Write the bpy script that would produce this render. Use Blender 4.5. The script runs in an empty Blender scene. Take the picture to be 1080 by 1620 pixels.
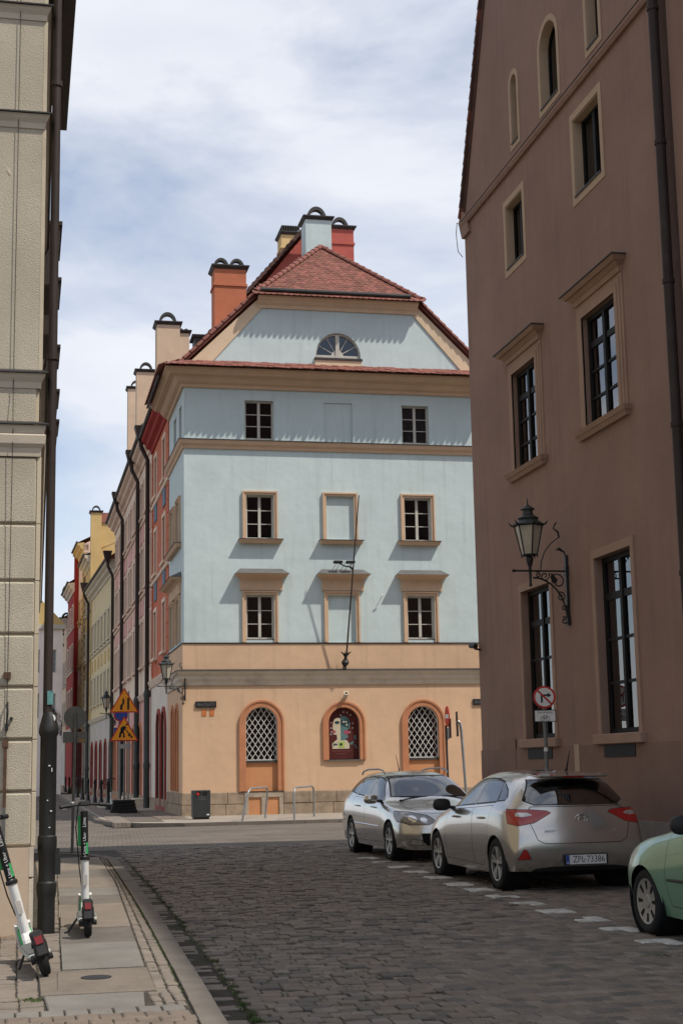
import bpy, bmesh, math, random
from mathutils import Vector, Matrix
from mathutils.geometry import tessellate_polygon
R_ = math.radians
random.seed(7)
scene = bpy.context.scene
col = scene.collection

# ------------------------------------------------------------------ camera
cam_d = bpy.data.cameras.new('camera')
cam = bpy.data.objects.new('camera', cam_d); col.objects.link(cam)
scene.camera = cam
cam_d.sensor_fit = 'VERTICAL'; cam_d.sensor_height = 36.0
cam_d.lens = 2350.0 / 1620.0 * 36.0
cam_d.clip_start = 0.1; cam_d.clip_end = 3000
YAW, PITCH, ROLL = R_(12.2), R_(9.753), R_(1.06)
fw0 = Vector((math.sin(YAW), math.cos(YAW), 0)); rt0 = Vector((math.cos(YAW), -math.sin(YAW), 0)); upv = Vector((0, 0, 1))
fwd = fw0*math.cos(PITCH) + upv*math.sin(PITCH); u0 = upv*math.cos(PITCH) - fw0*math.sin(PITCH)
rgt = rt0*math.cos(ROLL) - u0*math.sin(ROLL); upc = u0*math.cos(ROLL) + rt0*math.sin(ROLL)
cam.matrix_world = Matrix(((rgt.x, upc.x, -fwd.x, 0), (rgt.y, upc.y, -fwd.y, 0), (rgt.z, upc.z, -fwd.z, 1.56), (0, 0, 0, 1)))
scene.render.resolution_x = 682; scene.render.resolution_y = 1024

# ------------------------------------------------------------------ light
SUN_EL = R_(56.5); sh = Vector((math.sin(R_(52)), -math.cos(R_(52)), 0))       # horizontal direction towards the sun
sdir = (sh*math.cos(SUN_EL) + upv*math.sin(SUN_EL)).normalized()
sun_d = bpy.data.lights.new('sun', 'SUN'); sun_d.energy = 2.6; sun_d.angle = R_(0.9); sun_d.color = (1.0, 0.94, 0.85)
sun = bpy.data.objects.new('sun', sun_d); col.objects.link(sun)
sun.rotation_euler = (-sdir).to_track_quat('-Z', 'Y').to_euler()
sun.location = sdir*200
world = bpy.data.worlds.new('World'); scene.world = world; world.use_nodes = True
nt = world.node_tree; nd = nt.nodes; lk = nt.links; nd.clear()
wo = nd.new('ShaderNodeOutputWorld'); bg = nd.new('ShaderNodeBackground'); bg.inputs['Strength'].default_value = 0.092
sky = nd.new('ShaderNodeTexSky'); sky.sky_type = 'NISHITA'; sky.sun_disc = False
sky.sun_elevation = SUN_EL; sky.sun_rotation = math.atan2(sh.x, sh.y); sky.air_density = 1.0; sky.dust_density = 0.4; sky.ozone_density = 3.0
tc = nd.new('ShaderNodeTexCoord'); mp = nd.new('ShaderNodeMapping'); mp.inputs['Scale'].default_value = (2.0, 2.0, 5.0); mp.inputs['Location'].default_value = (2.0, 7.0, 3.0); mp.inputs['Rotation'].default_value = (0.12, 0.1, 0.5)
n1 = nd.new('ShaderNodeTexNoise'); n1.inputs['Scale'].default_value = 1.5; n1.inputs['Detail'].default_value = 9; n1.inputs['Roughness'].default_value = 0.55; n1.inputs['Distortion'].default_value = 0.25
cr = nd.new('ShaderNodeValToRGB'); cr.color_ramp.elements[0].position = 0.40; cr.color_ramp.elements[1].position = 0.58
cr.color_ramp.elements[0].color = (0.34, 0.34, 0.34, 1); cr.color_ramp.elements[1].color = (0.9, 0.9, 0.9, 1)
n2 = nd.new('ShaderNodeTexNoise'); n2.inputs['Scale'].default_value = 2.7; n2.inputs['Detail'].default_value = 6
cc = nd.new('ShaderNodeValToRGB'); cc.color_ramp.elements[0].color = (5.5, 5.75, 6.4, 1); cc.color_ramp.elements[1].color = (6.9, 7.0, 7.3, 1)
cc.color_ramp.elements[0].position = 0.3; cc.color_ramp.elements[1].position = 0.7
mx = nd.new('ShaderNodeMix'); mx.data_type = 'RGBA'
lk.new(tc.outputs['Generated'], mp.inputs['Vector']); lk.new(mp.outputs[0], n1.inputs['Vector']); lk.new(mp.outputs[0], n2.inputs['Vector'])
lk.new(n1.outputs['Fac'], cr.inputs[0]); lk.new(n2.outputs['Fac'], cc.inputs[0])
lk.new(cr.outputs[0], mx.inputs[0]); lk.new(sky.outputs[0], mx.inputs[6]); lk.new(cc.outputs[0], mx.inputs[7])
lk.new(mx.outputs[2], bg.inputs['Color']); lk.new(bg.outputs[0], wo.inputs[0])
vs = scene.view_settings; vs.view_transform = 'Standard'; vs.look = 'None'; vs.exposure = 0.64; vs.gamma = 1; vs.use_curve_mapping = False
scene.render.engine = 'CYCLES'

# ------------------------------------------------------------------ materials
MATS = {}
def mat(name, c, rough=0.85, var=0.12, scale=2.0, bump=0.0, bscale=40.0, metal=0.0, streak=0.0, wave=0.0, spec=0.3, dirt=None, dirt_amt=0.35, emit=0, coat=0):
    """procedural material: two scales of colour noise, optional rain streaks and dirt patches, fine relief"""
    m = bpy.data.materials.new(name); m.use_nodes = True
    t = m.node_tree; N = t.nodes; L = t.links; b = N['Principled BSDF']
    b.inputs['Roughness'].default_value = rough; b.inputs['Metallic'].default_value = metal; b.inputs['Specular IOR Level'].default_value = spec
    if coat: b.inputs['Coat Weight'].default_value = coat; b.inputs['Coat Roughness'].default_value = 0.06
    c4 = (c[0], c[1], c[2], 1)
    if var == 0 and not dirt:
        b.inputs['Base Color'].default_value = c4
    else:
        tc = N.new('ShaderNodeTexCoord'); src = tc.outputs['Object']
        na = N.new('ShaderNodeTexNoise'); na.inputs['Scale'].default_value = scale; na.inputs['Detail'].default_value = 8; na.inputs['Roughness'].default_value = 0.62
        L.new(src, na.inputs['Vector'])
        rp = N.new('ShaderNodeValToRGB'); rp.color_ramp.elements[0].position = 0.3; rp.color_ramp.elements[1].position = 0.72
        rp.color_ramp.elements[0].color = tuple(x*(1-var) for x in c)+(1,); rp.color_ramp.elements[1].color = tuple(min(1, x*(1+var)) for x in c)+(1,)
        L.new(na.outputs['Fac'], rp.inputs[0]); out = rp.outputs[0]
        if streak:
            mp = N.new('ShaderNodeMapping'); mp.inputs['Scale'].default_value = (3.5, 3.5, 0.22)
            ns = N.new('ShaderNodeTexNoise'); ns.inputs['Scale'].default_value = 1.6; ns.inputs['Detail'].default_value = 6
            L.new(src, mp.inputs[0]); L.new(mp.outputs[0], ns.inputs['Vector'])
            r2 = N.new('ShaderNodeValToRGB'); r2.color_ramp.elements[0].position = 0.28; r2.color_ramp.elements[1].position = 0.46
            k = 1-streak; r2.color_ramp.elements[0].color = (k, k, k, 1); r2.color_ramp.elements[1].color = (1, 1, 1, 1)
            mm = N.new('ShaderNodeMix'); mm.data_type = 'RGBA'; mm.blend_type = 'MULTIPLY'; mm.inputs[0].default_value = 1
            L.new(ns.outputs['Fac'], r2.inputs[0]); L.new(out, mm.inputs[6]); L.new(r2.outputs[0], mm.inputs[7]); out = mm.outputs[2]
        if dirt:
            nb = N.new('ShaderNodeTexNoise'); nb.inputs['Scale'].default_value = scale*0.45; nb.inputs['Detail'].default_value = 10; nb.inputs['Roughness'].default_value = 0.7
            L.new(src, nb.inputs['Vector'])
            r3 = N.new('ShaderNodeValToRGB'); r3.color_ramp.elements[0].position = 0.52; r3.color_ramp.elements[1].position = 0.7
            r3.color_ramp.elements[0].color = (0, 0, 0, 1); r3.color_ramp.elements[1].color = (dirt_amt,)*3+(1,)
            mm = N.new('ShaderNodeMix'); mm.data_type = 'RGBA'; mm.inputs[7].default_value = tuple(dirt)+(1,)
            L.new(nb.outputs['Fac'], r3.inputs[0]); L.new(r3.outputs[0], mm.inputs[0]); L.new(out, mm.inputs[6]); out = mm.outputs[2]
        L.new(out, b.inputs['Base Color'])
    if bump:
        tc = N.new('ShaderNodeTexCoord'); nb = N.new('ShaderNodeTexNoise'); nb.inputs['Scale'].default_value = bscale; nb.inputs['Detail'].default_value = 5
        bp = N.new('ShaderNodeBump'); bp.inputs['Strength'].default_value = min(1, bump); bp.inputs['Distance'].default_value = 0.02
        L.new(tc.outputs['Object'], nb.inputs['Vector']); L.new(nb.outputs['Fac'], bp.inputs['Height']); L.new(bp.outputs[0], b.inputs['Normal'])
        if wave:      # trowelled unevenness
            nw = N.new('ShaderNodeTexNoise'); nw.inputs['Scale'].default_value = 2.2; nw.inputs['Detail'].default_value = 3; b2 = N.new('ShaderNodeBump'); b2.inputs['Strength'].default_value = wave; b2.inputs['Distance'].default_value = 0.06
            L.new(tc.outputs['Object'], nw.inputs['Vector']); L.new(nw.outputs['Fac'], b2.inputs['Height']); L.new(b2.outputs[0], bp.inputs['Normal'])
    if emit:
        b.inputs['Emission Color'].default_value = c4; b.inputs['Emission Strength'].default_value = emit
    MATS[name] = m; return m
def glass_mat(name, tint=(0.75, 0.8, 0.8), refl=0.12, rough=0.02):
    m = bpy.data.materials.new(name); m.use_nodes = True; t = m.node_tree; N = t.nodes; L = t.links; N.clear()
    o = N.new('ShaderNodeOutputMaterial'); mix = N.new('ShaderNodeMixShader'); tr = N.new('ShaderNodeBsdfTransparent'); gl = N.new('ShaderNodeBsdfGlossy')
    tr.inputs['Color'].default_value = tint+(1,); gl.inputs['Roughness'].default_value = rough
    fr = N.new('ShaderNodeFresnel'); fr.inputs['IOR'].default_value = 1.5
    ad = N.new('ShaderNodeMath'); ad.operation = 'ADD'; ad.inputs[1].default_value = refl-0.04; ad.use_clamp = True
    tc = N.new('ShaderNodeTexCoord'); nz = N.new('ShaderNodeTexNoise'); nz.inputs['Scale'].default_value = 1.3
    bp = N.new('ShaderNodeBump'); bp.inputs['Strength'].default_value = 0.12; bp.inputs['Distance'].default_value = 0.03
    L.new(tc.outputs['Object'], nz.inputs['Vector']); L.new(nz.outputs['Fac'], bp.inputs['Height']); L.new(bp.outputs[0], gl.inputs['Normal'])
    L.new(fr.outputs[0], ad.inputs[0]); L.new(ad.outputs[0], mix.inputs[0]); L.new(tr.outputs[0], mix.inputs[1]); L.new(gl.outputs[0], mix.inputs[2]); L.new(mix.outputs[0], o.inputs[0])
    MATS[name] = m; return m
M = MATS
mat('blue_plaster', (0.53, 0.615, 0.605), 0.92, 0.06, 0.7, 0.15, 60, streak=0.10, wave=0.22, dirt=(0.40, 0.455, 0.455), dirt_amt=0.35)
mat('orange_plaster', (0.62, 0.41, 0.26), 0.92, 0.08, 0.8, 0.15, 60, streak=0.10, wave=0.22, dirt=(0.47, 0.32, 0.22), dirt_amt=0.35)
mat('orange_trim', (0.58, 0.40, 0.265), 0.9, 0.08, 2.0, 0.08, 60)
mat('cream_trim', (0.66, 0.50, 0.34), 0.9, 0.08, 2.0, 0.08, 60, dirt=(0.4, 0.31, 0.22), dirt_amt=0.3)
mat('stone_trim', (0.56, 0.48, 0.375), 0.9, 0.10, 2.0, 0.15, 60, dirt=(0.2, 0.16, 0.12), dirt_amt=0.5)
mat('terracotta_plaster', (0.47, 0.20, 0.10), 0.9, 0.12, 2.5, 0.1, 60, dirt=(0.36, 0.2, 0.13), dirt_amt=0.4)
mat('orange_panel', (0.54, 0.25, 0.115), 0.9, 0.08, 1.5, 0.08, 60)
mat('plinth_pale', (0.40, 0.325, 0.245), 0.95, 0.3, 3.0, 0.4, 30, dirt=(0.18, 0.145, 0.11), dirt_amt=0.6)
mat('plinth_stone', (0.31, 0.235, 0.165), 0.95, 0.3, 3.0, 0.5, 30, dirt=(0.16, 0.13, 0.10), dirt_amt=0.6)
mat('tin', (0.05, 0.047, 0.044), 0.6, 0.25, 3.0, 0.05, 20, spec=0.25)
mat('tin_grey', (0.13, 0.125, 0.12), 0.55, 0.2, 3.0, 0.05, 20, metal=0.2)
mat('roof_tile', (0.215, 0.078, 0.058), 0.8, 0.28, 1.7, 0.25, 30, dirt=(0.14, 0.06, 0.045), dirt_amt=0.5)
mat('roof_tile_dark', (0.10, 0.055, 0.045), 0.85, 0.3, 2.5, 0.3, 30)
mat('window_paint', (0.50, 0.47, 0.41), 0.6, 0.08, 4)
mat('window_white', (0.66, 0.64, 0.60), 0.6, 0.06, 4)
mat('window_dark', (0.014, 0.013, 0.012), 0.6, 0.1, 4, spec=0.15)
glass_mat('glass', (0.26, 0.26, 0.26), 0.09); glass_mat('glass_blue', (0.5, 0.53, 0.56), 0.08); glass_mat('glass_sky', (0.35, 0.36, 0.38), 0.2)
mat('interior', (0.035, 0.03, 0.027), 0.95, 0.3, 1.5); mat('interior_red', (0.07, 0.03, 0.03), 0.95, 0.3, 1.5)
mat('curtain', (0.55, 0.53, 0.48), 0.95, 0.25, 9, 0.4, 18); mat('blind', (0.52, 0.47, 0.36), 0.9, 0.12, 2)
mat('brown_plaster', (0.272, 0.173, 0.135), 0.93, 0.13, 0.5, 0.45, 70, streak=0.12, wave=0.35, dirt=(0.24, 0.15, 0.115), dirt_amt=0.4)
mat('brown_dado', (0.235, 0.146, 0.114), 0.93, 0.12, 0.8, 0.35, 70, streak=0.1, dirt=(0.17, 0.11, 0.09), dirt_amt=0.5)
mat('tan_trim', (0.42, 0.31, 0.22), 0.9, 0.08, 2, 0.1, 60); mat('brown_trim', (0.33, 0.218, 0.162), 0.9, 0.1, 2, 0.1, 60)
mat('grey_plinth', (0.26, 0.23, 0.205), 0.95, 0.15, 6, 0.4, 60)
mat('rough_render', (0.49, 0.43, 0.33), 0.95, 0.14, 1.2, 0.55, 120, streak=0.05, dirt=(0.36, 0.30, 0.22), dirt_amt=0.4)
mat('smooth_render', (0.52, 0.40, 0.29), 0.92, 0.10, 1.0, 0.1, 60, dirt=(0.32, 0.25, 0.18), dirt_amt=0.4)
mat('cream_render', (0.55, 0.47, 0.34), 0.92, 0.10, 1.0, 0.1, 60, dirt=(0.30, 0.24, 0.17), dirt_amt=0.5)
mat('pipe_brown', (0.040, 0.028, 0.024), 0.6, 0.25, 3, spec=0.25); mat('cast_iron', (0.016, 0.016, 0.015), 0.5, 0.3, 6, 0.1, 40, spec=0.45)
mat('iron', (0.012, 0.012, 0.012), 0.5, 0.2, 6, spec=0.4)
mat('rust', (0.10, 0.055, 0.035), 0.9, 0.4, 9)

# ------------------------------------------------------------------ mesh helpers
class MB:
    def __init__(s): s.v = []; s.f = []; s.uvb = None
    def add(s, vs, fs):
        b = len(s.v); s.v.extend([tuple(x) for x in vs]); s.f.extend([tuple(i+b for i in f) for f in fs]); return s
    def hexa(s, p):   # p: 4 bottom + 4 top
        return s.add(p, [(0, 3, 2, 1), (4, 5, 6, 7), (0, 1, 5, 4), (1, 2, 6, 5), (2, 3, 7, 6), (3, 0, 4, 7)])
    def box(s, x0, x1, y0, y1, z0, z1):
        return s.hexa([(x0, y0, z0), (x1, y0, z0), (x1, y1, z0), (x0, y1, z0), (x0, y0, z1), (x1, y0, z1), (x1, y1, z1), (x0, y1, z1)])
    def prism(s, poly, vec):
        n = len(poly); a = [Vector(p) for p in poly]; vec = Vector(vec)
        tris = tessellate_polygon([a]); vs = a + [p+vec for p in a]
        fs = [tuple(t) for t in tris] + [tuple(i+n for i in reversed(t)) for t in tris] + [(i, (i+1) % n, (i+1) % n+n, i+n) for i in range(n)]
        return s.add(vs, fs)
    def tube(s, pts, r, n=8, cap=True):
        pts = [Vector(p) for p in pts]; m = len(pts); rs = r if isinstance(r, (list, tuple)) else [r]*m
        base = len(s.v); prev = None
        for i, p in enumerate(pts):
            d = (pts[min(i+1, m-1)] - pts[max(i-1, 0)]).normalized()
            if prev is None: a = d.orthogonal().normalized()
            else: a = (prev - d*prev.dot(d)); a = a.normalized() if a.length > 1e-6 else d.orthogonal().normalized()
            prev = a; b = d.cross(a)
            for k in range(n):
                t = 2*math.pi*k/n; s.v.append(tuple(p + (a*math.cos(t)+b*math.sin(t))*rs[i]))
        for i in range(m-1):
            for k in range(n):
                k2 = (k+1) % n; s.f.append((base+i*n+k, base+i*n+k2, base+(i+1)*n+k2, base+(i+1)*n+k))
        if cap:
            s.f.append(tuple(base+k for k in reversed(range(n)))); s.f.append(tuple(base+(m-1)*n+k for k in range(n)))
        return s
    def lathe(s, prof, n=16, o=(0, 0, 0), ax=(0, 0, 1), a0=0.0, full=2*math.pi, cap=True):
        ax = Vector(ax).normalized(); e1 = ax.orthogonal().normalized()
        if abs(ax.z) > 0.99: e1 = Vector((1, 0, 0))
        e2 = ax.cross(e1); o = Vector(o); base = len(s.v); m = len(prof)
        closed = abs(full-2*math.pi) < 1e-6; K = n if closed else n+1
        for r, h in prof:
            for k in range(K):
                t = a0+full*k/n; s.v.append(tuple(o+ax*h+(e1*math.cos(t)+e2*math.sin(t))*r))
        for i in range(m-1):
            for k in range(n):
                k2 = (k+1) % K; s.f.append((base+i*K+k, base+i*K+k2, base+(i+1)*K+k2, base+(i+1)*K+k))
        if closed and cap:
            if prof[0][0] > 1e-5: s.f.append(tuple(base+k for k in reversed(range(n))))
            if prof[-1][0] > 1e-5: s.f.append(tuple(base+(m-1)*K+k for k in range(n)))
        return s
    def sweep(s, path, prof):
        """moulding: profile [(out, z)] (closed loop) swept along a plan path, outward = right of travel, mitred"""
        pts = [Vector((p[0], p[1], 0)) for p in path]; m = len(pts); n = len(prof); base = len(s.v)
        for i, p in enumerate(pts):
            ds = []
            if i > 0: ds.append((p-pts[i-1]).normalized())
            if i < m-1: ds.append((pts[i+1]-p).normalized())
            ns = [Vector((d.y, -d.x, 0)) for d in ds]
            if len(ns) == 2: nn = (ns[0]+ns[1]); nn = nn/ (1+ns[0].dot(ns[1]))
            else: nn = ns[0]
            for o, z in prof: s.v.append((p.x+nn.x*o, p.y+nn.y*o, z))
        for i in range(m-1):
            for k in range(n):
                k2 = (k+1) % n; s.f.append((base+i*n+k, base+i*n+k2, base+(i+1)*n+k2, base+(i+1)*n+k))
        t = tessellate_polygon([[Vector((o, z, 0)) for o, z in prof]])
        for a in t: s.f.append(tuple(base+i for i in a)); s.f.append(tuple(base+(m-1)*n+i for i in reversed(a)))
        return s
    def xform(s, mt):
        s.v = [tuple(mt @ Vector(p)) for p in s.v]; return s
    def mesh(s, name, smooth=False, bevel=0, recalc=True, angle=None):
        me = bpy.data.meshes.new(name); me.from_pydata(s.v, [], s.f)
        bm = bmesh.new(); bm.from_mesh(me)
        if recalc: bmesh.ops.recalc_face_normals(bm, faces=bm.faces)
        if bevel: bmesh.ops.bevel(bm, geom=list(bm.edges), offset=bevel, segments=1, affect='EDGES', clamp_overlap=True)
        for f in bm.faces: f.smooth = smooth
        if smooth:
            a = R_(angle or 40)
            for e in bm.edges:
                if len(e.link_faces) == 2 and e.calc_face_angle(0) > a: e.smooth = False
        bm.to_mesh(me); bm.free(); return me
    def build(s, name, m, parent=None, smooth=False, bevel=0, **kw):
        return obj(name, s.mesh(name, smooth, bevel, **kw), m, parent)
WL = {}
def obj(name, me, m, parent=None):
    o = bpy.data.objects.new(name, me); col.objects.link(o)
    if m is not None:
        mm = M[m] if isinstance(m, str) else m
        if len(me.materials) == 0: me.materials.append(mm)
    attach(o, parent); return o
def wloc(p):
    return WL.get(p.name, Vector((0, 0, 0)))
def attach(o, parent):
    WL[o.name] = Vector((0, 0, 0))          # parts themselves sit at the world origin
    if parent is not None:
        o.parent = parent
        o.matrix_parent_inverse = Matrix.Translation(-wloc(parent))     # parts are written in world coordinates
def thing(name, label, cat, loc=(0, 0, 0), group=None, local=False):
    o = bpy.data.objects.new(name, None); col.objects.link(o); o.location = loc; o.empty_display_size = 0.3
    o['label'] = label; o['category'] = cat
    if group: o['group'] = group
    WL[o.name] = Vector((0, 0, 0)) if local else Vector(loc)
    return o
def tag(o, label=None, cat=None, group=None, kind=None):
    if label: o['label'] = label
    if cat: o['category'] = cat
    if group: o['group'] = group
    if kind: o['kind'] = kind
    return o
def copy_tree(o, parent=None):
    c = o.copy(); col.objects.link(c); WL[c.name] = WL.get(o.name, Vector((0, 0, 0)))
    if parent is not None: c.parent = parent
    for ch in list(o.children): copy_tree(ch, c)
    return c
def text_mesh(txt, size, depth=0.0, align='CENTER', sx=1.0):
    cu = bpy.data.curves.new('lettering', 'FONT'); cu.body = txt; cu.size = size; cu.extrude = depth; cu.align_x = align; cu.align_y = 'CENTER'; cu.resolution_u = 2
    o = bpy.data.objects.new('lettering', cu); col.objects.link(o)
    dg = bpy.context.evaluated_depsgraph_get(); me = bpy.data.meshes.new_from_object(o.evaluated_get(dg))
    bpy.data.objects.remove(o); bpy.data.curves.remove(cu)
    if sx != 1:
        for v in me.vertices: v.co.x *= sx
    return me
def lettering(name, txt, size, m, parent, origin, right, up, depth=0.0015, sx=1.0, align='CENTER'):
    """flat letters standing on a surface; right/up span the surface"""
    me = text_mesh(txt, size, depth, align, sx); r = Vector(right).normalized(); u = Vector(up).normalized(); n = r.cross(u)
    mt = Matrix(((r.x, u.x, n.x, origin[0]), (r.y, u.y, n.y, origin[1]), (r.z, u.z, n.z, origin[2]), (0, 0, 0, 1)))
    me.transform(mt); return obj(name, me, m, parent)

class Fr:
    """a facade frame: u along the wall, z up, d outwards"""
    def __init__(s, o, u, n): s.o = Vector((o[0], o[1], 0)); s.u = Vector((u[0], u[1], 0)); s.n = Vector((n[0], n[1], 0))
    def P(s, u, z, d=0.0): p = s.o+s.u*u+s.n*d; return (p.x, p.y, z)
    def box(s, mb, u0, u1, z0, z1, d0, d1):
        return mb.hexa([s.P(u0, z0, d0), s.P(u1, z0, d0), s.P(u1, z0, d1), s.P(u0, z0, d1), s.P(u0, z1, d0), s.P(u1, z1, d0), s.P(u1, z1, d1), s.P(u0, z1, d1)])
    def prism(s, mb, poly, d0, d1):
        v = Vector(s.P(0, 0, d1))-Vector(s.P(0, 0, d0)); return mb.prism([s.P(a, b, d0) for a, b in poly], v)
    def wall(s, mb, outer, holes, d=0.0, depth=0.3):
        """flat wall with openings and their reveals"""
        loops = [[Vector((a, b, 0)) for a, b in outer]]+[[Vector((a, b, 0)) for a, b in h] for h in holes]
        flat = [p for l in loops for p in l]; t = tessellate_polygon(loops)
        mb.add([s.P(p.x, p.y, d) for p in flat], [tuple(a) for a in t])
        for h in holes:
            n = len(h); mb.add([s.P(a, b, d) for a, b in h]+[s.P(a, b, d-depth) for a, b in h], [(i, (i+1) % n, (i+1) % n+n, i+n) for i in range(n)])
        return mb
def rect(u0, u1, z0, z1): return [(u0, z0), (u1, z0), (u1, z1), (u0, z1)]
def arch(u0, u1, z0, z1, n=14, pointed=False):
    """outline with an arched head reaching z1"""
    c = (u0+u1)/2; r = (u1-u0)/2; h = r if not pointed else min(z1-z0, r*2.1); zs = z1-h; p = [(u0, z0), (u1, z0)]
    for i in range(n+1):
        t = math.pi*i/n; x = math.cos(t); y = math.sin(t)
        if pointed: x = math.copysign(abs(x)**0.95, x); y = (1-abs(x)**1.5)
        p.append((c+r*x, zs+h*y))
    return p
def band(mb, fr, outer, inner, d0, d1):
    """a frame between two outlines with the same number of points"""
    n = len(outer); vs = [fr.P(a, b, d1) for a, b in outer]+[fr.P(a, b, d1) for a, b in inner]+[fr.P(a, b, d0) for a, b in outer]+[fr.P(a, b, d0) for a, b in inner]
    fs = []
    for i in range(n):
        j = (i+1) % n; fs += [(i, j, n+j, n+i), (2*n+i, 3*n+i, 3*n+j, 2*n+j), (i, 2*n+i, 2*n+j, j), (n+i, n+j, 3*n+j, 3*n+i)]
    return mb.add(vs, fs)
def window(fr, parent, u0, u1, z0, z1, depth, m='window_paint', cols=2, rows=3, fw=0.06, muntin=0.025, glass='glass', inside='interior', curtain=None, transom=None, post=0.09, name='window'):
    """casement window set back in its opening: sash frame, posts and glazing bars, a pane in every light, a dark room behind"""
    d = -depth; mb = MB()
    for a in ((u0, u0+fw, z0, z1), (u1-fw, u1, z0, z1), (u0+fw, u1-fw, z0, z0+fw), (u0+fw, u1-fw, z1-fw, z1)): fr.box(mb, *a, d-0.06, d)
    iu0, iu1, iz0, iz1 = u0+fw, u1-fw, z0+fw, z1-fw
    cw = (iu1-iu0)/cols; us = [iu0+cw*i for i in range(cols+1)]
    zs = [iz0+(iz1-iz0)*i/rows for i in range(rows+1)] if transom is None else [iz0+(iz1-iz0)*t for t in transom]
    for i in range(1, cols):
        w = post if (cols == 2 or i == cols//2) else muntin
        fr.box(mb, us[i]-w/2, us[i]+w/2, iz0, iz1, d-0.058, d+0.012)
    for j in range(1, len(zs)-1):
        w = muntin if transom is None or j != len(zs)-2 else muntin*2.4
        fr.box(mb, iu0, iu1, zs[j]-w/2, zs[j]+w/2, d-0.05, d-0.008)
    w = mb.build(name, m, parent)
    for i in range(cols):
        for j in range(len(zs)-1):
            p = MB(); fr.box(p, us[i]+0.002, us[i+1]-0.002, zs[j]+0.002, zs[j+1]-0.002, d-0.036, d-0.030); p.build('pane', glass, w)
    rm = MB(); g = 0.0
    a, b, c2, e = fr.P(u0, z0, d-0.07), fr.P(u1, z0, d-0.07), fr.P(u1, z0, d-0.75), fr.P(u0, z0, d-0.75)
    a1, b1, c1, e1 = fr.P(u0, z1, d-0.07), fr.P(u1, z1, d-0.07), fr.P(u1, z1, d-0.75), fr.P(u0, z1, d-0.75)
    rm.add([a, b, c2, e, a1, b1, c1, e1], [(0, 1, 2, 3), (4, 7, 6, 5), (3, 2, 6, 7), (0, 3, 7, 4), (1, 5, 6, 2)]); rm.build('room', inside, w, recalc=False)
    if curtain:
        cm, ca, cb, cz0, cz1 = curtain
        c = MB(); n = 16; top = []; bot = []
        for i in range(n+1):
            uu = u0+(u1-u0)*(ca+(cb-ca)*i/n); dd = d-0.12-0.025*(i % 2); top.append(fr.P(uu, z0+(z1-z0)*cz1, dd)); bot.append(fr.P(uu, z0+(z1-z0)*cz0, dd))
        c.add(bot+top, [(i, i+1, n+2+i, n+1+i) for i in range(n)]); c.build('curtain', cm, w, recalc=False)
    return w
# ================================================================== ground
mat('earth', (.12, .10, .085), .95, .2, 2.0, .3, 20)
mat('joint', (.055, .047, .038), .98, .4, 6.0, .6, 25, dirt=(.03, .045, .015), dirt_amt=.8)
mat('asphalt_setts', (.165, .14, .115), .9, .18, 1.2, .6, 9, dirt=(.12, .10, .085), dirt_amt=.5)
for i, c in enumerate(((.158, .130, .106), (.200, .168, .138), (.115, .098, .084), (.180, .142, .110))): mat('sett_%d' % i, c, .75, .25, 5.0, .5, 45, spec=.35)
mat('slab', (.205, .172, .14), .9, .2, 2.5, .4, 50, dirt=(.2, .165, .13), dirt_amt=.5); mat('slab_grey', (.19, .175, .155), .9, .18, 2.5, .4, 50, dirt=(.17, .15, .125), dirt_amt=.5)
mat('slab_dark', (.145, .128, .11), .9, .2, 2.5, .4, 50, dirt=(.15, .13, .11), dirt_amt=.5)
mat('kerb', (.155, .134, .113), .88, .2, 3.0, .4, 50, dirt=(.16, .135, .11), dirt_amt=.5)
mat('cover', (.18, .15, .12), .85, .2, 4, .4, 60)
mat('paint_white', (.50, .48, .44), .8, .3, 8, .3, 50, dirt=(.16, .14, .12), dirt_amt=.9)
mat('grass', (.055, .085, .02), .9, .4, 12); mat('pale_pave', (.29, .25, .205), .9, .15, 1.5, .4, 30, dirt=(.24, .2, .165), dirt_amt=.5)
def sheet(name, x0, x1, y0, y1, z, m_, nx=1, ny=1):
    mb = MB()
    for i in range(nx):
        for j in range(ny):
            a, b, c, d = x0+(x1-x0)*i/nx, x0+(x1-x0)*(i+1)/nx, y0+(y1-y0)*j/ny, y0+(y1-y0)*(j+1)/ny; mb.add([(a, c, z), (b, c, z), (b, d, z), (a, d, z)], [(0, 1, 2, 3)])
    return mb.build(name, m_, None, recalc=False)
tag(sheet('ground', -700, 700, -500, 900, -.045, 'earth'), kind='structure')
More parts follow.
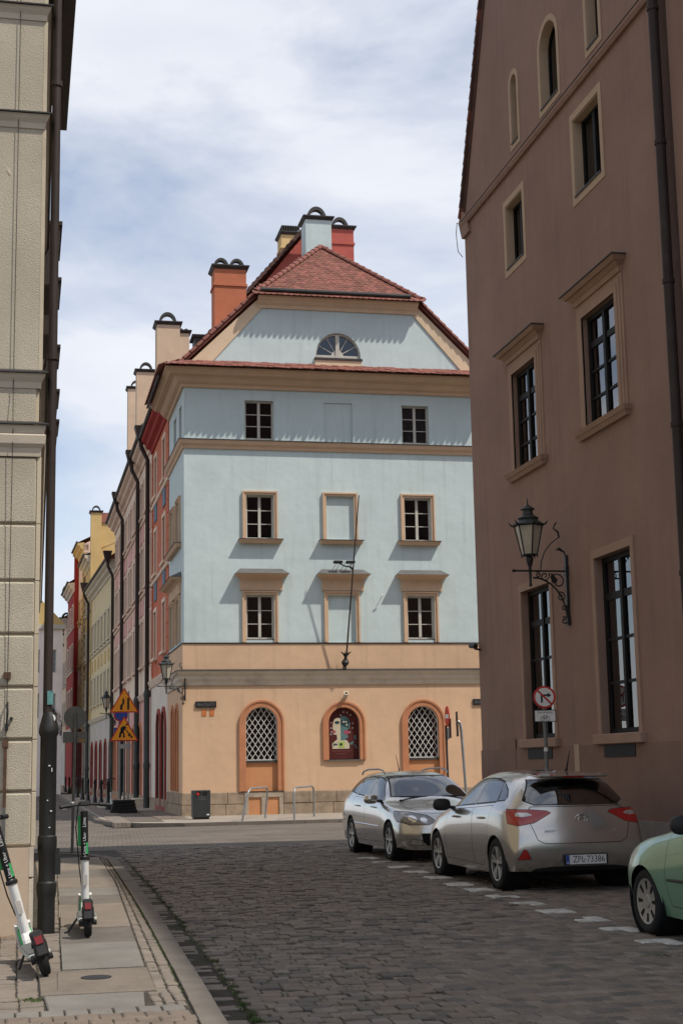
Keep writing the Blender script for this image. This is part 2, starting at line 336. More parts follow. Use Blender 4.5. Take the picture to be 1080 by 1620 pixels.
def brick_ground(name, c1, c2, cm):
    m = mat(name, c1, .9, .15, 1.0, 0); t = m.node_tree; N = t.nodes; L = t.links; b = N['Principled BSDF']
    tc = N.new('ShaderNodeTexCoord'); mp = N.new('ShaderNodeMapping'); mp.inputs['Rotation'].default_value = (0, 0, .06); bk = N.new('ShaderNodeTexBrick')
    bk.inputs['Scale'].default_value = 1.0; bk.inputs['Brick Width'].default_value = .2; bk.inputs['Row Height'].default_value = .16; bk.inputs['Mortar Size'].default_value = .008; bk.inputs['Bias'].default_value = -.1
    bk.inputs['Color1'].default_value = c1+(1,); bk.inputs['Color2'].default_value = c2+(1,); bk.inputs['Mortar'].default_value = cm+(1,)
    nz = N.new('ShaderNodeTexNoise'); nz.inputs['Scale'].default_value = .55; nz.inputs['Detail'].default_value = 8; rp = N.new('ShaderNodeValToRGB'); rp.color_ramp.elements[0].position = .3; rp.color_ramp.elements[1].position = .7; rp.color_ramp.elements[0].color = (.72, .70, .68, 1); rp.color_ramp.elements[1].color = (1.12, 1.1, 1.08, 1)
    mm = N.new('ShaderNodeMix'); mm.data_type = 'RGBA'; mm.blend_type = 'MULTIPLY'; mm.inputs[0].default_value = 1
    L.new(tc.outputs['Object'], mp.inputs[0]); L.new(mp.outputs[0], bk.inputs['Vector']); L.new(tc.outputs['Object'], nz.inputs['Vector']); L.new(nz.outputs['Fac'], rp.inputs[0]); L.new(bk.outputs['Color'], mm.inputs[6]); L.new(rp.outputs[0], mm.inputs[7]); L.new(mm.outputs[2], b.inputs['Base Color'])
    bp = N.new('ShaderNodeBump'); bp.inputs['Strength'].default_value = .7; bp.inputs['Distance'].default_value = .015; iv = N.new('ShaderNodeMath'); iv.operation = 'SUBTRACT'; iv.inputs[0].default_value = 1; L.new(bk.outputs['Fac'], iv.inputs[1]); L.new(iv.outputs[0], bp.inputs['Height']); L.new(bp.outputs[0], b.inputs['Normal'])
brick_ground('asphalt_setts', (.165, .14, .115), (.125, .108, .092), (.07, .06, .05))
road = tag(sheet('road', -40, 60, -6, 42.75, -.014, 'joint'), kind='structure')
far_road = tag(sheet('cross_street', -40, 60, 30.9, 42.72, -.006, 'asphalt_setts'), kind='structure')
tag(sheet('side_street', -1.5, 2.45, 42.7, 190, -.004, 'asphalt_setts'), kind='structure')
KX = lambda y: 1.24+.0345*(y-9.7)-.00065*(y-9.7)**2           # outer edge of the left kerb
rnd = random.Random(11)
# setts: nearest 300 that show largest stay single, the rest is one part
setts = []
def sett_geo(x0, x1, y0, y1, h, tilt, ch=.009):
    z1 = h; a = tilt
    b = [(x0, y0), (x1, y0), (x1, y1), (x0, y1)]; t = [(x0+ch, y0+ch), (x1-ch, y0+ch), (x1-ch, y1-ch), (x0+ch, y1-ch)]
    j = lambda: rnd.uniform(-.004, .004)
    lo = [(x+j(), y+j(), -.03) for x, y in b]; mid = [(x+j()*.6, y+j()*.6, z1-ch*.8+a*(x-x0)) for x, y in b]; top = [(x+j(), y+j(), z1+a*(x-x0)) for x, y in t]
    return lo+mid+top, [(0, 1, 5, 4), (1, 2, 6, 5), (2, 3, 7, 6), (3, 0, 4, 7), (4, 5, 9, 8), (5, 6, 10, 9), (6, 7, 11, 10), (7, 4, 8, 11), (8, 9, 10, 11)]
y = 7.0; r = 0
while y < 31.0:
    rough0 = 2.9 if y < 12 else (3.1 + (y-12)*.55)          # irregular old setts left of this line
    d = .152+rnd.uniform(-.01, .01)
    x = KX(y)+.27-(.06 if r % 2 else 0)+rnd.uniform(0, .03); skew = .045
    while x < 8.35:
        old = x < rough0+rnd.uniform(-.3, .3)
        w = rnd.uniform(.115, .19) if old else .122+rnd.uniform(-.008, .008)
        g = rnd.uniform(.004, .013) if old else .003
        yy = y+skew*(x-4)+(.02*math.sin(x*1.7+y) if old else 0); gy = rnd.uniform(.004, .012) if old else .004
        if old and rnd.random() < .05: w *= 1.4
        h = rnd.uniform(-.012, .010) if old else rnd.uniform(-.002, .002)
        if not (old and rnd.random() < .006): setts.append((x+g, x+w-g*.3, yy+gy*.5, yy+d-gy*.5, h, rnd.uniform(-.03, .03) if old else 0))
        x += w
    y += d; r += 1
def pix(s):   # how large a sett shows from the street
    cx, cy = (s[0]+s[1])/2, (s[2]+s[3])/2
    vis = 9.3 < cy < 31 and cx < 4.35+(cy-9.3)*.43 and cx > -.0+cy*.02
    return (s[1]-s[0])*(s[3]-s[2])/(cy**3) if vis else 0
setts.sort(key=pix, reverse=True)
for s in setts[:300]:
    vs, fs = sett_geo(*s); m = MB(); m.add(vs, fs); m.build('sett', 'sett_%d' % rnd.choice((0, 0, 1, 2, 3, 3)), road, recalc=False)
ms = [MB() for _ in range(4)]
for s in setts[300:]: vs, fs = sett_geo(*s); ms[rnd.choice((0, 0, 1, 2, 3))].add(vs, fs)
me = MB(); cnt = []
for q in ms:
    me.add(q.v, q.f); cnt.append(len(q.f))
o = me.build('setts', 'sett_0', road, recalc=False); o['kind'] = 'stuff'
for i in (1, 2, 3): o.data.materials.append(M['sett_%d' % i])
k = 0
for i, c in enumerate(cnt):
    for _ in range(c): o.data.polygons[k].material_index = i; k += 1
# gutter setts, laid across, beside the kerb
m = MB(); y = 7.2
while y < 28.5:
    d = rnd.uniform(.09, .15); x0 = KX(y)+.012; vs, fs = sett_geo(x0, x0+.2+rnd.uniform(-.02, .015), y+.008, y+d-.006, -.012+rnd.uniform(-.008, .006), rnd.uniform(-.05, .02)); m.add(vs, fs); y += d
o = m.build('gutter_setts', 'sett_1', road, recalc=False); o['kind'] = 'stuff'
# white marking stones along the parking strip
for (x, y) in ((5.52, 11.3), (5.50, 12.37), (5.58, 13.40), (5.64, 14.41), (5.62, 15.33), (5.63, 16.26), (5.68, 17.33), (5.70, 18.35), (5.72, 19.3), (5.80, 20.6), (5.80, 21.8), (5.85, 23.0), (5.88, 24.2), (5.92, 25.5)):
    for k in range(2):
        for j in range(2):
            if rnd.random() < .86:
                vs, fs = sett_geo(x-.17+k*.165, x-.012+k*.165, y+j*.2+.005, y+.195+j*.2, .009+rnd.uniform(0, .004), 0); q = MB(); q.add(vs, fs); q.build('marking_sett', 'paint_white', road, recalc=False)
# ---------------- left pavement: slabs, sett borders, kerbstones
pv = tag(sheet('pavement', -8, 1.0, -6, 29.0, .082, 'joint'), kind='structure')
# reach to the kerb following its line
m = MB(); pts = [(1.0, 6.0), (1.0, 28.9)]
m.add([(0.99, 6, .081), (KX(6)-.02, 6, .081), (KX(26.5)-.02, 26.5, .081), (KX(26.5)-.12, 27.8, .081), (1.2, 28.7, .081), (.99, 28.95, .081)], [(0, 1, 2, 3, 4, 5)]); m.build('bedding', 'joint', pv, recalc=False)
ZP = .10
def stone(name, pts, z, m_, parent, ch=.008):
    n = len(pts); c = Vector((sum(p[0] for p in pts)/n, sum(p[1] for p in pts)/n)); q = MB()
    lo = [(a, b, -.03) for a, b in pts]; mi = [(a, b, z-ch) for a, b in pts]; tp = []
    for a, b in pts:
        v = c-Vector((a, b)); tp.append((a+v.x/v.length*ch*1.4, b+v.y/v.length*ch*1.4, z))
    q.add(lo+mi+tp, [(i, (i+1) % n, n+(i+1) % n, n+i) for i in range(n)]+[(n+i, n+(i+1) % n, 2*n+(i+1) % n, 2*n+i) for i in range(n)]+[tuple(range(2*n, 3*n))])
    return q.build(name, m_, parent, recalc=False)
SLX0 = lambda y: .33+.021*(y-11.7); SLX1 = lambda y: min(.95+.036*(y-11.7), KX(y)-.27)
ys = [11.82, 13.50, 14.80, 16.08, 17.45, 18.60, 19.80, 21.65, 23.5, 25.3, 26.9]
for k, (a, b) in enumerate(zip(ys[:-1], ys[1:])):
    stone('paving_slab', [(SLX0(a)+rnd.uniform(-.01, .01), a+.012), (SLX1(a), a+.012+rnd.uniform(-.012, .012)), (SLX1(b), b-.012), (SLX0(b)+rnd.uniform(-.01, .01), b-.012)], ZP+rnd.uniform(-.005, .007), ('slab_grey', 'slab_dark', 'slab', 'slab', 'slab_dark', 'slab_grey', 'slab', 'slab_dark', 'slab', 'slab_grey')[k % 10], pv)
stone('paving_slab', [(.20, 9.86), (.80, 9.86), (.84, 10.45), (.18, 10.45)], ZP, 'slab_grey', pv)
# manhole surround and cover
stone('manhole_surround', [(.16, 10.55), (.93, 10.55), (.965, 11.72), (.16, 11.72)], ZP-.002, 'cover', pv)
stone('manhole_cover', [(.27, 10.68), (.84, 10.68), (.86, 11.6), (.29, 11.6)], ZP+.006, 'cover', pv, .012)
m = MB(); m.lathe([(.11, 0), (.11, .006), (.001, .006)], 16, o=(.56, 11.2, ZP+.005)); m.build('manhole_boss', 'iron', pv)
# border of small setts between slabs and kerb, and left of slabs
m = MB()
def small_field(m, fx0, fx1, y0, y1, ncol, ds=(.08, .12), z=ZP-.008):
    y = y0
    while y < y1:
        d = rnd.uniform(*ds); x0, x1 = fx0(y), fx1(y); w = (x1-x0)/ncol
        for k in range(ncol):
            if rnd.random() < .97: vs, fs = sett_geo(x0+w*k+rnd.uniform(.004, .010), x0+w*(k+1)-rnd.uniform(.002, .008), y+.006+rnd.uniform(-.006, .006), y+d-.006, z+rnd.uniform(-.008, .006), rnd.uniform(-.03, .03)); m.add(vs, fs)
        y += d
small_field(m, lambda y: SLX1(y)+.012, lambda y: KX(y)-.165, 10.45, 26.8, 2)
small_field(m, lambda y: .155, lambda y: SLX0(y)-.002, 11.75, 14.4, 1); small_field(m, lambda y: .27, lambda y: SLX0(y)-.002, 14.8, 26.5, 1)
small_field(m, lambda y: -2.4, lambda y: .15, 10.42, 14.33, 17)
small_field(m, lambda y: .86, lambda y: KX(y)-.17, 9.86, 10.42, 3)
small_field(m, lambda y: -2.4, lambda y: .18, 9.9, 10.4, 16)
o = m.build('border_setts', 'slab', pv, recalc=False); o['kind'] = 'stuff'
for rr, yy in enumerate((9.78, 9.72)): pass
x = -2.4
while x < .98: stone('sett', [(x, 9.66), (x+.14, 9.66), (x+.14, 9.84), (x, 9.84)], ZP-.004, 'slab_grey', pv); x += .15
# the drive crossing in front (brick-like setts, level with the pavement)
m = MB(); y = 6.2; r = 0
while y < 9.6:
    x = -3+(.07 if r % 2 else 0)
    while x < KX(y)-.2: vs, fs = sett_geo(x+.003, x+.137, y+.004, y+.2, ZP-.01+rnd.uniform(-.003, .003), 0); m.add(vs, fs); x += .14
    y += .204; r += 1
o = m.build('crossing_setts', 'sett_3', pv, recalc=False); o['kind'] = 'stuff'
kj = [6.2, 8.0, 10.02, 11.70, 13.30, 14.96, 16.9, 18.91, 20.7, 22.6, 24.4, 26.2]
for a, b in zip(kj[:-1], kj[1:]):
    stone('kerbstone', [(KX(a)-.155, a+.006), (KX(a), a+.006), (KX(b), b-.006), (KX(b)-.155, b-.006)], ZP+rnd.uniform(-.003, .006), 'kerb', pv, .014)
kc = (KX(26.2)-1.9, 26.2)      # the kerb turns left round the corner
for i in range(8):
    a, b = R_(90*i/8), R_(90*(i+1)/8); ro, ri, ry = 1.9, 1.71, 2.75
    P_ = lambda t, r_, s: (kc[0]+r_*math.cos(t), kc[1]+(ry-(1.9-r_))*math.sin(t))
    stone('kerbstone', [P_(a+.006, ri, 0), P_(a+.006, ro, 0), P_(b-.006, ro, 0), P_(b-.006, ri, 0)], ZP+.002, 'kerb', pv, .012)
for i in range(6): stone('kerbstone', [(kc[0]-i*1.0-.99, 28.76), (kc[0]-i*1.0, 28.76), (kc[0]-i*1.0, 28.95), (kc[0]-i*1.0-.99, 28.95)], ZP, 'kerb', pv, .012)
# right pavement under the brown house
m = MB(); m.box(8.05, 8.62, -6, 29.2, -.03, .09); o = m.build('right_pavement', 'slab_grey', None); tag(o, kind='structure')
y = -4
while y < 29: stone('kerbstone', [(7.92, y), (8.06, y), (8.06, y+.98), (7.92, y+.98)], .1, 'kerb', o); y += 1
# ---------------- far pavement round the corner house, rising gently to the wall
m = MB()
def fz(y): return .088+(y-42.85)*.006
pts = [(2.45, 47.5), (2.75, 45.2), (3.5, 43.6), (4.6, 42.9), (6, 42.86), (60, 42.86)]
top = [(60, 48.2), (5.2, 48.2), (5.2, 190), (2.45, 190)]
m.add([(a, b, fz(min(b, 48.2))) for a, b in pts]+[(a, b, fz(48.2)) for a, b in top], [tuple(range(len(pts)+len(top)))])
fp = tag(m.build('far_pavement', 'pale_pave', None, recalc=False), kind='structure')
line = [(2.33, 120), (2.33, 47.6), (2.62, 45.1), (3.42, 43.5), (4.55, 42.77), (6, 42.73), (40, 42.73)]
for (a, b) in zip(line[:-1], line[1:]):
    a, b = Vector(a), Vector(b); L_ = (b-a).length; n = max(1, round(L_/1.0)); d = (b-a)/n; nn = Vector((-d.y, d.x)).normalized()*.16
    for k in range(n):
        p, q = a+d*k, a+d*(k+1); e = d.normalized()*.006; z = .085 if p.y < 50 else .115
        stone('kerbstone', [tuple(p+e), tuple(q-e), tuple(q-e+nn), tuple(p+e+nn)], z+.01, 'kerb', fp, .012)
m = MB(); k = 0; y = 43.9
while y < 70:
    x = 2.66+(.06 if k % 2 else 0)
    while x < 3.1 if y < 52 else x < 3.3: vs, fs = sett_geo(x, x+.11, y, y+.105, fz(min(y, 48.2))+.012+rnd.uniform(-.004, .004), 0); m.add(vs, fs); x += .12
    y += .115; k += 1
o = m.build('edge_setts', 'sett_1', fp, recalc=False); o['kind'] = 'stuff'
m = MB(); y = 46.4
while y < 56:
    x = 4.15
    while x < 4.95: vs, fs = sett_geo(x, x+.1, y, y+.1, fz(min(y, 48.2))+.015+rnd.uniform(-.008, .008), 0); m.add(vs, fs); x += .112
    y += .112
o = m.build('wall_edge_setts', 'sett_3', fp, recalc=False); o['kind'] = 'stuff'
m = MB(); m.add([(2.9, 44.75, fz(44.7)+.004), (4.15, 44.4, fz(44.4)+.004), (4.2, 60, fz(48.2)+.004), (3.3, 60, fz(48.2)+.004)], [(0, 1, 2, 3)]); tag(m.build('asphalt_path', 'asphalt_setts', None, recalc=False), kind='structure')
# ---------------- weeds in the joints
m = MB()
def tuft(x, y, z, s, n=7):
    for _ in range(n):
        a = rnd.uniform(0, 6.28); l = s*rnd.uniform(.5, 1.2); dx, dy = math.cos(a), math.sin(a); w = s*.12; bx, by = x+rnd.uniform(-s, s)*.7, y+rnd.uniform(-s, s)*.9
        m.add([(bx-dy*w, by+dx*w, z), (bx+dy*w, by-dx*w, z), (bx+dx*l*.5+dy*w*.7, by+dy*l*.5-dx*w*.7, z+l*.45), (bx+dx*l*.9, by+dy*l*.9, z+l*.55), (bx+dx*l*.5-dy*w*.7, by+dy*l*.5+dx*w*.7, z+l*.45)], [(0, 1, 2, 4), (4, 2, 3)])
for _ in range(330):
    y = 9.6+rnd.random()**1.6*16; tuft(KX(y)+.235+rnd.gauss(0, .02), y, -.005, rnd.uniform(.014, .034))
for _ in range(420): y = rnd.uniform(10.4, 26); tuft(KX(y)-.162+rnd.gauss(0, .008), y, ZP-.012, rnd.uniform(.009, .022))
for _ in range(60): x = rnd.uniform(.35, 1.2); y = rnd.choice(ys+kj[2:]); tuft(x, y+rnd.gauss(0, .01), ZP-.012, rnd.uniform(.008, .018))
for (cx, cy, sx, sy, n) in ((2.0, 12.6, .35, 1.2, 70), (2.15, 10.6, .4, .7, 60), (2.5, 11.6, .3, .4, 26), (2.2, 14.5, .4, 1.3, 40), (5.15, 11.75, .28, .1, 60), (.12, 10.35, .06, .08, 30), (4.75, 47.4, .15, .5, 30)):
    for _ in range(n): tuft(cx+rnd.gauss(0, sx*.6), cy+rnd.gauss(0, sy*.6), -.006 if cx > 1.2 else ZP-.01, rnd.uniform(.012, .028))
o = m.build('joint_weeds', 'grass', None, recalc=False); tag(o, 'low green weeds growing in the joints of the setts and kerb', 'weeds', kind='stuff')
# orange-brown litter by the wall is dry leaves
mat('dry_leaf', (.28, .12, .04), .9, .4, 20); m = MB()
for _ in range(260):
    x = rnd.gauss(-.1, .14); y = rnd.choice((rnd.gauss(14.2, .1), rnd.gauss(13.2, .5))); s = rnd.uniform(.006, .014); a = rnd.uniform(0, 6.28)
    if x > .3: continue
    m.add([(x+s*math.cos(a+k*1.57)*(1 if k % 2 else .5), y+s*math.sin(a+k*1.57)*(1 if k % 2 else .5), ZP+.004+.004*(k % 2)) for k in range(4)], [(0, 1, 2, 3)])
o = m.build('dry_leaves', 'dry_leaf', None, recalc=False); tag(o, 'dry brown leaf litter at the foot of the cream house wall', 'leaves', kind='stuff')
# ================================================================== corner house (pale blue over orange)
BX0, BX1, BY, BYB = 5.10, 15.66, 48.0, 53.0
bh = thing('corner_house', 'pale blue corner house with orange ground floor and half-hipped red tile gable', 'house', (10.4, 48.0, 0.1))
FF = Fr((0, BY), (1, 0), (0, -1)); FS = Fr((BX0, 0), (0, 1), (-1, 0))
def hood_window(u0, u1, z0, z1, blind, fill='blue_plaster', kind='hood'):
    pass
front_holes_up, front_holes_lo = [], []
W1 = [(7.13, 8.06, 5.70, 7.19), (9.86, 10.80, 5.62, 7.19), (12.56, 13.50, 5.70, 7.19)]      # first floor
W2 = [(7.15, 8.08, 9.05, 10.53), (9.85, 10.80, 9.05, 10.53), (12.54, 13.48, 9.05, 10.53)]  # second floor
W3 = [(7.13, 8.11, 12.37, 13.75), (9.83, 10.82, 12.37, 13.75), (12.54, 13.49, 12.37, 13.75)]
for w in W1+W2+W3: front_holes_up.append(rect(w[0], w[1], w[2], w[3]))
lun = arch(9.56, 11.15, 15.30, 16.22)
# the lunette's head is a flat segment: scale the arch to its real height
lun = [(9.56, 15.30), (11.15, 15.30)]+[(10.355+0.795*math.cos(math.pi*i/16), 15.36+0.86*math.sin(math.pi*i/16)) for i in range(17)]
wm = MB()
FF.wall(wm, [(BX0, 5.59), (BX1, 5.59), (BX1, 14.72), (13.15, 17.3), (7.62, 17.3), (BX0, 14.72)], front_holes_up+[lun], 0, 0.22)
side_w = [(48.75, 49.55, 12.37, 13.72), (50.55, 51.35, 12.37, 13.72), (49.1, 50.1, 9.05, 10.53), (51.2, 52.2, 9.05, 10.53), (49.1, 50.1, 5.72, 7.19), (51.2, 52.2, 5.72, 7.19)]
FS.wall(wm, rect(BY, BYB, 5.59, 14.5), [rect(*w) for w in side_w], 0, 0.22)
wm.build('upper_wall', 'blue_plaster', bh, recalc=False)
# ground floor, 5 cm proud
AL = (6.88, 8.31, 0.86, 3.74); AN = (9.62, 11.01, 1.80, 3.68); AR = (12.27, 13.71, 0.86, 3.72)
def inner(a, w=0.2, zb=None): return (a[0]+w, a[1]-w, a[2] if zb is None else zb, a[3]-w)
gm = MB()
FF.wall(gm, rect(BX0-0.05, BX1, 0.84, 5.58), [arch(*inner(AL)), arch(*inner(AN, 0.18)), arch(*inner(AR))], 0.05, 0.22)
GS = Fr((BX0-0.05, 0), (0, 1), (-1, 0))
sa = [(49.15, 50.05, 0.9, 3.75), (50.55, 51.45, 0.9, 3.75)]
GS.wall(gm, rect(BY-0.05, BYB, 0.84, 5.58), [arch(a[0]+.14, a[1]-.14, a[2], a[3]-.14) for a in sa], 0, 0.22)
gm.build('ground_floor_wall', 'orange_plaster', bh, recalc=False)
for a, w in ((AL, .2), (AN, .18), (AR, .2)):
    m = MB(); band(m, FF, arch(*a), arch(*inner(a, w)), 0.0, 0.10); band(m, FF, arch(a[0]-.015, a[1]+.015, a[2], a[3]+.015), arch(a[0]+.045, a[1]-.045, a[2], a[3]-.045), 0.0, 0.125)
    m.build('arch_surround', 'terracotta_plaster', bh)
for a in sa:
    m = MB(); band(m, GS, arch(*a), arch(a[0]+.14, a[1]-.14, a[2], a[3]-.14), 0.0, 0.05); m.build('arch_surround', 'terracotta_plaster', bh)
    m = MB(); GS.prism(m, arch(a[0]+.1, a[1]-.1, a[2], a[3]-.1), -0.24, -0.18); d = m.build('door', 'terracotta_plaster', bh)
for a in (AL, AR):                                   # glazed arch with a white diamond grille, orange panel below
    i = inner(a, 0.2)
    m = MB(); FF.box(m, i[0], i[1], i[2], 1.76, -0.14, -0.03); m.build('apron_panel', 'orange_panel', bh)
    m = MB(); FF.box(m, i[0], i[1], 1.76, 1.83, -0.14, 0.03); m.build('sill', 'tin', bh)
    aw = (i[0], i[1], 1.83, i[3])
    m = MB(); band(m, FF, arch(*aw), arch(aw[0]+.05, aw[1]-.05, aw[2]+.05, aw[3]-.05), -0.17, -0.1); FF.box(m, (aw[0]+aw[1])/2-.03, (aw[0]+aw[1])/2+.03, aw[2]+.05, aw[3]-.05, -.165, -.105)
    wo_ = m.build('window', 'window_dark', bh)
    m = MB(); FF.prism(m, arch(aw[0]+.03, aw[1]-.03, aw[2]+.03, aw[3]-.03), -0.15, -0.145); m.build('pane', 'glass', wo_)
    m = MB(); FF.prism(m, arch(aw[0], aw[1], aw[2], aw[3]), -0.6, -0.55); m.build('room', 'interior', wo_)
    m = MB(); c = (aw[0]+aw[1])/2; r = (aw[1]-aw[0])/2; zs = aw[3]-r
    def inside(u, z): return aw[0] <= u <= aw[1] and aw[2] <= z <= (aw[3] if abs(u-c) > r else zs+math.sqrt(max(0, r*r-(u-c)**2)))
    for sgn in (1, -1):
        for k in range(-20, 40):
            o = aw[0]+k*0.19-.02; run = []
            for q in range(0, 400):
                u = o+q*0.005*0.68; z = aw[2]+q*0.005*1.0
                if sgn < 0: u = aw[0]+aw[1]-u
                if inside(u, z): run.append((u, z))
            if len(run) > 4:
                (ua, za), (ub, zb) = run[0], run[-1]; m.tube([FF.P(ua, za, -0.04+0.012*sgn), FF.P(ub, zb, -0.04+0.010*sgn)], 0.0105, 5)
    band(m, FF, arch(*aw), arch(aw[0]+.025, aw[1]-.025, aw[2]+.025, aw[3]-.025), -0.055, -0.02)
    m.build('window_grille', 'window_white', bh, smooth=False)
# niche with painted panel
i = inner(AN, .18)
m = MB(); FF.prism(m, arch(*i), -0.16, -0.06); m.build('niche_board', mat('oxblood', (0.075, 0.012, 0.010), 0.6, 0.25, 3), bh)
m = MB(); FF.box(m, i[0]-.02, i[1]+.02, 1.77, 1.81, -0.05, 0.13); m.build('niche_ledge', 'tin_grey', bh)
# plinth of two stone courses with cellar openings, joints recessed
m = MB(); FF.box(m, BX0-.03, BX1, 0.0, 0.84, -0.2, 0.05); m.box(BX0-.05, BX0+.2, BY+.2, BYB, 0, .84); pl = m.build('plinth', 'plinth_stone', bh)
rnd = random.Random(3)
for row, (z0, z1) in enumerate(((0.06, 0.455), (0.47, 0.835))):
    u = BX0-0.09; k = 0
    while u < BX1-0.2:
        w = rnd.uniform(.55, 1.05); ub = min(u+w, BX1)
        for (c0, c1) in ((7.02, 8.28),):
            if u < c0 < ub: ub = c0
        if not (7.0 <= u < 8.27):
            if ub-u > 0.08:
                m = MB(); FF.box(m, u+.006, ub-.006, z0, z1, 0.045, 0.085+rnd.uniform(-.01, .012)); m.build('stone_block', 'plinth_stone', pl, bevel=0.012)
            u = ub
        else: u = 8.28
    v = BY+0.06
    while v < BYB-.2:
        w = rnd.uniform(.5, .9); vb = min(v+w, BYB); m = MB(); GS.box(m, v+.006, vb-.006, z0, z1, -0.005, 0.04+rnd.uniform(-.01, .012)); m.build('stone_block', 'plinth_stone', pl, bevel=0.012); v = vb
for (u0_, u1_, z0, z1) in ((7.02, 7.16, .06, .66), (7.56, 7.74, .06, .66), (8.14, 8.28, .06, .66), (7.02, 8.28, .66, .84)):
    m = MB(); FF.box(m, u0_+.003, u1_-.003, z0, z1-.004, 0.045, 0.10); m.build('stone_block', 'plinth_pale', pl, bevel=0.01)
for (u0_, u1_) in ((7.16, 7.56), (7.74, 8.14)):
    m = MB(); FF.box(m, u0_, u1_, .1, .66, 0.045, 0.06); m.build('cellar_panel', 'orange_panel', pl)
# string courses, cornice
path = [(BX0, BYB), (BX0, BY), (BX1, BY)]
m = MB(); m.sweep(path, [(.05, 4.24), (.09, 4.24), (.11, 4.36), (.16, 4.44), (.17, 4.54), (.24, 4.62), (.26, 4.70), (.05, 4.74)]); m.build('string_course', 'stone_trim', bh)
m = MB(); m.sweep(path, [(.05, 4.744), (.05, 4.705), (.285, 4.695), (.285, 4.712), (.06, 4.76)]); m.build('flashing', 'tin', bh)
m = MB(); m.sweep(path, [(0.0, 5.585), (.075, 5.585), (.085, 5.605), (.0, 5.63)]); m.build('flashing', 'tin', bh)
m = MB(); m.sweep(path, [(0.0, 12.05), (.05, 12.05), (.07, 12.14), (.14, 12.2), (.18, 12.32), (.0, 12.34)]); m.build('string_course', 'orange_trim', bh)
m = MB(); m.sweep(path, [(0.0, 12.345), (.20, 12.325), (.20, 12.345), (.0, 12.40)]); m.build('flashing', 'tin', bh)
m = MB(); m.sweep(path, [(0.0, 14.12), (.08, 14.12), (.10, 14.22), (.22, 14.27), (.30, 14.36), (.34, 14.44), (.52, 14.47), (.56, 14.53), (.66, 14.58), (.68, 14.66), (.0, 14.78)]); m.build('cornice', 'orange_trim', bh)
# hoods, frames, sills, windows
def frame_of(fr, par, w, fwid, d1, m_='orange_trim', sill=True, bottom=False):
    u0, u1, z0, z1 = w; m = MB()
    for k, (g, dd) in enumerate(((fwid, d1), (fwid*.55, d1+.03))):
        for a in ((u0-g, u0-(0 if k == 0 else -0.0), z0, z1+g), (u1, u1+g, z0, z1+g), (u0, u1, z1, z1+g)):
            pass
    o = [(u0-fwid, z0), (u0, z0), (u0, z1), (u1, z1), (u1, z0), (u1+fwid, z0), (u1+fwid, z1+fwid), (u0-fwid, z1+fwid)]
    fr.prism(m, o, 0.0, d1)
    g = fwid*.42; o = [(u0-fwid, z0), (u0-fwid+g, z0), (u0-fwid+g, z1+fwid-g), (u1+fwid-g, z1+fwid-g), (u1+fwid-g, z0), (u1+fwid, z0), (u1+fwid, z1+fwid), (u0-fwid, z1+fwid)]
    fr.prism(m, o, d1, d1+.035)
    m.build('window_surround', m_, par)
def sill_of(fr, par, u0, u1, z, d=0.2, t=0.10, m_='orange_trim'):
    m = MB(); m.hexa([fr.P(u0+.05, z-t, 0), fr.P(u1-.05, z-t, 0), fr.P(u1-.05, z-t, d*.7), fr.P(u0+.05, z-t, d*.7), fr.P(u0, z-.02, 0), fr.P(u1, z-.02, 0), fr.P(u1, z-.02, d), fr.P(u0, z-.02, d)]); m.build('sill', m_, par)
    m = MB(); fr.box(m, u0-.015, u1+.015, z-.018, z, 0.002, d+.02); m.build('sill_flashing', 'tin', par)
def hood_of(fr, par, u0, u1, z0, z1, m_='orange_trim'):
    m = MB(); fr.box(m, u0+.17, u1-.17, z0, z1-.16, 0, .075); pr = ((.17, .08, z1-.16), (.12, .16, z1-.10), (.04, .30, z1-.06), (0.0, .38, z1))
    for (a, d, z), (a2, d2, zz) in zip(pr[:-1], pr[1:]):
        m.hexa([fr.P(u0+a, z, 0), fr.P(u1-a, z, 0), fr.P(u1-a, z, d), fr.P(u0+a, z, d), fr.P(u0+a2, zz, 0), fr.P(u1-a2, zz, 0), fr.P(u1-a2, zz, d2), fr.P(u0+a2, zz, d2)])
    m.build('window_hood', m_, par)
    m = MB(); m.hexa([fr.P(u0-.02, z1+.002, 0), fr.P(u1+.02, z1+.002, 0), fr.P(u1+.02, z1+.002, .40), fr.P(u0-.02, z1+.002, .40), fr.P(u0+.18, z1+.2, 0), fr.P(u1-.18, z1+.2, 0), fr.P(u1-.18, z1+.19, .03), fr.P(u0+.18, z1+.19, .03)]); m.build('hood_flashing', 'tin_grey', par)
for k, w in enumerate(W1):
    u0, u1, z0, z1 = w
    frame_of(FF, bh, (u0, u1, 5.63, z1), .13, .05); hood_of(FF, bh, u0-.37, u1+.45, 7.34, 7.86)
    if k == 1: m = MB(); FF.box(m, u0, u1, z0, z1, -.22, -.07); m.build('blind_panel', 'blue_plaster', bh)
    else:
        window(FF, bh, u0, u1, 5.74, z1, .13, rows=3, curtain=('curtain', .02, .16, .0, .5) if k == 0 else ('curtain', .82, .98, .3, 1.0)); m = MB(); FF.box(m, u0, u1, 5.64, 5.74, -.2, -.02); m.build('sill', 'tin_grey', bh)
for k, w in enumerate(W2):
    u0, u1, z0, z1 = w
    frame_of(FF, bh, (u0, u1, z0-.02, z1), .12, .05); sill_of(FF, bh, u0-.25, u1+.27, z0-.02, .24, .14)
    if k == 1: m = MB(); FF.box(m, u0, u1, z0, z1, -.22, -.07); m.build('blind_panel', 'blue_plaster', bh)
    else: window(FF, bh, u0, u1, z0, z1, .13, rows=3, curtain=('curtain', .02, .2, .0, .25) if k == 0 else None)
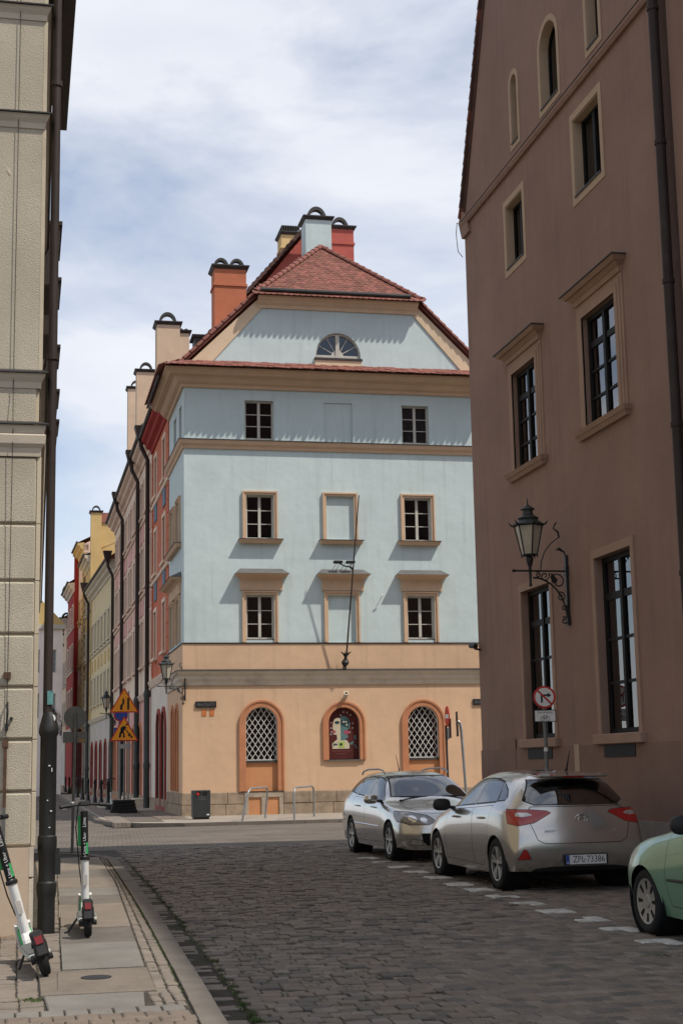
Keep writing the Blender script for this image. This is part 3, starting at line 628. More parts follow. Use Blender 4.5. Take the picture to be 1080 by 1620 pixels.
for k, w in enumerate(W3):
    u0, u1, z0, z1 = w
    if k == 1: m = MB(); FF.box(m, u0+.0, u1-.0, z0, z1, -.22, -.05); m.build('blind_panel', 'blue_plaster', bh)
    else: window(FF, bh, u0, u1, z0+.05, z1, .14, rows=3, inside='interior_red' if k == 0 else 'interior', curtain=None if k == 0 else ('curtain', .0, 1.0, .0, .95), glass='glass' if k == 0 else 'glass_blue')
for w in side_w:
    window(FS, bh, *w, .12, rows=3)
    if w[2] < 12: frame_of(FS, bh, w, .11, .05)
for (a, b, z) in ((48.8, 52.5, 9.05), ): sill_of(FS, bh, a, b, z-.02, .22, .14)
hood_of(FS, bh, 48.72, 52.6, 7.34, 7.86)
# lunette
m = MB(); li = [(9.62, 15.36), (11.09, 15.36)]+[(10.355+.735*math.cos(math.pi*k/16), 15.42+.735*math.sin(math.pi*k/16)) for k in range(17)]
band(m, FF, lun, li, -.2, -.08); FF.box(m, 10.29, 10.42, 15.36, 16.15, -.19, -.06)
for a in (30, 60, 120, 150):
    ca, sa_ = math.cos(R_(a)), math.sin(R_(a)); m.tube([FF.P(10.355+.2*ca, 15.42+.2*sa_, -.13), FF.P(10.355+.75*ca, 15.42+.75*sa_, -.13)], .016, 5)
FF.prism(m, [(10.355+.21*math.cos(math.pi*k/10), 15.42+.21*math.sin(math.pi*k/10)) for k in range(11)], -.15, -.1); FF.box(m, 9.62, 11.09, 15.34, 15.44, -.18, -.07)
lw = m.build('lunette_window', 'window_paint', bh)
m = MB(); FF.prism(m, li, -.14, -.135); m.build('pane', 'glass', lw); m = MB(); FF.prism(m, li, -.7, -.65); m.build('room', 'interior', lw)
m = MB(); FF.box(m, 9.55, 11.16, 14.8, 15.24, 0.0, .06); m.build('apron_panel', 'cream_trim', bh); m = MB(); FF.box(m, 9.53, 11.19, 15.24, 15.31, -.1, .10); m.build('sill', 'tin', bh)
# gable borders
for s in (0, 1):
    m = MB(); pts = [(5.1, 14.80), (5.96, 14.93), (7.74, 16.98), (7.62, 17.3)]
    if s: pts = [(20.76-a, b) for a, b in reversed(pts)]
    FF.prism(m, pts, 0.0, .04); m.build('raking_band', 'cream_trim', bh)
m = MB(); FF.box(m, 5.2, 15.6, 14.76, 14.94, 0, .035); m.build('base_band', 'cream_trim', bh)
m = MB(); m.sweep([(7.60, BY), (13.17, BY)], [(0, 16.98), (.06, 16.98), (.09, 17.08), (.18, 17.14), (.22, 17.22), (.34, 17.28), (.36, 17.34), (0, 17.36)]); m.build('gable_cornice', 'cream_trim', bh)
# ---- roof
RX, RZ, EZ, EXL, EXR = 10.38, 20.25, 14.74, 4.80, 15.96
slope = (RZ-EZ)/(RX-EXL)
def roof_z(x): return RZ-abs(x-RX)*slope
HZ = 17.42; hxl = RX-(RZ-HZ)/slope; hxr = RX+(RZ-HZ)/slope; HYA = BY+2.75
m = MB(); t = .10
vs = [(EXL, BY-.10, EZ), (EXL, BYB, EZ), (RX, BYB, RZ), (RX, HYA, RZ), (hxl, BY-.1, HZ)]
m.add([(x, y, z) for x, y, z in vs]+[(x, y, z-t) for x, y, z in vs], [(0, 1, 2, 3, 4), (9, 8, 7, 6, 5), (0, 4, 9, 5), (4, 3, 8, 9), (0, 5, 6, 1)])
vs = [(EXR, BY-.10, EZ), (EXR, BYB, EZ), (RX, BYB, RZ), (RX, HYA, RZ), (hxr, BY-.1, HZ)]
m.add([(x, y, z) for x, y, z in vs]+[(x, y, z-t) for x, y, z in vs], [(4, 3, 2, 1, 0), (5, 6, 7, 8, 9), (0, 5, 9, 4), (4, 9, 8, 3), (0, 1, 6, 5)])
m.add([(hxl, BY-.30, HZ-.02), (hxr, BY-.30, HZ-.02), (RX, HYA, RZ-.01)], [(0, 1, 2)])
rf = m.build('roof', 'roof_tile', bh)
def tile_mesh(w, l, th=0.018):
    p = [(-w/2, l), (-w/2, l*.28)]+[(-w/2*math.cos(math.pi*k/6), l*.28-l*.28*math.sin(math.pi*k/6)) for k in range(1, 6)]+[(w/2, l*.28), (w/2, l)]
    mb = MB(); mb.prism([(a, b, 0) for a, b in p], (0, 0, th)); return mb.mesh('roof_tile')
TMS = []
for q in range(5):
    k = (1.0, .82, 1.15, .9, .7)[q]; mat('roof_tile_%d' % q, (.215*k, .078*k*(1.0+.1*(q % 2)), .058*k), .8, .3, 3, .25, 30, dirt=(.09, .06, .04), dirt_amt=.6); TMS.append(tile_mesh(.195, .34)); TMS[-1].materials.append(M['roof_tile_%d' % q])
def place_tile(parent, p, right, upv_, tilt=0.05):
    tilt += random.uniform(-.02, .03); j = random.uniform(-.035, .035); r = (Vector(right).normalized()+Vector(upv_).normalized()*j).normalized(); u = (Vector(upv_).normalized()-Vector(right).normalized()*j).normalized(); n = r.cross(u)
    u2 = (u*math.cos(tilt)-n*math.sin(tilt)).normalized()*1.0; n2 = r.cross(u2)
    o = bpy.data.objects.new('roof_tile', random.choice(TMS+TMS[:3])); col.objects.link(o); o.parent = parent; o.matrix_parent_inverse = Matrix.Translation(-wloc(parent))
    o.matrix_basis = Matrix(((r.x, u2.x, n2.x, p[0]), (r.y, u2.y, n2.y, p[1]), (r.z, u2.z, n2.z, p[2]), (0, 0, 0, 1)))
    return o
# hip face: beaver-tail tiles one by one
b0 = Vector((RX, BY-.30, HZ)); apex = Vector((RX, HYA, RZ)); up_h = (apex-b0); Lh = up_h.length; up_n = up_h.normalized(); nrm = Vector((1, 0, 0)).cross(up_n)
half = (hxr-hxl)/2; row = 0; s_ = 0.02
while s_ < Lh-.12:
    hw = half*(1-s_/Lh); nn = int(hw*2/.2)+1
    for k in range(-nn//2-1, nn//2+2):
        x = (k+(.5 if row % 2 else 0))*.2
        if abs(x) < hw-.02: place_tile(rf, b0+Vector((x, 0, 0))+up_n*s_+nrm*(.015+random.uniform(0, .006)), (1, 0, 0), up_n)
    s_ += .165; row += 1
# two short courses under the hip gutter
for r_ in range(2):
    k = hxl-.05
    while k < hxr+.1:
        place_tile(rf, Vector((k+(.1 if r_ else 0), BY-.56+.2*r_, 17.30+.12*r_)), (1, 0, 0), (0, .8, .6), .03); k += .2
# tiled ledge over the cornice: all its courses as one part
m = MB()
def tile_geo(mb, p, r, u, w=.195, l=.34, th=.02, tilt=.05):
    r = Vector(r).normalized(); u = Vector(u).normalized(); n = r.cross(u); u = (u*math.cos(tilt)-n*math.sin(tilt)); n = r.cross(u); p = Vector(p)
    pl_ = [(-w/2, l), (-w/2, l*.28)]+[(-w/2*math.cos(math.pi*k/6), l*.28-l*.28*math.sin(math.pi*k/6)) for k in range(1, 6)]+[(w/2, l*.28), (w/2, l)]
    mb.prism([p+r*a+u*b for a, b in pl_], n*th)
upc_ = (0, .86, .42)
for r_ in range(4):
    k = BX0-.62+.15*r_
    while k < BX1+.4: tile_geo(m, (k+(.1 if r_ % 2 else 0), BY-.92+.21*r_+random.uniform(-.03, .03), 14.66+.092*r_+random.uniform(-.006, .008)), (1, 0, 0), upc_); k += .2
    k = BY-.6+.15*r_
    while k < BYB: tile_geo(m, (BX0-.92+.21*r_, k+(.1 if r_ % 2 else 0), 14.66+.092*r_), (0, -1, 0), (.86, 0, .42)); k += .2
lt = m.build('ledge_tiles', 'roof_tile', bh, recalc=False); lt['kind'] = 'stuff'
# half-round ridge and verge tiles, one by one
def ridge_mesh(l=.36, r0=.115, r1=.095):
    mb = MB(); mb.lathe([(r0, 0), (r0+.012, .02), (r0+.004, .06), (r1, l), (r1-.02, l)], 9, ax=(0, 1, 0), a0=0, full=math.pi*1.0); mxx = sum(v[0] for v in mb.v); mzz = sum(v[2] for v in mb.v); mb.xform(Matrix.Rotation(math.atan2(-mxx, mzz), 4, 'Y')); return mb.mesh('ridge_tile', smooth=True)
RM = ridge_mesh(); RM.materials.append(M['roof_tile'])
def ridge_run(parent, a, b, step=.3, up=(0, 0, 1), name='ridge_tile'):
    a = Vector(a); b = Vector(b); d = (b-a).normalized(); L_ = (b-a).length; n = int(L_/step); x = d.cross(Vector(up)).normalized(); z = x.cross(d)
    # the lathe half shell opens along its own axes: find which local axis is its crown
    for k in range(n):
        p = a+d*(k*L_/n); o = bpy.data.objects.new(name, RM); col.objects.link(o); o.parent = parent; o.matrix_parent_inverse = Matrix.Translation(-wloc(parent))
        o.matrix_basis = Matrix(((x.x, d.x, z.x, p.x), (x.y, d.y, z.y, p.y), (x.z, d.z, z.z, p.z), (0, 0, 0, 1)))
ridge_run(rf, (hxl-.02, BY-.3, HZ+.02), (RX, HYA, RZ+.03)); ridge_run(rf, (hxr+.02, BY-.3, HZ+.02), (RX, HYA, RZ+.03)); ridge_run(rf, (RX, HYA, RZ+.02), (RX, BYB, RZ+.02))
ridge_run(rf, (EXL+.1, BY-.06, EZ+.1), (hxl, BY-.06, HZ+.02)); ridge_run(rf, (EXR-.1, BY-.06, EZ+.1), (hxr, BY-.06, HZ+.02))
m = MB()
for k in range(9): pass
m.lathe([(.075, 0), (.075, 5.2), (.06, 5.2), (.06, 0)], 10, o=(hxl+.15, BY-.40, HZ+.10), ax=(1, 0, 0)); m.box(hxl+.13, hxl+.16, BY-.47, BY-.33, HZ+.04, HZ+.17); m.build('hip_gutter', 'tin', rf)
m = MB(); m.tube([(BX0-.80, BYB-.05, 14.60), (BX0-.80, BY+.3, 14.60)], .045, 8); m.build('eaves_gutter', 'tin', rf)

# chimneys: rendered stack, projecting band, slab cap and half-round clay/tin cowls
def chimney(parent, x0, x1, y0, y1, z0, z1, m_, cowls=1, style='arch', cr=.22, cap='tin'):
    mb = MB(); mb.box(x0, x1, y0, y1, z0, z1-.12)
    if style != 'plain': mb.box(x0-.04, x1+.04, y0-.04, y1+.04, z1-.75, z1-.66)
    st = mb.build('chimney', m_, parent)
    mb = MB(); mb.hexa([(x0-.02, y0-.02, z1-.12), (x1+.02, y0-.02, z1-.12), (x1+.02, y1+.02, z1-.12), (x0-.02, y1+.02, z1-.12), (x0-.1, y0-.1, z1-.02), (x1+.1, y0-.1, z1-.02), (x1+.1, y1+.1, z1-.02), (x0-.1, y1+.1, z1-.02)]); mb.box(x0-.11, x1+.11, y0-.11, y1+.11, z1-.02, z1+.02); mb.build('chimney_cap', cap, st)
    if style == 'louvre':
        mb = MB(); mb.box(x0+.02, x1-.02, y0+.02, y1-.02, z1+.26, z1+.32)
        for k in range(8): xx = x0+.03+(x1-x0-.1)*k/7; mb.box(xx, xx+.04, y0+.03, y0+.07, z1+.02, z1+.26); mb.box(xx, xx+.04, y1-.07, y1-.03, z1+.02, z1+.26)
        mb.build('louvre_cowl', 'tin', st)
    else:
        for k in range(cowls):
            cx = x0+(x1-x0)*(k+.5)/cowls; rr = min(cr, (x1-x0)/cowls*.5)
            mb = MB(); n = 14; a = []; b = []; c = []; d = []
            for q in range(n+1):
                t = math.pi*q/n; co, si = math.cos(t), math.sin(t)
                for L_, r2, y in ((a, rr, (y0+y1)/2-.12), (b, rr*.74, (y0+y1)/2-.12), (c, rr, (y0+y1)/2+.12), (d, rr*.74, (y0+y1)/2+.12)): L_.append((cx+r2*co, y, z1+.02+r2*si*1.35))
            N_ = n+1; vs = a+b+c+d; fs = []
            for q in range(n): fs += [(q, q+1, N_+q+1, N_+q), (2*N_+q, 3*N_+q, 3*N_+q+1, 2*N_+q+1), (q, 2*N_+q, 2*N_+q+1, q+1), (N_+q, N_+q+1, 3*N_+q+1, 3*N_+q)]
            mb.add(vs, fs); mb.build('chimney_cowl', cap, st)
    return st
mat('chim_orange', (0.50, 0.165, 0.085), .9, .12, 1.5, .1, 50, dirt=(.35, .12, .07)); mat('chim_coral', (0.45, 0.11, 0.085), .9, .12, 1.5, .1, 50); mat('chim_yellow', (0.60, 0.42, 0.2), .9, .12, 1.5, .1, 50); mat('chim_cream', (0.60, 0.45, 0.32), .9, .1, 1.2, .1, 50, dirt=(.45, .33, .25))
chimney(bh, 6.42, 7.55, 50.2, 51.1, 15.9, 19.2, 'chim_orange', 2, cr=.3)
chimney(bh, 10.0, 10.97, 51.6, 52.5, 19.4, 21.78, 'blue_plaster', 1, 'plain', cr=.38)
# small rooftop boxes and vents on the left slope
m = MB(); m.box(5.9, 6.3, 51.8, 52.6, 16.0, 17.0); m.box(5.8, 6.4, 51.75, 52.65, 17.0, 17.1); m.build('roof_hatch', 'tin', bh)

# ================================================================== right-hand gabled house
GX = 8.6; FG = Fr((GX, 0), (0, 1), (-1, 0))
gh = thing('gabled_house', 'tall brown rendered house with steep tiled gable standing in shade on the right', 'house', (GX, 22.8, 0))
G0, G1, GE, GAZ = 18.12, 27.5, 12.4, 22.3; GM = (G0+G1)/2
gl = [(23.42, 24.88, 1.98, 4.55), (19.98, 21.40, 1.98, 4.66)]
g1 = [(23.60, 24.85, 6.70, 8.50), (20.03, 21.38, 6.70, 8.50)]
g2 = [(24.0, 24.93, 10.50, 11.72), (20.34, 21.44, 10.54, 11.86)]
g3 = [(24.06, 24.40, 12.72, 14.02), (22.0, 22.82, 12.66, 14.1), (20.18, 20.66, 12.70, 14.0)]
m = MB(); FG.wall(m, [(G0, 0.0), (G1, 0.0), (G1, GE), (GM, GAZ), (G0, GE)], [rect(*w) for w in gl+g1+g2]+[arch(*w, n=12, pointed=False) for k, w in enumerate(g3)], 0, .2)
m.add([FG.P(G1, 0, 0), FG.P(G1, 0, -22), FG.P(G1, GE, -22), FG.P(G1, GE, 0), FG.P(G0, 0, 0), FG.P(G0, 0, -22), FG.P(G0, GE, -22), FG.P(G0, GE, 0)], [(0, 1, 2, 3), (4, 7, 6, 5)])  # unseen depth, extended to darken reflections in the corner house windows
m.add([FG.P(G1, 0, -22), FG.P(G0, 0, -22), FG.P(G0, GE, -22), FG.P(GM, GAZ, -22), FG.P(G1, GE, -22)], [(0, 1, 2, 3, 4)])
m.build('wall', 'brown_plaster', gh, recalc=False)
m = MB(); FG.prism(m, [(G0, GE), (GM, GAZ), (G1, GE), (G1+.15, GE+.02), (GM, GAZ+.32), (G0-.15, GE+.02)], -22.2, .03); grf = m.build('roof', 'roof_tile_dark', gh)
for s in (1, -1):                                    # verge tiles stepping up the gable edge
    a = Vector(FG.P(G1+.05 if s > 0 else G0-.05, GE+.10, .0)); b = Vector(FG.P(GM, GAZ+.2, .0)); n = 52
    for k in range(n):
        p = a.lerp(b, (k+.5)/n); d = (b-a).normalized(); sd = Vector((0, d.z, -d.y))*(-1 if s > 0 else 1)
        if sd.z < 0: sd = -sd
        q = MB(); h = .11; c0 = p-d*.12; c1 = p+d*.12
        q.hexa([c0+Vector((-.1, 0, 0)), c1+Vector((-.1, 0, 0)), c1+Vector((.2, 0, 0)), c0+Vector((.2, 0, 0)), c0+sd*.10+Vector((-.1, 0, 0)), c1+sd*.045+Vector((-.1, 0, 0)), c1+sd*.045+Vector((.2, 0, 0)), c0+sd*.10+Vector((.2, 0, 0))])
        q.build('verge_tile', 'roof_tile_dark' if k % 9 else 'roof_tile', grf, bevel=.012)
m = MB(); FG.prism(m, [(G1-.45, GE-.35), (G1+.02, GE-.35), (G1+.22, GE+.05), (G1+.02, GE+.25), (G1-.3, GE+.05)], -.3, .06); m.build('kneeler', 'brown_plaster', gh)
m = MB(); m.tube([FG.P(G1+.2, GE+.02, .05), FG.P(G1+.34, GE+.12, .05), FG.P(G1+.42, GE-.1, .05), FG.P(G1+.33, GE-.5, .05), FG.P(G1+.1, GE-.7, .03)], .008, 5); m.build('lightning_wire', 'tin', gh)
m = MB(); m.sweep([FG.P(G1, 0, 0)[:2], FG.P(G0, 0, 0)[:2]], [(0, 12.28), (.05, 12.28), (.08, 12.34), (.08, 12.39), (0, 12.43)]); m.build('string_course', 'brown_plaster', gh)
m = MB(); m.sweep([FG.P(G1, 0, 0)[:2], FG.P(G0, 0, 0)[:2]], [(0, 12.432), (.09, 12.392), (.09, 12.402), (0, 12.45)]); m.build('flashing', 'tin', gh)
m = MB(); FG.box(m, G0, G1+.015, .0, 1.83, -.3, .018)
m.build('dado', 'brown_dado', gh); m = MB(); FG.box(m, G0, 26.0, .0, .74, -.3, .05); m.build('plinth', 'grey_plinth', gh)
for k, w in enumerate(gl):
    u0, u1, z0, z1 = w
    m = MB(); band(m, FG, rect(u0-.12, u1+.12, z0, z1+.13), rect(u0, u1, z0-.001, z1), 0, .022); m.build('window_surround', 'brown_trim', gh)
    m = MB(); FG.box(m, u0-.2, u1+.2, z0-.15, z0, -.15, .09); m.build('sill', 'brown_trim', gh, bevel=.01)
    m = MB(); FG.box(m, u0+.15, u1-.1, z0-.34, z0-.16, .019, .03); m.build('vent_grille', 'window_dark', gh)
    window(FG, gh, u0, u1, z0, z1, .12, 'window_dark', 2, 4, .08, .045, transom=(0, .27, .53, .79, 1), glass='glass_sky', curtain=('blind', 0, 1, .78, 1.0))
for k, w in enumerate(g1):
    u0, u1, z0, z1 = w
    m = MB()
    for (g, d) in ((.25, .02), (.18, .038), (.10, .052)): band(m, FG, rect(u0-g, u1+g, z0, z1+g), rect(u0, u1, z0-.001, z1), 0 if g == .25 else .012, d)
    m.build('window_surround', 'brown_trim', gh)
    m = MB()
    for (a, d, z, a2, d2, zz) in ((.25, .05, z1+.25, .27, .07, z1+.33), (.27, .08, z1+.33, .34, .14, z1+.39), (.36, .17, z1+.39, .42, .22, z1+.45)):
        m.hexa([FG.P(u0-a, z, 0), FG.P(u1+a, z, 0), FG.P(u1+a, z, d), FG.P(u0-a, z, d), FG.P(u0-a2, zz, 0), FG.P(u1+a2, zz, 0), FG.P(u1+a2, zz, d2), FG.P(u0-a2, zz, d2)])
    m.build('window_hood', 'brown_trim', gh); m = MB(); FG.box(m, u0-.44, u1+.44, z1+.453, z1+.47, 0.002, .24); m.build('hood_flashing', 'tin', gh)
    m = MB()
    for (a, d, z, a2, d2, zz) in ((.28, .06, z0-.14, .31, .10, z0-.07), (.33, .11, z0-.07, .36, .14, z0)):
        m.hexa([FG.P(u0-a, z, 0), FG.P(u1+a, z, 0), FG.P(u1+a, z, d), FG.P(u0-a, z, d), FG.P(u0-a2, zz, 0), FG.P(u1+a2, zz, 0), FG.P(u1+a2, zz, d2), FG.P(u0-a2, zz, d2)])
    m.build('sill', 'brown_trim', gh)
    window(FG, gh, u0, u1, z0, z1, .06, 'window_dark', 2, 4, .07, .04, transom=(0, .24, .5, .76, 1) , glass='glass_sky')
for k, w in enumerate(g2):
    u0, u1, z0, z1 = w; g = .12
    m = MB(); band(m, FG, rect(u0-g, u1+g, z0-g, z1+g), rect(u0, u1, z0, z1), 0, .012); m.build('window_surround', 'tan_trim', gh)
    m = MB(); FG.box(m, u0, u1, z0, z0+.03, -.2, .03); m.build('sill', 'tin', gh)
    m = MB(); band(m, FG, rect(u0+.005, u1-.005, z0+.005, z1-.005), rect(u0+.02, u1-.02, z0+.02, z1-.02), -.15, -.001); m.build('reveal', 'tan_trim', gh)
    window(FG, gh, u0, u1, z0, z1, .14, 'window_dark', 2, 1, .06, .04, glass='glass_blue')
for k, w in enumerate(g3):
    u0, u1, z0, z1 = w; g = .1; pt = False
    m = MB(); band(m, FG, arch(u0-g, u1+g, z0-g, z1+g, 12, pt), arch(*w, 12, pt), 0, .012); m.build('window_surround', 'tan_trim', gh)
    m = MB(); band(m, FG, arch(u0+.004, u1-.004, z0+.004, z1-.004, 12, pt), arch(u0+.015, u1-.015, z0+.015, z1-.015, 12, pt), -.16, -.001); m.build('reveal', 'tan_trim', gh)
    m = MB(); FG.box(m, u0, u1, z0, z0+.03, -.2, .03); m.build('sill', 'tin', gh)
    m = MB(); band(m, FG, arch(*w, 12, pt), arch(u0+.05, u1-.05, z0+.05, z1-.05, 12, pt), -.19, -.15); wz = m.build('window', 'window_dark', gh)
    m = MB(); FG.prism(m, arch(*w, 12, pt), -.18, -.175); m.build('pane', 'glass', wz); m = MB(); FG.prism(m, arch(*w, 12, pt), -.6, -.55); m.build('room', 'interior', wz)
m = MB(); FG.box(m, 25.45, 26.35, .76, 2.0, .019, .026); m.build('meter_hatch', 'brown_dado', gh)
m = MB(); FG.box(m, 22.35, 22.55, 1.35, 1.85, .02, .03); m.build('wall_plate', 'tan_trim', gh)
def downpipe(name, label, pts, r, m_, brackets=(), loc=None, hopper=None):
    t = thing(name, label, 'downpipe', loc or pts[-1])
    q = MB(); q.tube(pts, r, 10); q.build('pipe', m_, t, smooth=True)
    for b in brackets:
        q = MB(); q.lathe([(r+.001, b-.03), (r+.015, b-.03), (r+.015, b+.03), (r+.001, b+.03)], 10, o=(pts[0][0], pts[0][1], 0)); q.build('bracket', m_, t)
    return t
downpipe('downpipe', 'dark brown downpipe at the near edge of the brown gabled house', [FG.P(18.02, 13.0, .1), FG.P(18.02, 0.3, .1)], .07, 'pipe_brown', (2, 4, 6, 8, 10, 12))
# the lower house next to it, towards the camera
ah = thing('adjoining_house', 'plain brown rendered house front right of the downpipe at the frame edge', 'house', (GX, 10, 0))
m = MB(); FG.box(m, 1.0, 17.9, 0, 13.5, -8, -.04); m.build('wall', 'brown_plaster', ah); m = MB(); FG.box(m, 1.0, 17.9, 13.5, 13.8, -8.2, .15); m.build('eaves', 'brown_trim', ah)  # eaves out of view, raised so the house's shadow reaches the left kerb
m = MB(); FG.box(m, 1.0, 17.9, 0, .74, -.3, .0); m.build('plinth', 'grey_plinth', ah)
m = MB(); m.add([FG.P(1, 13.8, .2), FG.P(17.9, 13.8, .2), FG.P(17.9, 16.0, -4.0), FG.P(1, 16.0, -4.0), FG.P(17.9, 13.8, -8), FG.P(1, 13.8, -8)], [(0, 1, 2, 3), (3, 2, 4, 5)]); m.build('roof', 'roof_tile_dark', ah)
for a in (3, 7, 11, 15):
    for z in (2.0, 6.7, 10.0): window(Fr((GX-.03, 0), (0, 1), (-1, 0)), ah, a, a+1.3, z, z+1.9, -.02, 'window_dark', 2, 3)

# ================================================================== left corner house
lh = thing('rendered_house', 'cream rough-rendered house corner with banded blocks at the left edge', 'house', (0.1, 14.4, 0))
LX, LY = 0.15, 14.4; FL = Fr((0, LY), (1, 0), (0, -1))
m = MB(); FL.box(m, -7, LX-.03, 0.0, 16.0, -15, -.03); m.build('wall', 'cream_render', lh)
zj = [0.89, 1.39, 1.87, 2.36, 2.86, 3.37, 3.92, 4.58]
rnd = random.Random(5)
for z0, z1 in zip(zj[:-1], zj[1:]):
    for u0, u1 in ((-2.9, -1.45), (-1.43, LX-.045)):
        m = MB(); FL.box(m, u0, u1, z0+.012, z1-.014, -.05, .012+rnd.uniform(-.003, .003)); m.build('rusticated_block', 'rough_render', lh, bevel=.014)
    m = MB(); m.box(LX-.042, LX, LY-.004, LY+14, z0+.004, z1-.003); m.build('corner_strip', 'cream_render', lh, bevel=.004)
m = MB(); FL.box(m, -7, LX-.055, 0.05, .88, -.05, .05); m.build('plinth', 'smooth_render', lh)
m = MB(); FL.box(m, LX-.053, LX-.012, 0.05, .6, -.05, .045); FL.box(m, LX-.053, LX-.012, .62, .885, -.05, .047); m.build('plinth_edge', 'stone_trim', lh)
lp = [(-7, LY), (LX-.03, LY), (LX+.12, 30.0)]
m = MB(); m.sweep(lp, [(0, 4.58), (.02, 4.58), (.03, 4.66), (.06, 4.7), (.07, 4.78), (.05, 4.80), (.0, 4.80)]); m.sweep(lp, [(0, 4.802), (.05, 4.802), (.07, 4.88), (0, 4.90)]); m.build('string_course', 'stone_trim', lh)
m = MB(); m.sweep(lp, [(0, 4.902), (.095, 4.882), (.095, 4.895), (0, 4.93)]); m.build('flashing', 'tin', lh)
m = MB(); FL.box(m, -7, LX-.06, 4.93, 5.30, -.05, .004); m.build('frieze', 'rough_render', lh)
for zt in (5.42, 8.11, 9.28):
    m = MB(); m.sweep(lp, [(0, zt-.16), (.015, zt-.16), (.02, zt-.1), (.045, zt-.06), (.06, zt-.02), (0, zt-.01)]); m.build('string_course', 'stone_trim', lh)
    m = MB(); m.sweep(lp, [(0, zt-.008), (.085, zt-.018), (.085, zt-.004), (0, zt+.03)]); m.build('flashing', 'tin', lh)
for z0, z1 in ((5.45, 7.95), (8.14, 9.12), (9.31, 15.6)):
    m = MB(); FL.box(m, -7, LX-.045, z0, z1, -.05, .004); m.build('wall_panel', 'rough_render', lh); m = MB(); m.box(LX-.043, LX-.004, LY-.002, LY+.2, z0, z1); m.build('corner_strip', 'cream_render', lh)
# side wall: window hoods seen edge on, eaves
SX = lambda y: .38+(y-18.1)*.0217
for y in (18.3, 20.5, 23.9, 26.8, 29.2):
    x = SX(y); m = MB(); m.hexa([(.1, y, 7.62), (x-.06, y, 7.62), (x-.06, y+1.3, 7.62), (.1, y+1.3, 7.62), (.1, y, 8.40), (x, y, 8.40), (x, y+1.3, 8.40), (.1, y+1.3, 8.40)]); m.box(.1, x+.02, y-.04, y+1.34, 8.40, 8.45); m.build('window_hood', 'pipe_brown', lh)
m = MB(); m.box(-7, .60, 14.2, 30.6, 15.7, 15.85); m.box(.52, .74, 14.1, 30.7, 15.2, 15.9); m.build('eaves', 'pipe_brown', lh)
m = MB(); m.add([(.74, 14.1, 15.85), (.74, 30.7, 15.85), (-3.4, 30.7, 20.0), (-3.4, 14.1, 20.0), (-7.2, 14.1, 15.85), (-7.2, 30.7, 15.85)], [(0, 1, 2, 3), (3, 2, 5, 4), (0, 3, 4), (1, 5, 2)]); m.build('roof', 'roof_tile_dark', lh)
m = MB(); m.tube([(-.13, LY-.03, 15), (-.13, LY-.03, 5.2), (-.125, LY-.06, 4.8), (-.13, LY-.03, 2.45)], .004, 5); m.tube([(-.13, LY-.03, 2.45), (-.135, LY-.03, 1.85)], .004, 5); m.build('lightning_wire', 'tin', lh)
m = MB(); m.box(-.165, -.1, LY-.05, LY-.012, 2.44, 2.5); m.build('wire_clamp', 'rust', lh); m = MB(); m.box(-.165, -.11, LY-.05, LY-.012, 1.80, 1.87); m.box(-.152, -.122, LY-.045, LY-.03, 1.25, 1.81); m.build('wire_clamp', 'rust', lh)
m = MB(); m.box(-.15, -.124, LY-.045, LY-.03, .6, 1.25); m.build('earth_strip', 'tin_grey', lh)
m = MB(); m.tube([(-.125, LY-.02, 2.22), (-.125, LY-.06, 2.2), (-.12, LY-.075, 2.12), (-.125, LY-.07, 2.06), (-.13, LY-.06, 2.02)], .008, 6); m.box(-.145, -.115, LY-.07, LY-.01, 1.96, 2.02); m.box(-.1, -.075, LY-.04, LY-.01, 2.05, 2.08); m.build('wall_hook', 'iron', lh)
m = MB(); FL.prism(m, [(-.24, 7.50), (-.21, 7.52), (-.19, 7.46), (-.20, 7.44)], -.01, .008); m.build('chip', 'stone_trim', lh)
# cast-iron foot and painted pipe on the corner
PX, PY = .262, 14.56
dp = thing('downpipe', 'dark brown downpipe with thick black cast-iron foot on the cream house corner', 'downpipe', (PX, PY, 0))
m = MB(); m.tube([(PX-.02, PY, 15.2), (PX-.015, PY, 2.0)], .045, 12); m.build('pipe', 'pipe_brown', dp, smooth=True)
m = MB(); m.lathe([(.05, 2.13), (.062, 2.10), (.088, 2.0), (.094, 1.97), (.094, 1.93), (.078, 1.9), (.078, .98), (.088, .97), (.09, .93), (.088, .83), (.078, .80), (.078, .56), (.092, .545), (.094, .50), (.088, .44), (.080, .40), (.080, .05)], 18, o=(PX, PY, 0)); m.build('cast_iron_foot', 'cast_iron', dp, smooth=True, angle=30)
m = MB(); m.box(PX+.07, PX+.125, PY-.04, PY+.05, .62, .80); m.box(PX+.07, PX+.115, PY-.04, PY+.05, .80, .86); m.build('inspection_lug', 'cast_iron', dp)
for z in (5.6, 8.5, 11): m = MB(); m.lathe([(.046, z), (.058, z), (.058, z+.06), (.046, z+.06)], 12, o=(PX-.018, PY, 0)); m.build('bracket', 'pipe_brown', dp)
mat('sticker_white', (.7, .7, .68), .6, .1, 8); mat('sticker_teal', (.12, .28, .27), .6, .3, 30)
m = MB(); m.box(PX-.02, PX+.035, PY-.052, PY-.047, 2.2, 2.33); m.build('sticker', 'sticker_teal', dp)
m = MB(); m.lathe([(.001, 0), (.04, 0), (.04, .004)], 14, o=(PX+.02, PY-.05, 2.07), ax=(0, -1, .1)); m.build('sticker', 'sticker_white', dp)
for (a, z, w, h) in ((.0, 1.62, .018, .012), (.028, 1.57, .008, .035), (.02, 1.2, .02, .012), (-.01, 1.3, .012, .01), (.01, 1.05, .015, .01)):
    m = MB(); m.box(PX+a, PX+a+w, PY-.083, PY-.076, z, z+h); m.build('sticker_scrap', 'sticker_white', dp)
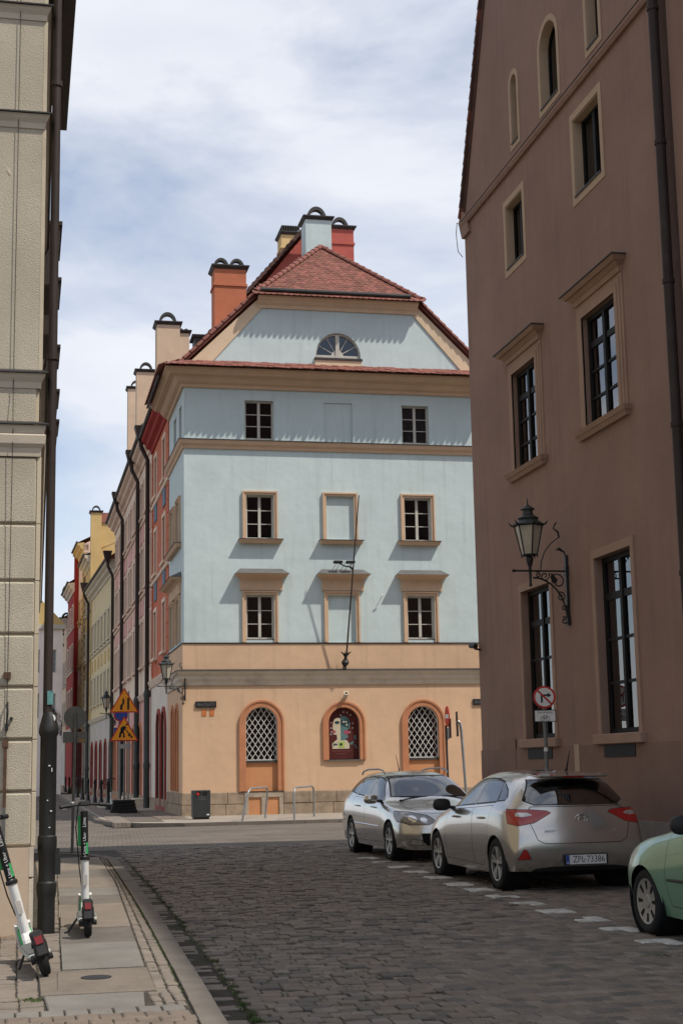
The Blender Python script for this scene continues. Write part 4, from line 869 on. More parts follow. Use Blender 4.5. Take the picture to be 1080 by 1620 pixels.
# ================================================================== row of houses down the side street
def plast(n, c, v=.09): return mat(n, c, .92, v, .8, .1, 50, streak=.06, dirt=tuple(x*.7 for x in c), dirt_amt=.35)
plast('red_plaster', (.52, .145, .075)); plast('pink_plaster', (.66, .36, .31)); plast('cream_wall', (.77, .61, .47)); plast('yellow_plaster', (.66, .545, .33)); plast('gold_plaster', (.56, .40, .17)); plast('white_wall', (.70, .62, .52)); plast('deep_red', (.34, .035, .028)); plast('grey_wall', (.52, .48, .42)); plast('pale_pink', (.84, .75, .70)); plast('rose_wall', (.68, .50, .39)); plast('pale_cream', (.58, .52, .40))
mat('shutter_blue', (.10, .16, .22), .7, .2, 4); mat('door_red', (.26, .045, .03), .7, .2, 3); mat('shop_dark', (.05, .045, .04), .7, .3, 3); mat('drain_green', (.05, .056, .05), .55, .2, 3, metal=.1)
def row_house(name, label, A, B, eave, ridge, wall, trim, floors, cols, ground='white_wall', gz=4.6, ww=1.0, arches=None, arch_m='door_red', panel=None, depth=10.5, pair=False, cornice=None, split=False):
    ax, ay = A; bx, by = B; L_ = math.hypot(bx-ax, by-ay); u = ((bx-ax)/L_, (by-ay)/L_); fr = Fr(A, u, (-u[1], u[0]))
    t = thing(name, label, 'house', (ax, (ay+by)/2, 0))
    holes = []; wins = []
    for c in range(cols):
        uc = L_*(c+.5)/cols
        for (z0, z1) in floors:
            for off in ((-.62, .62) if pair else (0,)): w = (uc+off-ww/2, uc+off+ww/2, z0, z1); wins.append(w); holes.append(rect(*w))
    m = MB(); fr.wall(m, rect(0, L_, gz, eave), holes, 0, .18)
    m.build('upper_wall', wall, t, recalc=False)
    gh_ = []
    if arches:
        for (a, b, z) in arches: gh_.append(arch(a, b, .3, z, 10))
    m = MB(); fr.wall(m, rect(0, L_, 0, gz), gh_, .03, .25); m.build('ground_floor_wall', ground, t, recalc=False)
    for g, (a, b, z) in zip(gh_, arches or ()):
        m = MB(); band(m, fr, arch(a-.16, b+.16, .12, z+.16, 10), arch(a, b, .3, z, 10), .0, .10); m.build('arch_surround', arch_m, t)
        m = MB(); fr.prism(m, g, -.22, -.16); m.build('door', 'shop_dark', t)
    m = MB(); fr.box(m, 0, L_, 0, .55, .0, .09); m.build('plinth', 'plinth_stone', t)
    for w in wins:
        m = MB(); g = .14; band(m, fr, rect(w[0]-g, w[1]+g, w[2]-.02, w[3]+g), rect(w[0], w[1], w[2]-.021, w[3]), 0, .05); m.build('window_surround', trim, t)
        m = MB(); fr.box(m, w[0]-.2, w[1]+.2, w[2]-.12, w[2]-.02, 0, .14); m.build('sill', trim, t)
        m = MB(); d = -.12
        for q in ((w[0], w[0]+.06, w[2], w[3]), (w[1]-.06, w[1], w[2], w[3]), (w[0], w[1], w[3]-.06, w[3]), (w[0], w[1], w[2], w[2]+.06), ((w[0]+w[1])/2-.04, (w[0]+w[1])/2+.04, w[2], w[3]), (w[0], w[1], w[2]+(w[3]-w[2])*.62, w[2]+(w[3]-w[2])*.66)): fr.box(m, *q, d-.05, d)
        wo_ = m.build('window', 'window_paint', t); m = MB(); fr.box(m, w[0], w[1], w[2], w[3], d-.04, d-.034); m.build('pane', 'glass', wo_); m = MB(); fr.box(m, w[0], w[1], w[2], w[3], d-.5, d-.45); m.build('room', 'interior', wo_)
    pth = [fr.P(L_, 0)[:2], fr.P(0, 0)[:2]]
    m = MB(); m.sweep(pth, [(0, gz-.12), (.08, gz-.1), (.16, gz+.08), (.18, gz+.14), (0, gz+.2)]); m.build('string_course', trim, t)
    for (z0, z1) in floors[1:]:
        m = MB(); m.sweep(pth, [(0, z0-.34), (.07, z0-.32), (.09, z0-.22), (0, z0-.18)]); m.build('string_course', trim, t)
    m = MB(); m.sweep(pth, [(0, eave-.62), (.06, eave-.62), (.10, eave-.45), (.26, eave-.36), (.3, eave-.22), (.44, eave-.14), (.48, eave), (0, eave+.06)]); m.build('cornice', cornice or trim, t)
    m = MB(); m.tube([fr.P(0, eave+.06, .52), fr.P(L_, eave+.06, .52)], .08, 8); m.build('eaves_gutter', 'tin', t)
    m = MB(); hw = depth/2; o = [(.56, eave), (-hw, ridge), (-depth, eave)]
    P0 = [fr.P(0, z, d) for d, z in o]; P1 = [fr.P(L_, z, d) for d, z in o]; m.add(P0+P1, [(0, 3, 4, 1), (1, 4, 5, 2)]); m.build('roof', 'roof_tile', t)
    m = MB(); pg = [(0.0, 0.0), (0.0, eave-.05), (-hw, ridge-.12), (-depth, eave-.05), (-depth, 0)]
    for uu in (0.0, L_):
        vs = [fr.P(uu, z, d) for d, z in pg]; m.add(vs, [(0, 1, 2, 3, 4)])
    m.build('party_wall', split or wall, t, recalc=False)
    if panel:
        pm, rows_ = panel
        for c in range(cols):
            uc = L_*(c+.5)/cols
            for (z0, z1) in rows_:
                m = MB(); hwid = (1.15 if pair else ww*.5); fr.box(m, uc-hwid, uc+hwid, z0, z1, 0, .035); m.build('spandrel_panel', pm, t)
    return t, fr, L_
# red house
t, fr, L_ = row_house('town_house', 'orange-red house with blue panels between its windows beside the blue corner house', (5.1, 53.02), (5.1, 60.15), 15.0, 21.9, 'red_plaster', 'cream_wall', [(5.9, 7.7), (9.2, 10.9), (12.3, 13.9)], 2, ground='white_wall', gz=4.9, ww=1.0, arches=((.7, 2.1, 3.7), (2.7, 4.1, 3.7)), panel=('shutter_blue', ((8.15, 8.9), (11.3, 12.0))), cornice='deep_red', split='chim_coral')
for k in range(18):      # banded joints of the red front
    z = 5.3+k*.5; m = MB(); fr.box(m, 0.02, .55, z, z+.46, 0, .03); m.build('quoin_block', 'red_plaster', t); m = MB(); fr.box(m, L_-.5, L_-.02, z, z+.46, 0, .03); m.build('quoin_block', 'red_plaster', t)
a = Vector((4.75, 52.95, 15.35)); b = Vector((10.35, 52.95, 21.95)); n = 34
for k in range(n):
    p = a.lerp(b, k/n); q = a.lerp(b, (k+1.15)/n); m = MB(); m.hexa([p+Vector((0, -.12, -.05)), q+Vector((0, -.12, -.1)), q+Vector((0, .3, -.1)), p+Vector((0, .3, -.05)), p+Vector((-.04, -.12, .1)), q+Vector((-.04, -.12, .02)), q+Vector((-.04, .3, .02)), p+Vector((-.04, .3, .1))]); m.build('verge_tile', 'roof_tile_dark', t)
chimney(t, 11.55, 12.5, 54.6, 55.5, 19.8, 22.62, 'chim_coral', 1, cr=.36)
chimney(t, 5.26, 6.21, 60.0, 60.9, 14.6, 20.05, 'chim_cream', 1, 'plain', cr=.38)
# cream and pink house
t, fr, L_ = row_house('town_house', 'cream house with pink spandrel panels, second house past the corner house', (5.1, 60.2), (5.02, 83.5), 15.3, 22.6, 'cream_wall', 'rose_wall', [(6.0, 7.9), (9.3, 11.1), (12.5, 14.0)], 7, ground='pink_plaster', gz=4.6, ww=.82, pair=True, arches=tuple((1.0+3.3*k, 2.5+3.3*k, 3.5) for k in range(7)), arch_m='terracotta_plaster', panel=('pink_plaster', ((8.2, 8.85), (11.4, 12.1))))
chimney(t, 10.84, 11.7, 61.6, 62.6, 20, 24.9, 'chim_yellow', 1, 'louvre'); chimney(t, 6.57, 7.02, 63.8, 64.5, 15, 20.85, 'chim_cream', 2, 'plain', cr=.14)
chimney(t, 5.29, 6.23, 71.6, 72.4, 15, 21.12, 'chim_cream', 1, 'plain', cr=.33); chimney(t, 5.65, 6.6, 83.0, 83.8, 15, 23.2, 'chim_cream', 1, 'plain', cr=.33)
for (yy, zz) in ((56.5, 16.4), (63.2, 16.3), (70, 16.3), (76, 16.2)):
    m = MB(); m.box(4.98, 5.7, yy, yy+.9, zz-.8, zz); m.hexa([(4.8, yy-.1, zz), (5.9, yy-.1, zz), (5.9, yy+1, zz), (4.8, yy+1, zz), (4.9, yy, zz+.12), (5.9, yy, zz+.2), (5.9, yy+.9, zz+.2), (4.9, yy+.9, zz+.12)]); m.build('dormer', 'tin', t)
# yellow house
t, fr, L_ = row_house('town_house', 'yellow house with white window surrounds, third house past the corner house', (5.02, 83.55), (4.45, 99.4), 13.3, 17.6, 'yellow_plaster', 'pale_cream', [(5.7, 7.4), (9.2, 10.9)], 7, ground='grey_wall', gz=4.7, ww=.9, arches=tuple((.8+3.1*k, 2.0+3.1*k, 3.3) for k in range(5)), panel=('gold_plaster', ((7.9, 8.6),)))
# gold house, taller
t, fr, L_ = row_house('town_house', 'tall gold-yellow house with chimney stack rising above the yellow house', (4.42, 99.45), (4.3, 105.8), 15.8, 18.3, 'gold_plaster', 'pale_cream', [(5.8, 7.6), (9.2, 10.9), (12.4, 13.8)], 2, ground='grey_wall', gz=4.7, ww=1.0)
chimney(t, 4.35, 5.05, 99.3, 100.2, 13, 18.8, 'gold_plaster', 1, 'plain', cr=.3)
m = MB(); m.box(5.052, 6.6, 99.5, 104, 13, 18.05); m.build('attic_storey', 'gold_plaster', t); m = MB(); m.hexa([(4.95, 99.4, 18.05), (6.7, 99.4, 18.05), (6.7, 104.1, 18.05), (4.95, 104.1, 18.05), (5.06, 99.7, 18.75), (6.6, 99.7, 18.75), (6.6, 104, 18.75), (5.06, 104, 18.75)]); m.build('attic_roof', 'roof_tile', t)
# house with banded quoins
t, fr, L_ = row_house('town_house', 'narrow rose house with yellow and dark banded quoins, far down the street', (4.18, 105.9), (4.02, 111.2), 17.6, 20.5, 'rose_wall', 'gold_plaster', [(5.8, 7.6), (9.2, 10.9), (12.4, 13.8)], 2, ground='deep_red', gz=4.6, ww=1.0)
for k in range(22):
    z = 4.9+k*.58; m = MB(); fr.box(m, .0, 1.0, z, z+.44, -.3, .08); m.build('quoin_block', 'gold_plaster', t)
t, fr, L_ = row_house('town_house', 'narrow deep red house far down the side street', (3.72, 111.3), (3.5, 119.5), 15.4, 18.8, 'deep_red', 'white_wall', [(5.8, 7.6), (9.2, 10.9), (12.4, 13.8)], 3, ground='deep_red', gz=4.6, ww=1.0)
chimney(t, 3.7, 4.35, 111.3, 112.2, 14, 17.6, 'deep_red', 1, 'plain', cr=.3)
for (zz, yy) in ((15.6, 118.6), (13.6, 120.4), (12.3, 124)):
    m = MB(); n = 10; m.tube([(3.42+.35*math.cos(math.pi*(q/n*1.5)), yy, zz+.5*math.sin(math.pi*(q/n*1.5))) for q in range(n+1)], .09, 6); m.build('scroll_ornament', 'tin', t)
row_house('town_house', 'beige far house beyond the deep red house in the side street', (3.42, 119.6), (3.2, 131), 13.6, 16.5, 'chim_cream', 'grey_wall', [(5.4, 7.0), (8.6, 10.2)], 4, ground='grey_wall', gz=4.4, ww=1.0)
row_house('town_house', 'yellow far house with gabled roof at the end of the side street', (3.1, 131.2), (2.7, 150), 12.5, 17.5, 'yellow_plaster', 'grey_wall', [(5.4, 7.0), (8.6, 10.2)], 6, ground='grey_wall', gz=4.4, ww=1.0)
# pale house closing the left side of the side street
t = thing('town_house', 'pale pink house on the left side of the far side street', 'house', (0, 104, 0))
FP = Fr((0, 104), (1, 0), (0, -1)); FP2 = Fr((2.72, 0), (0, 1), (1, 0))
pw = [(.2, 1.2, 5.2, 6.9), (1.5, 2.3, 5.2, 6.9), (.2, 1.2, 8.3, 9.9), (1.5, 2.3, 8.3, 9.9)]
m = MB(); FP.wall(m, rect(-6, 2.72, 0, 11.6), [rect(*w) for w in pw], 0, .2); FP2.wall(m, rect(104, 112, 0, 11.6), [rect(105.5+4*k, 106.6+4*k, z, z+1.7) for k in range(2) for z in (5.2, 8.3)], 0, .2); m.build('wall', 'pale_pink', t, recalc=False)  # very pale wall colour stands in for sunlight on this shaded house
for w in pw: window(FP, t, *w, .12, rows=2)
for k in range(2):
    for z in (5.2, 8.3): window(FP2, t, 105.5+4*k, 106.6+4*k, z, z+1.7, .12, rows=2)
m = MB(); FP.prism(m, [(-6, 11.6), (2.9, 11.6), (-1.6, 16.2)], -8, .1); m.build('roof', 'gold_plaster', t); m = MB(); FP.box(m, -6.1, 2.9, 11.3, 11.6, -.1, .2); m.build('cornice', 'grey_wall', t)
# downpipes with hopper heads on the row
for k, (yy, top, lab) in enumerate(((60.12, 15.0, 'thick dark downpipe between the red and the cream house'), (65.4, 15.1, 'dark downpipe on the cream and pink house nearest the red house'), (75.6, 15.1, 'dark downpipe in the middle of the cream and pink house'), (83.4, 13.2, 'dark downpipe between the cream and the yellow house'), (99.5, 13.4, 'thin dark downpipe at the far end of the yellow house'))):
    x = 5.1-.2-(.02*(yy-60)/23 if yy < 84 else .66)
    t = thing('downpipe', lab, 'downpipe', (x, yy, 0.1))
    m = MB(); m.tube([(x-.3, yy, top), (x-.25, yy, top-.35), (x, yy, top-.85), (x, yy, 4.6)], .09, 10); m.build('pipe', 'pipe_brown', t, smooth=True)
    m = MB(); m.lathe([(.09, 4.75), (.12, 4.7), (.14, 4.55), (.115, 4.45), (.115, 1.9), (.14, 1.85), (.14, 1.7), (.12, 1.6), (.12, .1)], 12, o=(x, yy, 0)); m.build('cast_iron_foot', 'drain_green', t, smooth=True)
    m = MB(); m.hexa([(x-.42, yy-.14, top), (x-.16, yy-.14, top), (x-.16, yy+.14, top), (x-.42, yy+.14, top), (x-.55, yy-.28, top+.55), (x-.05, yy-.28, top+.55), (x-.05, yy+.28, top+.55), (x-.55, yy+.28, top+.55)]); m.build('hopper_head', 'pipe_brown', t)
# stone steps in front of the doors
for k, (yy, lab) in enumerate(((62.5, 'worn stone doorstep before the cream house, nearest the road sign'), (68.5, 'worn stone doorstep farther along the cream house'))):
    t = thing('doorstep', lab, 'step', (4.6, yy, .11)); m = MB(); m.box(4.35, 5.05, yy, yy+2.4, .1, .28); m.build('step', 'stone_trim', t, bevel=.02); m = MB(); m.box(4.62, 5.05, yy+.1, yy+2.3, .281, .44); m.build('step', 'stone_trim', t, bevel=.02)

# ================================================================== street furniture
glass_mat('lamp_glass', (.62, .58, .48), .1, .15)
mat('lamp_pane', (.40, .36, .28), .35, .25, 5, spec=.4)
def lantern(name, label, loc, rz, s=1.0, reach=1.0, drop=1.35, group=None):
    """six-sided street lantern standing on a scrolled wall bracket; local +x points away from the wall"""
    t = thing(name, label, 'street lamp', loc, group, local=True); t.rotation_euler = (0, 0, rz); t.scale = (s, s, s)
    m = MB(); m.box(-.0, .05, -.03, .03, -drop*.62, .28); m.box(0, .06, -.05, .05, -.08, .08); m.box(0, .06, -.05, .05, -drop*.62-.05, -drop*.62+.1); m.build('wall_plate', 'iron', t)
    m = MB(); m.tube([(.04, 0, .0), (reach+.28, 0, 0)], .016, 8); m.lathe([(0, 0), (.03, .02), (.03, .05), (0, .08)], 8, o=(reach+.26, 0, 0), ax=(1, 0, 0)); m.build('bracket_arm', 'iron', t)
    arc = [(.05+(reach*.86)*(1-math.cos(R_(90)*q/10)), 0, -drop*.58+drop*.5*math.sin(R_(90)*q/10)) for q in range(11)]; m = MB(); m.tube(arc, .016, 7); m.build('bracket_brace', 'iron', t)
    def spiral(cx, cz, r0, turns, a0, nm='scroll', rad=.01):
        n = 26; p = [(cx+r0*(1-q/n*.8)*math.cos(a0+turns*6.283*q/n), 0, cz+r0*(1-q/n*.8)*math.sin(a0+turns*6.283*q/n)) for q in range(n+1)]; mm = MB(); mm.tube(p, rad, 6); mm.build(nm, 'iron', t)
    spiral(.26*reach+.02, -.19, .17*min(1, reach*1.2), .9, 1.2, rad=.013); spiral(.62*reach, -.09, .085, 1.4, 2.6, rad=.012); spiral(.15, -.45, .085, 1.4, 1.2, rad=.012); spiral(.10, -drop*.6, .07, 1.4, 1.0, rad=.013); spiral(.40*reach+.02, -.10, .06, 1.3, .2, rad=.011); spiral(.10, -.64, .05, 1.4, 2.2, rad=.011); spiral(.80*reach, -.07, .05, 1.3, 1.0, rad=.011)
    m = MB(); m.lathe([(0, -.006), (.06, -.006), (.06, .006), (0, .006)], 6, o=(.26, 0, -.16), ax=(0, 1, 0)); m.lathe([(0, -.006), (.04, -.006), (.04, .006), (0, .006)], 6, o=(.29, 0, -.10), ax=(0, 1, 0)); m.build('leaf', 'iron', t)
    up = [(.72*reach, 0, .02), (.70*reach, 0, .16), (.60*reach, 0, .34), (.44*reach, 0, .48), (.26*reach, 0, .58), (.14, 0, .60)]; m = MB(); m.tube(up, .011, 6); m.tube([(.14, 0, .60), (.16, 0, .70), (.24, 0, .76), (.20, 0, .84), (.16, 0, .88)], [.016, .02, .014, .016, .004], 6); m.tube([(.03, 0, .25), (.06, 0, .34), (.16, 0, .40), (.22, 0, .37)], [.014, .014, .03, .004], 6); m.build('tendril', 'iron', t)
    lx = reach; m = MB(); m.lathe([(.0, -.28), (.035, -.26), (.022, -.22), (.026, -.02), (.03, .0), (.026, .06), (.05, .12), (.07, .2), (.055, .24), (.09, .27)], 10, o=(lx, 0, 0)); m.build('lamp_stem', 'iron', t, smooth=True)
    z0, z1, r0, r1 = .28, .80, .135, .25; m = MB()
    ring = lambda r, z, k: (lx+r*math.cos(R_(60*k+30)), r*math.sin(R_(60*k+30)), z)
    for k in range(6):
        m.tube([ring(r0, z0, k), ring(r1, z1, k)], .013, 6); m.tube([ring(r0, z0, k), ring(r0, z0, k+1)], .014, 6); m.tube([ring(r1, z1, k), ring(r1, z1, k+1)], .018, 6)
        m.tube([ring(r1, z1, k), ring(r1+.06, z1+.02, k), ring(r1+.1, z1+.08, k)], [.02, .018, .004], 5); m.tube([ring(r0, z0, k), ring(r0+.005, z0-.05, k)], [.016, .008], 5)
    fo = m.build('lamp_frame', 'iron', t)
    for k in range(6):
        m = MB(); m.add([ring(r0-.004, z0, k), ring(r0-.004, z0, k+1), ring(r1-.006, z1, k+1), ring(r1-.006, z1, k)], [(0, 1, 2, 3)]); m.build('pane', 'lamp_pane', fo, recalc=False)
    m = MB(); m.lathe([(r1+.03, z1), (r1+.03, z1+.02), (.18, z1+.09), (.16, z1+.12), (.19, z1+.125), (.18, z1+.14), (.1, z1+.19), (.085, z1+.28), (.13, z1+.285), (.125, z1+.30), (.04, z1+.36), (.012, z1+.38), (.012, z1+.44), (0, z1+.52)], 12, o=(lx, 0, 0)); m.build('lamp_roof', mat('lamp_roof', (.03, .035, .033), .5, .3, 5, spec=.4) if 'lamp_roof' not in M else 'lamp_roof', t)
    return t
lantern('wall_lantern', 'large black wrought-iron lantern on scrolled bracket on the brown gabled house', (GX, 22.55, 4.62), math.pi, .92, .70, 1.45)
lantern('wall_lantern', 'black lantern on bracket at the orange corner of the corner house', (5.14, 47.86, 4.22), math.pi, .86, .72, .8)
lantern('wall_lantern', 'black wall lantern just left of the road work signs, half behind them', (4.9, 80.0, 4.6), math.pi, 1.0, .5, .9)
lantern('wall_lantern', 'small far black lantern just right of the cast-iron downpipe foot', (2.74, 103.9, 4.7), math.pi, 1.0, .6, .9)
# security camera on the corner of the brown house
t = thing('security_camera', 'small black security camera on the far corner of the brown gabled house', 'camera', FG.P(27.45, 3.75, .0)); m = MB(); m.tube([FG.P(27.4, 3.74, .0), FG.P(27.4, 3.76, .12)], .02, 6); m.build('mount', 'iron', t); m = MB(); m.lathe([(0, 0), (.05, .0), (.055, .2), (.04, .22), (0, .22)], 10, o=FG.P(27.3, 3.80, .12), ax=(-.2, 1, .15)); m.build('camera_body', 'iron', t, smooth=True)
def worn_letters(t, x0, x1, z, h, y, n):
    """a line of lettering too small and worn to read: short strokes"""
    r2 = random.Random(n); w = (x1-x0)/n; q = MB()
    for k in range(n):
        a = x0+w*k; s = w*.16; q.box(a, a+s, y-.002, y, z, z+h)
        if r2.random() < .7: q.box(a+w*.55, a+w*.55+s, y-.002, y, z, z+h*r2.choice((.5, 1)))
        zz = z+h*r2.choice((.0, .42, .84)); q.box(a+s, a+w*.55, y-.002, y, zz, zz+h*.16)
    o = q.build('lettering', 'sign_grey', t); o['kind'] = 'stuff'
# ---- bollards
def bollard0():
    t = thing('bollard', 'x', 'bollard', (0, 0, 0), 'cast-iron bollards along the side street', local=True)
    m = MB(); m.lathe([(.13, 0), (.13, .06), (.10, .12), (.085, .3), (.065, .34), (.055, .5), (.055, .92), (.075, .95), (.075, 1.0)], 12); m.build('post', 'iron', t, smooth=True, angle=35)
    m = MB(); m.lathe([(.06, 1.001), (.07, 1.03), (.06, 1.1), (.02, 1.15), (0, 1.16)], 12); m.build('cap', 'iron', t, smooth=True); return t
b0_ = bollard0()
bl = [(3.3, 58.2), (3.3, 63.2), (3.3, 68.6), (3.3, 75.6), (3.3, 82.2), (3.32, 90), (3.34, 105.6), (3.36, 115), (3.38, 123), (3.4, 133)]
words = ['nearest', 'second', 'third', 'fourth', 'fifth', 'sixth', 'seventh', 'eighth', 'ninth', 'farthest']
for k, (x, y) in enumerate(bl):
    o = b0_ if k == 0 else copy_tree(b0_); o.location = (x, y, .11)
    o['label'] = ('black cast-iron bollard closest to the road work signs, first of the row' if k == 0 else 'black cast-iron bollard, farthest of the row in the side street' if k == 9 else 'black cast-iron bollard, %s in the row from the road work signs' % words[k])
# ---- road work signs on a weighted stand
mat('sign_orange', (.80, .30, .02), .5, .08, 6); mat('sign_red', (.46, .025, .02), .45, .1, 6); mat('sign_white', (.68, .67, .64), .5, .08, 6); mat('sign_grey', (.16, .165, .16), .55, .15, 6, metal=.3); mat('sign_black', (.012, .012, .012), .5, 0); mat('pole_grey', (.17, .17, .165), .5, .15, 6, metal=.4); mat('rubber', (.02, .019, .018), .9, .2, 8); mat('sign_blue', (.03, .07, .3), .5, .1, 6); mat('galv', (.30, .30, .29), .45, .15, 5, metal=.5)
SX0, SY0 = 3.60, 54.0
st = thing('road_work_stand', 'temporary stand with black weights carrying two orange triangular road work signs', 'sign stand', (SX0, SY0, .11))
m = MB(); m.box(SX0-.46, SX0+.46, SY0-.45, SY0+.45, .12, .24); m.build('weight', 'rubber', st, bevel=.02)
for k in range(3): m = MB(); m.box(SX0-.42+.02*k, SX0+.42-.02*k, SY0-.4, SY0+.4, .245+.11*k, .345+.11*k); m.build('weight', 'rubber', st, bevel=.02)
for dx in (-.16, .16): m = MB(); m.box(SX0+dx-.03, SX0+dx+.03, SY0-.03, SY0+.03, .58, 2.75 if dx < 0 else 4.4); m.build('post', 'galv', st)
def disp(poly, y, th=.012): m = MB(); m.prism([(a, y, b) for a, b in poly], (0, th, 0)); return m
def tri_sign(zc, side, mark):
    h = side*.866; zb = zc-h/3
    def T(k): return [(SX0-side/2*k, zc-h/3*k), (SX0+side/2*k, zc-h/3*k), (SX0, zc+h*2/3*k)]
    disp(T(1.0), SY0-.06).build('sign_plate', 'sign_red', st); disp(T(.86), SY0-.067, .006).build('sign_face', 'sign_orange', st)
    y = SY0-.073
    for p in mark: disp([(SX0+a*side, zb+b*side) for a, b in p], y, .005).build('pictogram', 'sign_black', st)
tri_sign(3.93, 1.04, [[(-.14, .10), (-.06, .10), (-.06, .22), (.0, .32), (.0, .48), (-.06, .48), (-.06, .34), (-.14, .24)], [(.10, .10), (.17, .10), (.17, .50), (.10, .50)]])
man = [[(-.19, .12), (-.12, .12), (-.08, .26), (-.03, .36), (-.1, .4), (-.16, .27)], [(-.04, .12), (.03, .12), (.01, .28), (-.05, .36), (-.09, .3), (-.03, .24)], [(-.12, .36), (-.02, .33), (.08, .46), (.03, .52), (-.08, .5), (-.13, .43)], [(.04, .38), (.07, .4), (.2, .24), (.17, .22)], [(.2, .11), (.32, .11), (.26, .2)], [(.12, .2), (.2, .27), (.24, .2), (.17, .15)], [(.06, .54), (.12, .54), (.12, .60), (.06, .60)]]
tri_sign(2.92, 1.02, man)
m = MB(); m.box(SX0-.2, SX0+.24, SY0-.07, SY0-.055, 2.36, 2.52); m.build('lower_plate', 'galv', st)
# blue no-stopping sign behind the stand
t = thing('round_sign', 'blue and red round no-stopping sign half hidden behind the road work signs', 'sign', (3.85, 57.5, .11)); m = MB(); m.tube([(3.85, 57.5, .1), (3.85, 57.5, 3.9)], .035, 8); m.build('post', 'pole_grey', t); m = MB(); m.lathe([(0, 0), (.28, 0), (.28, .015), (0, .015)], 24, o=(3.72, 57.46, 3.7), ax=(0, -1, 0)); m.build('sign_disc', 'sign_red', t); m = MB(); m.lathe([(0, .016), (.23, .016), (.23, .02), (0, .02)], 24, o=(3.72, 57.46, 3.7), ax=(0, -1, 0)); m.build('sign_face', 'sign_blue', t); m = MB(); m.box(3.45, 3.8, 57.43, 57.45, 2.7, 3.2); m.build('sign_plate', 'sign_blue', t)
# ---- back of a round sign on the left pavement
t = thing('round_sign', 'grey back of a round sign and plate on a thin pole beside the left kerb', 'sign', (.96, 29.0, 0)); sx, sy = .955, 28.2
m = MB(); m.tube([(sx, sy, .05), (sx+.03, sy, 2.62)], .028, 10); m.build('post', 'pole_grey', t, smooth=True)
m = MB(); m.lathe([(0, 0), (.205, 0), (.21, .006), (.21, .018), (0, .018)], 28, o=(sx+.03, sy+.05, 2.56), ax=(0, -1, 0)); m.build('sign_disc', 'sign_grey', t)
m = MB(); m.box(sx-.19, sx+.25, sy+.035, sy+.047, 2.10, 2.30); m.build('sign_plate', 'sign_grey', t); m = MB(); m.box(sx-.0, sx+.06, sy+.02, sy+.035, 2.5, 2.56); m.build('clamp', 'iron', t)
m = MB(); m.box(sx+.1, sx+.2, sy+.028, sy+.034, 2.12, 2.16); m.build('sticker', mat('sticker_orange', (.45, .22, .05), .6, .3, 20), t)
# ---- no right turn sign by the brown house
t = thing('no_right_turn_sign', 'round no-right-turn sign with bicycle exception plate on a grey pole', 'sign', (8.12, 22.6, .09)); sx, sy = 8.12, 22.6; q = math.radians(-12)
rt_ = Vector((math.cos(q), math.sin(q), 0)); nn = Vector((math.sin(q), -math.cos(q), 0)); up_ = Vector((0, 0, 1)); O = Vector((sx, sy, 0))+nn*.05
m = MB(); m.tube([(sx, sy, .08), (sx, sy, 2.78)], .03, 10); m.build('post', 'pole_grey', t, smooth=True)
def SP(a, z, d): return O+rt_*a+up_*z+nn*d
def plate(poly, d0, d1, nm, mm): m = MB(); m.prism([SP(a, b, d0) for a, b in poly], nn*(d1-d0)); return m.build(nm, mm, t)
circ = lambda r, zc, n=32: [(r*math.cos(2*math.pi*k/n), zc+r*math.sin(2*math.pi*k/n)) for k in range(n)]
plate(circ(.178, 2.60), 0, .010, 'sign_disc', 'sign_red'); plate(circ(.146, 2.60), .010, .013, 'sign_face', 'sign_white')
ar = [(-.06, -.085), (-.03, -.085), (-.03, .015), (.05, .015), (.05, -.01), (.11, .03), (.05, .07), (.05, .045), (-.06, .045)]
plate([(a, 2.6+b) for a, b in ar], .013, .0155, 'arrow', 'sign_black')
plate([(-.115, 2.6+.095), (-.095, 2.6+.115), (.115, 2.6-.095), (.095, 2.6-.115)], .0155, .018, 'red_bar', 'sign_red')
plate(rect(-.175, .175, 2.21, 2.40), 0, .01, 'lower_plate', 'sign_black'); plate(rect(-.16, .16, 2.222, 2.388), .01, .013, 'plate_face', 'sign_white')
lettering('lettering', 'Nie dotyczy', .05, 'sign_black', t, SP(0, 2.362, .0135), rt_, up_, .0008)
m = MB()
for cx in (-.042, .042):
    m.tube([SP(cx+.030*math.cos(k*math.pi/8), 2.262+.030*math.sin(k*math.pi/8), .015) for k in range(17)], .003, 5)
for p in (((-.042, 2.262), (-.018, 2.305), (.028, 2.305), (.042, 2.262)), ((-.018, 2.305), (-.0, 2.262), (.028, 2.305)), ((-.042, 2.262), (.0, 2.262)), ((-.018, 2.305), (-.022, 2.318)), ((.028, 2.305), (.024, 2.325), (.036, 2.325))): m.tube([SP(a, b, .015) for a, b in p], .003, 5)
m.build('bicycle_pictogram', 'sign_black', t)
m = MB(); m.lathe([(.0305, 0), (.034, 0), (.034, .06), (.0305, .06)], 10, o=(sx, sy, 1.75)); m.build('sticker', 'sign_white', t)
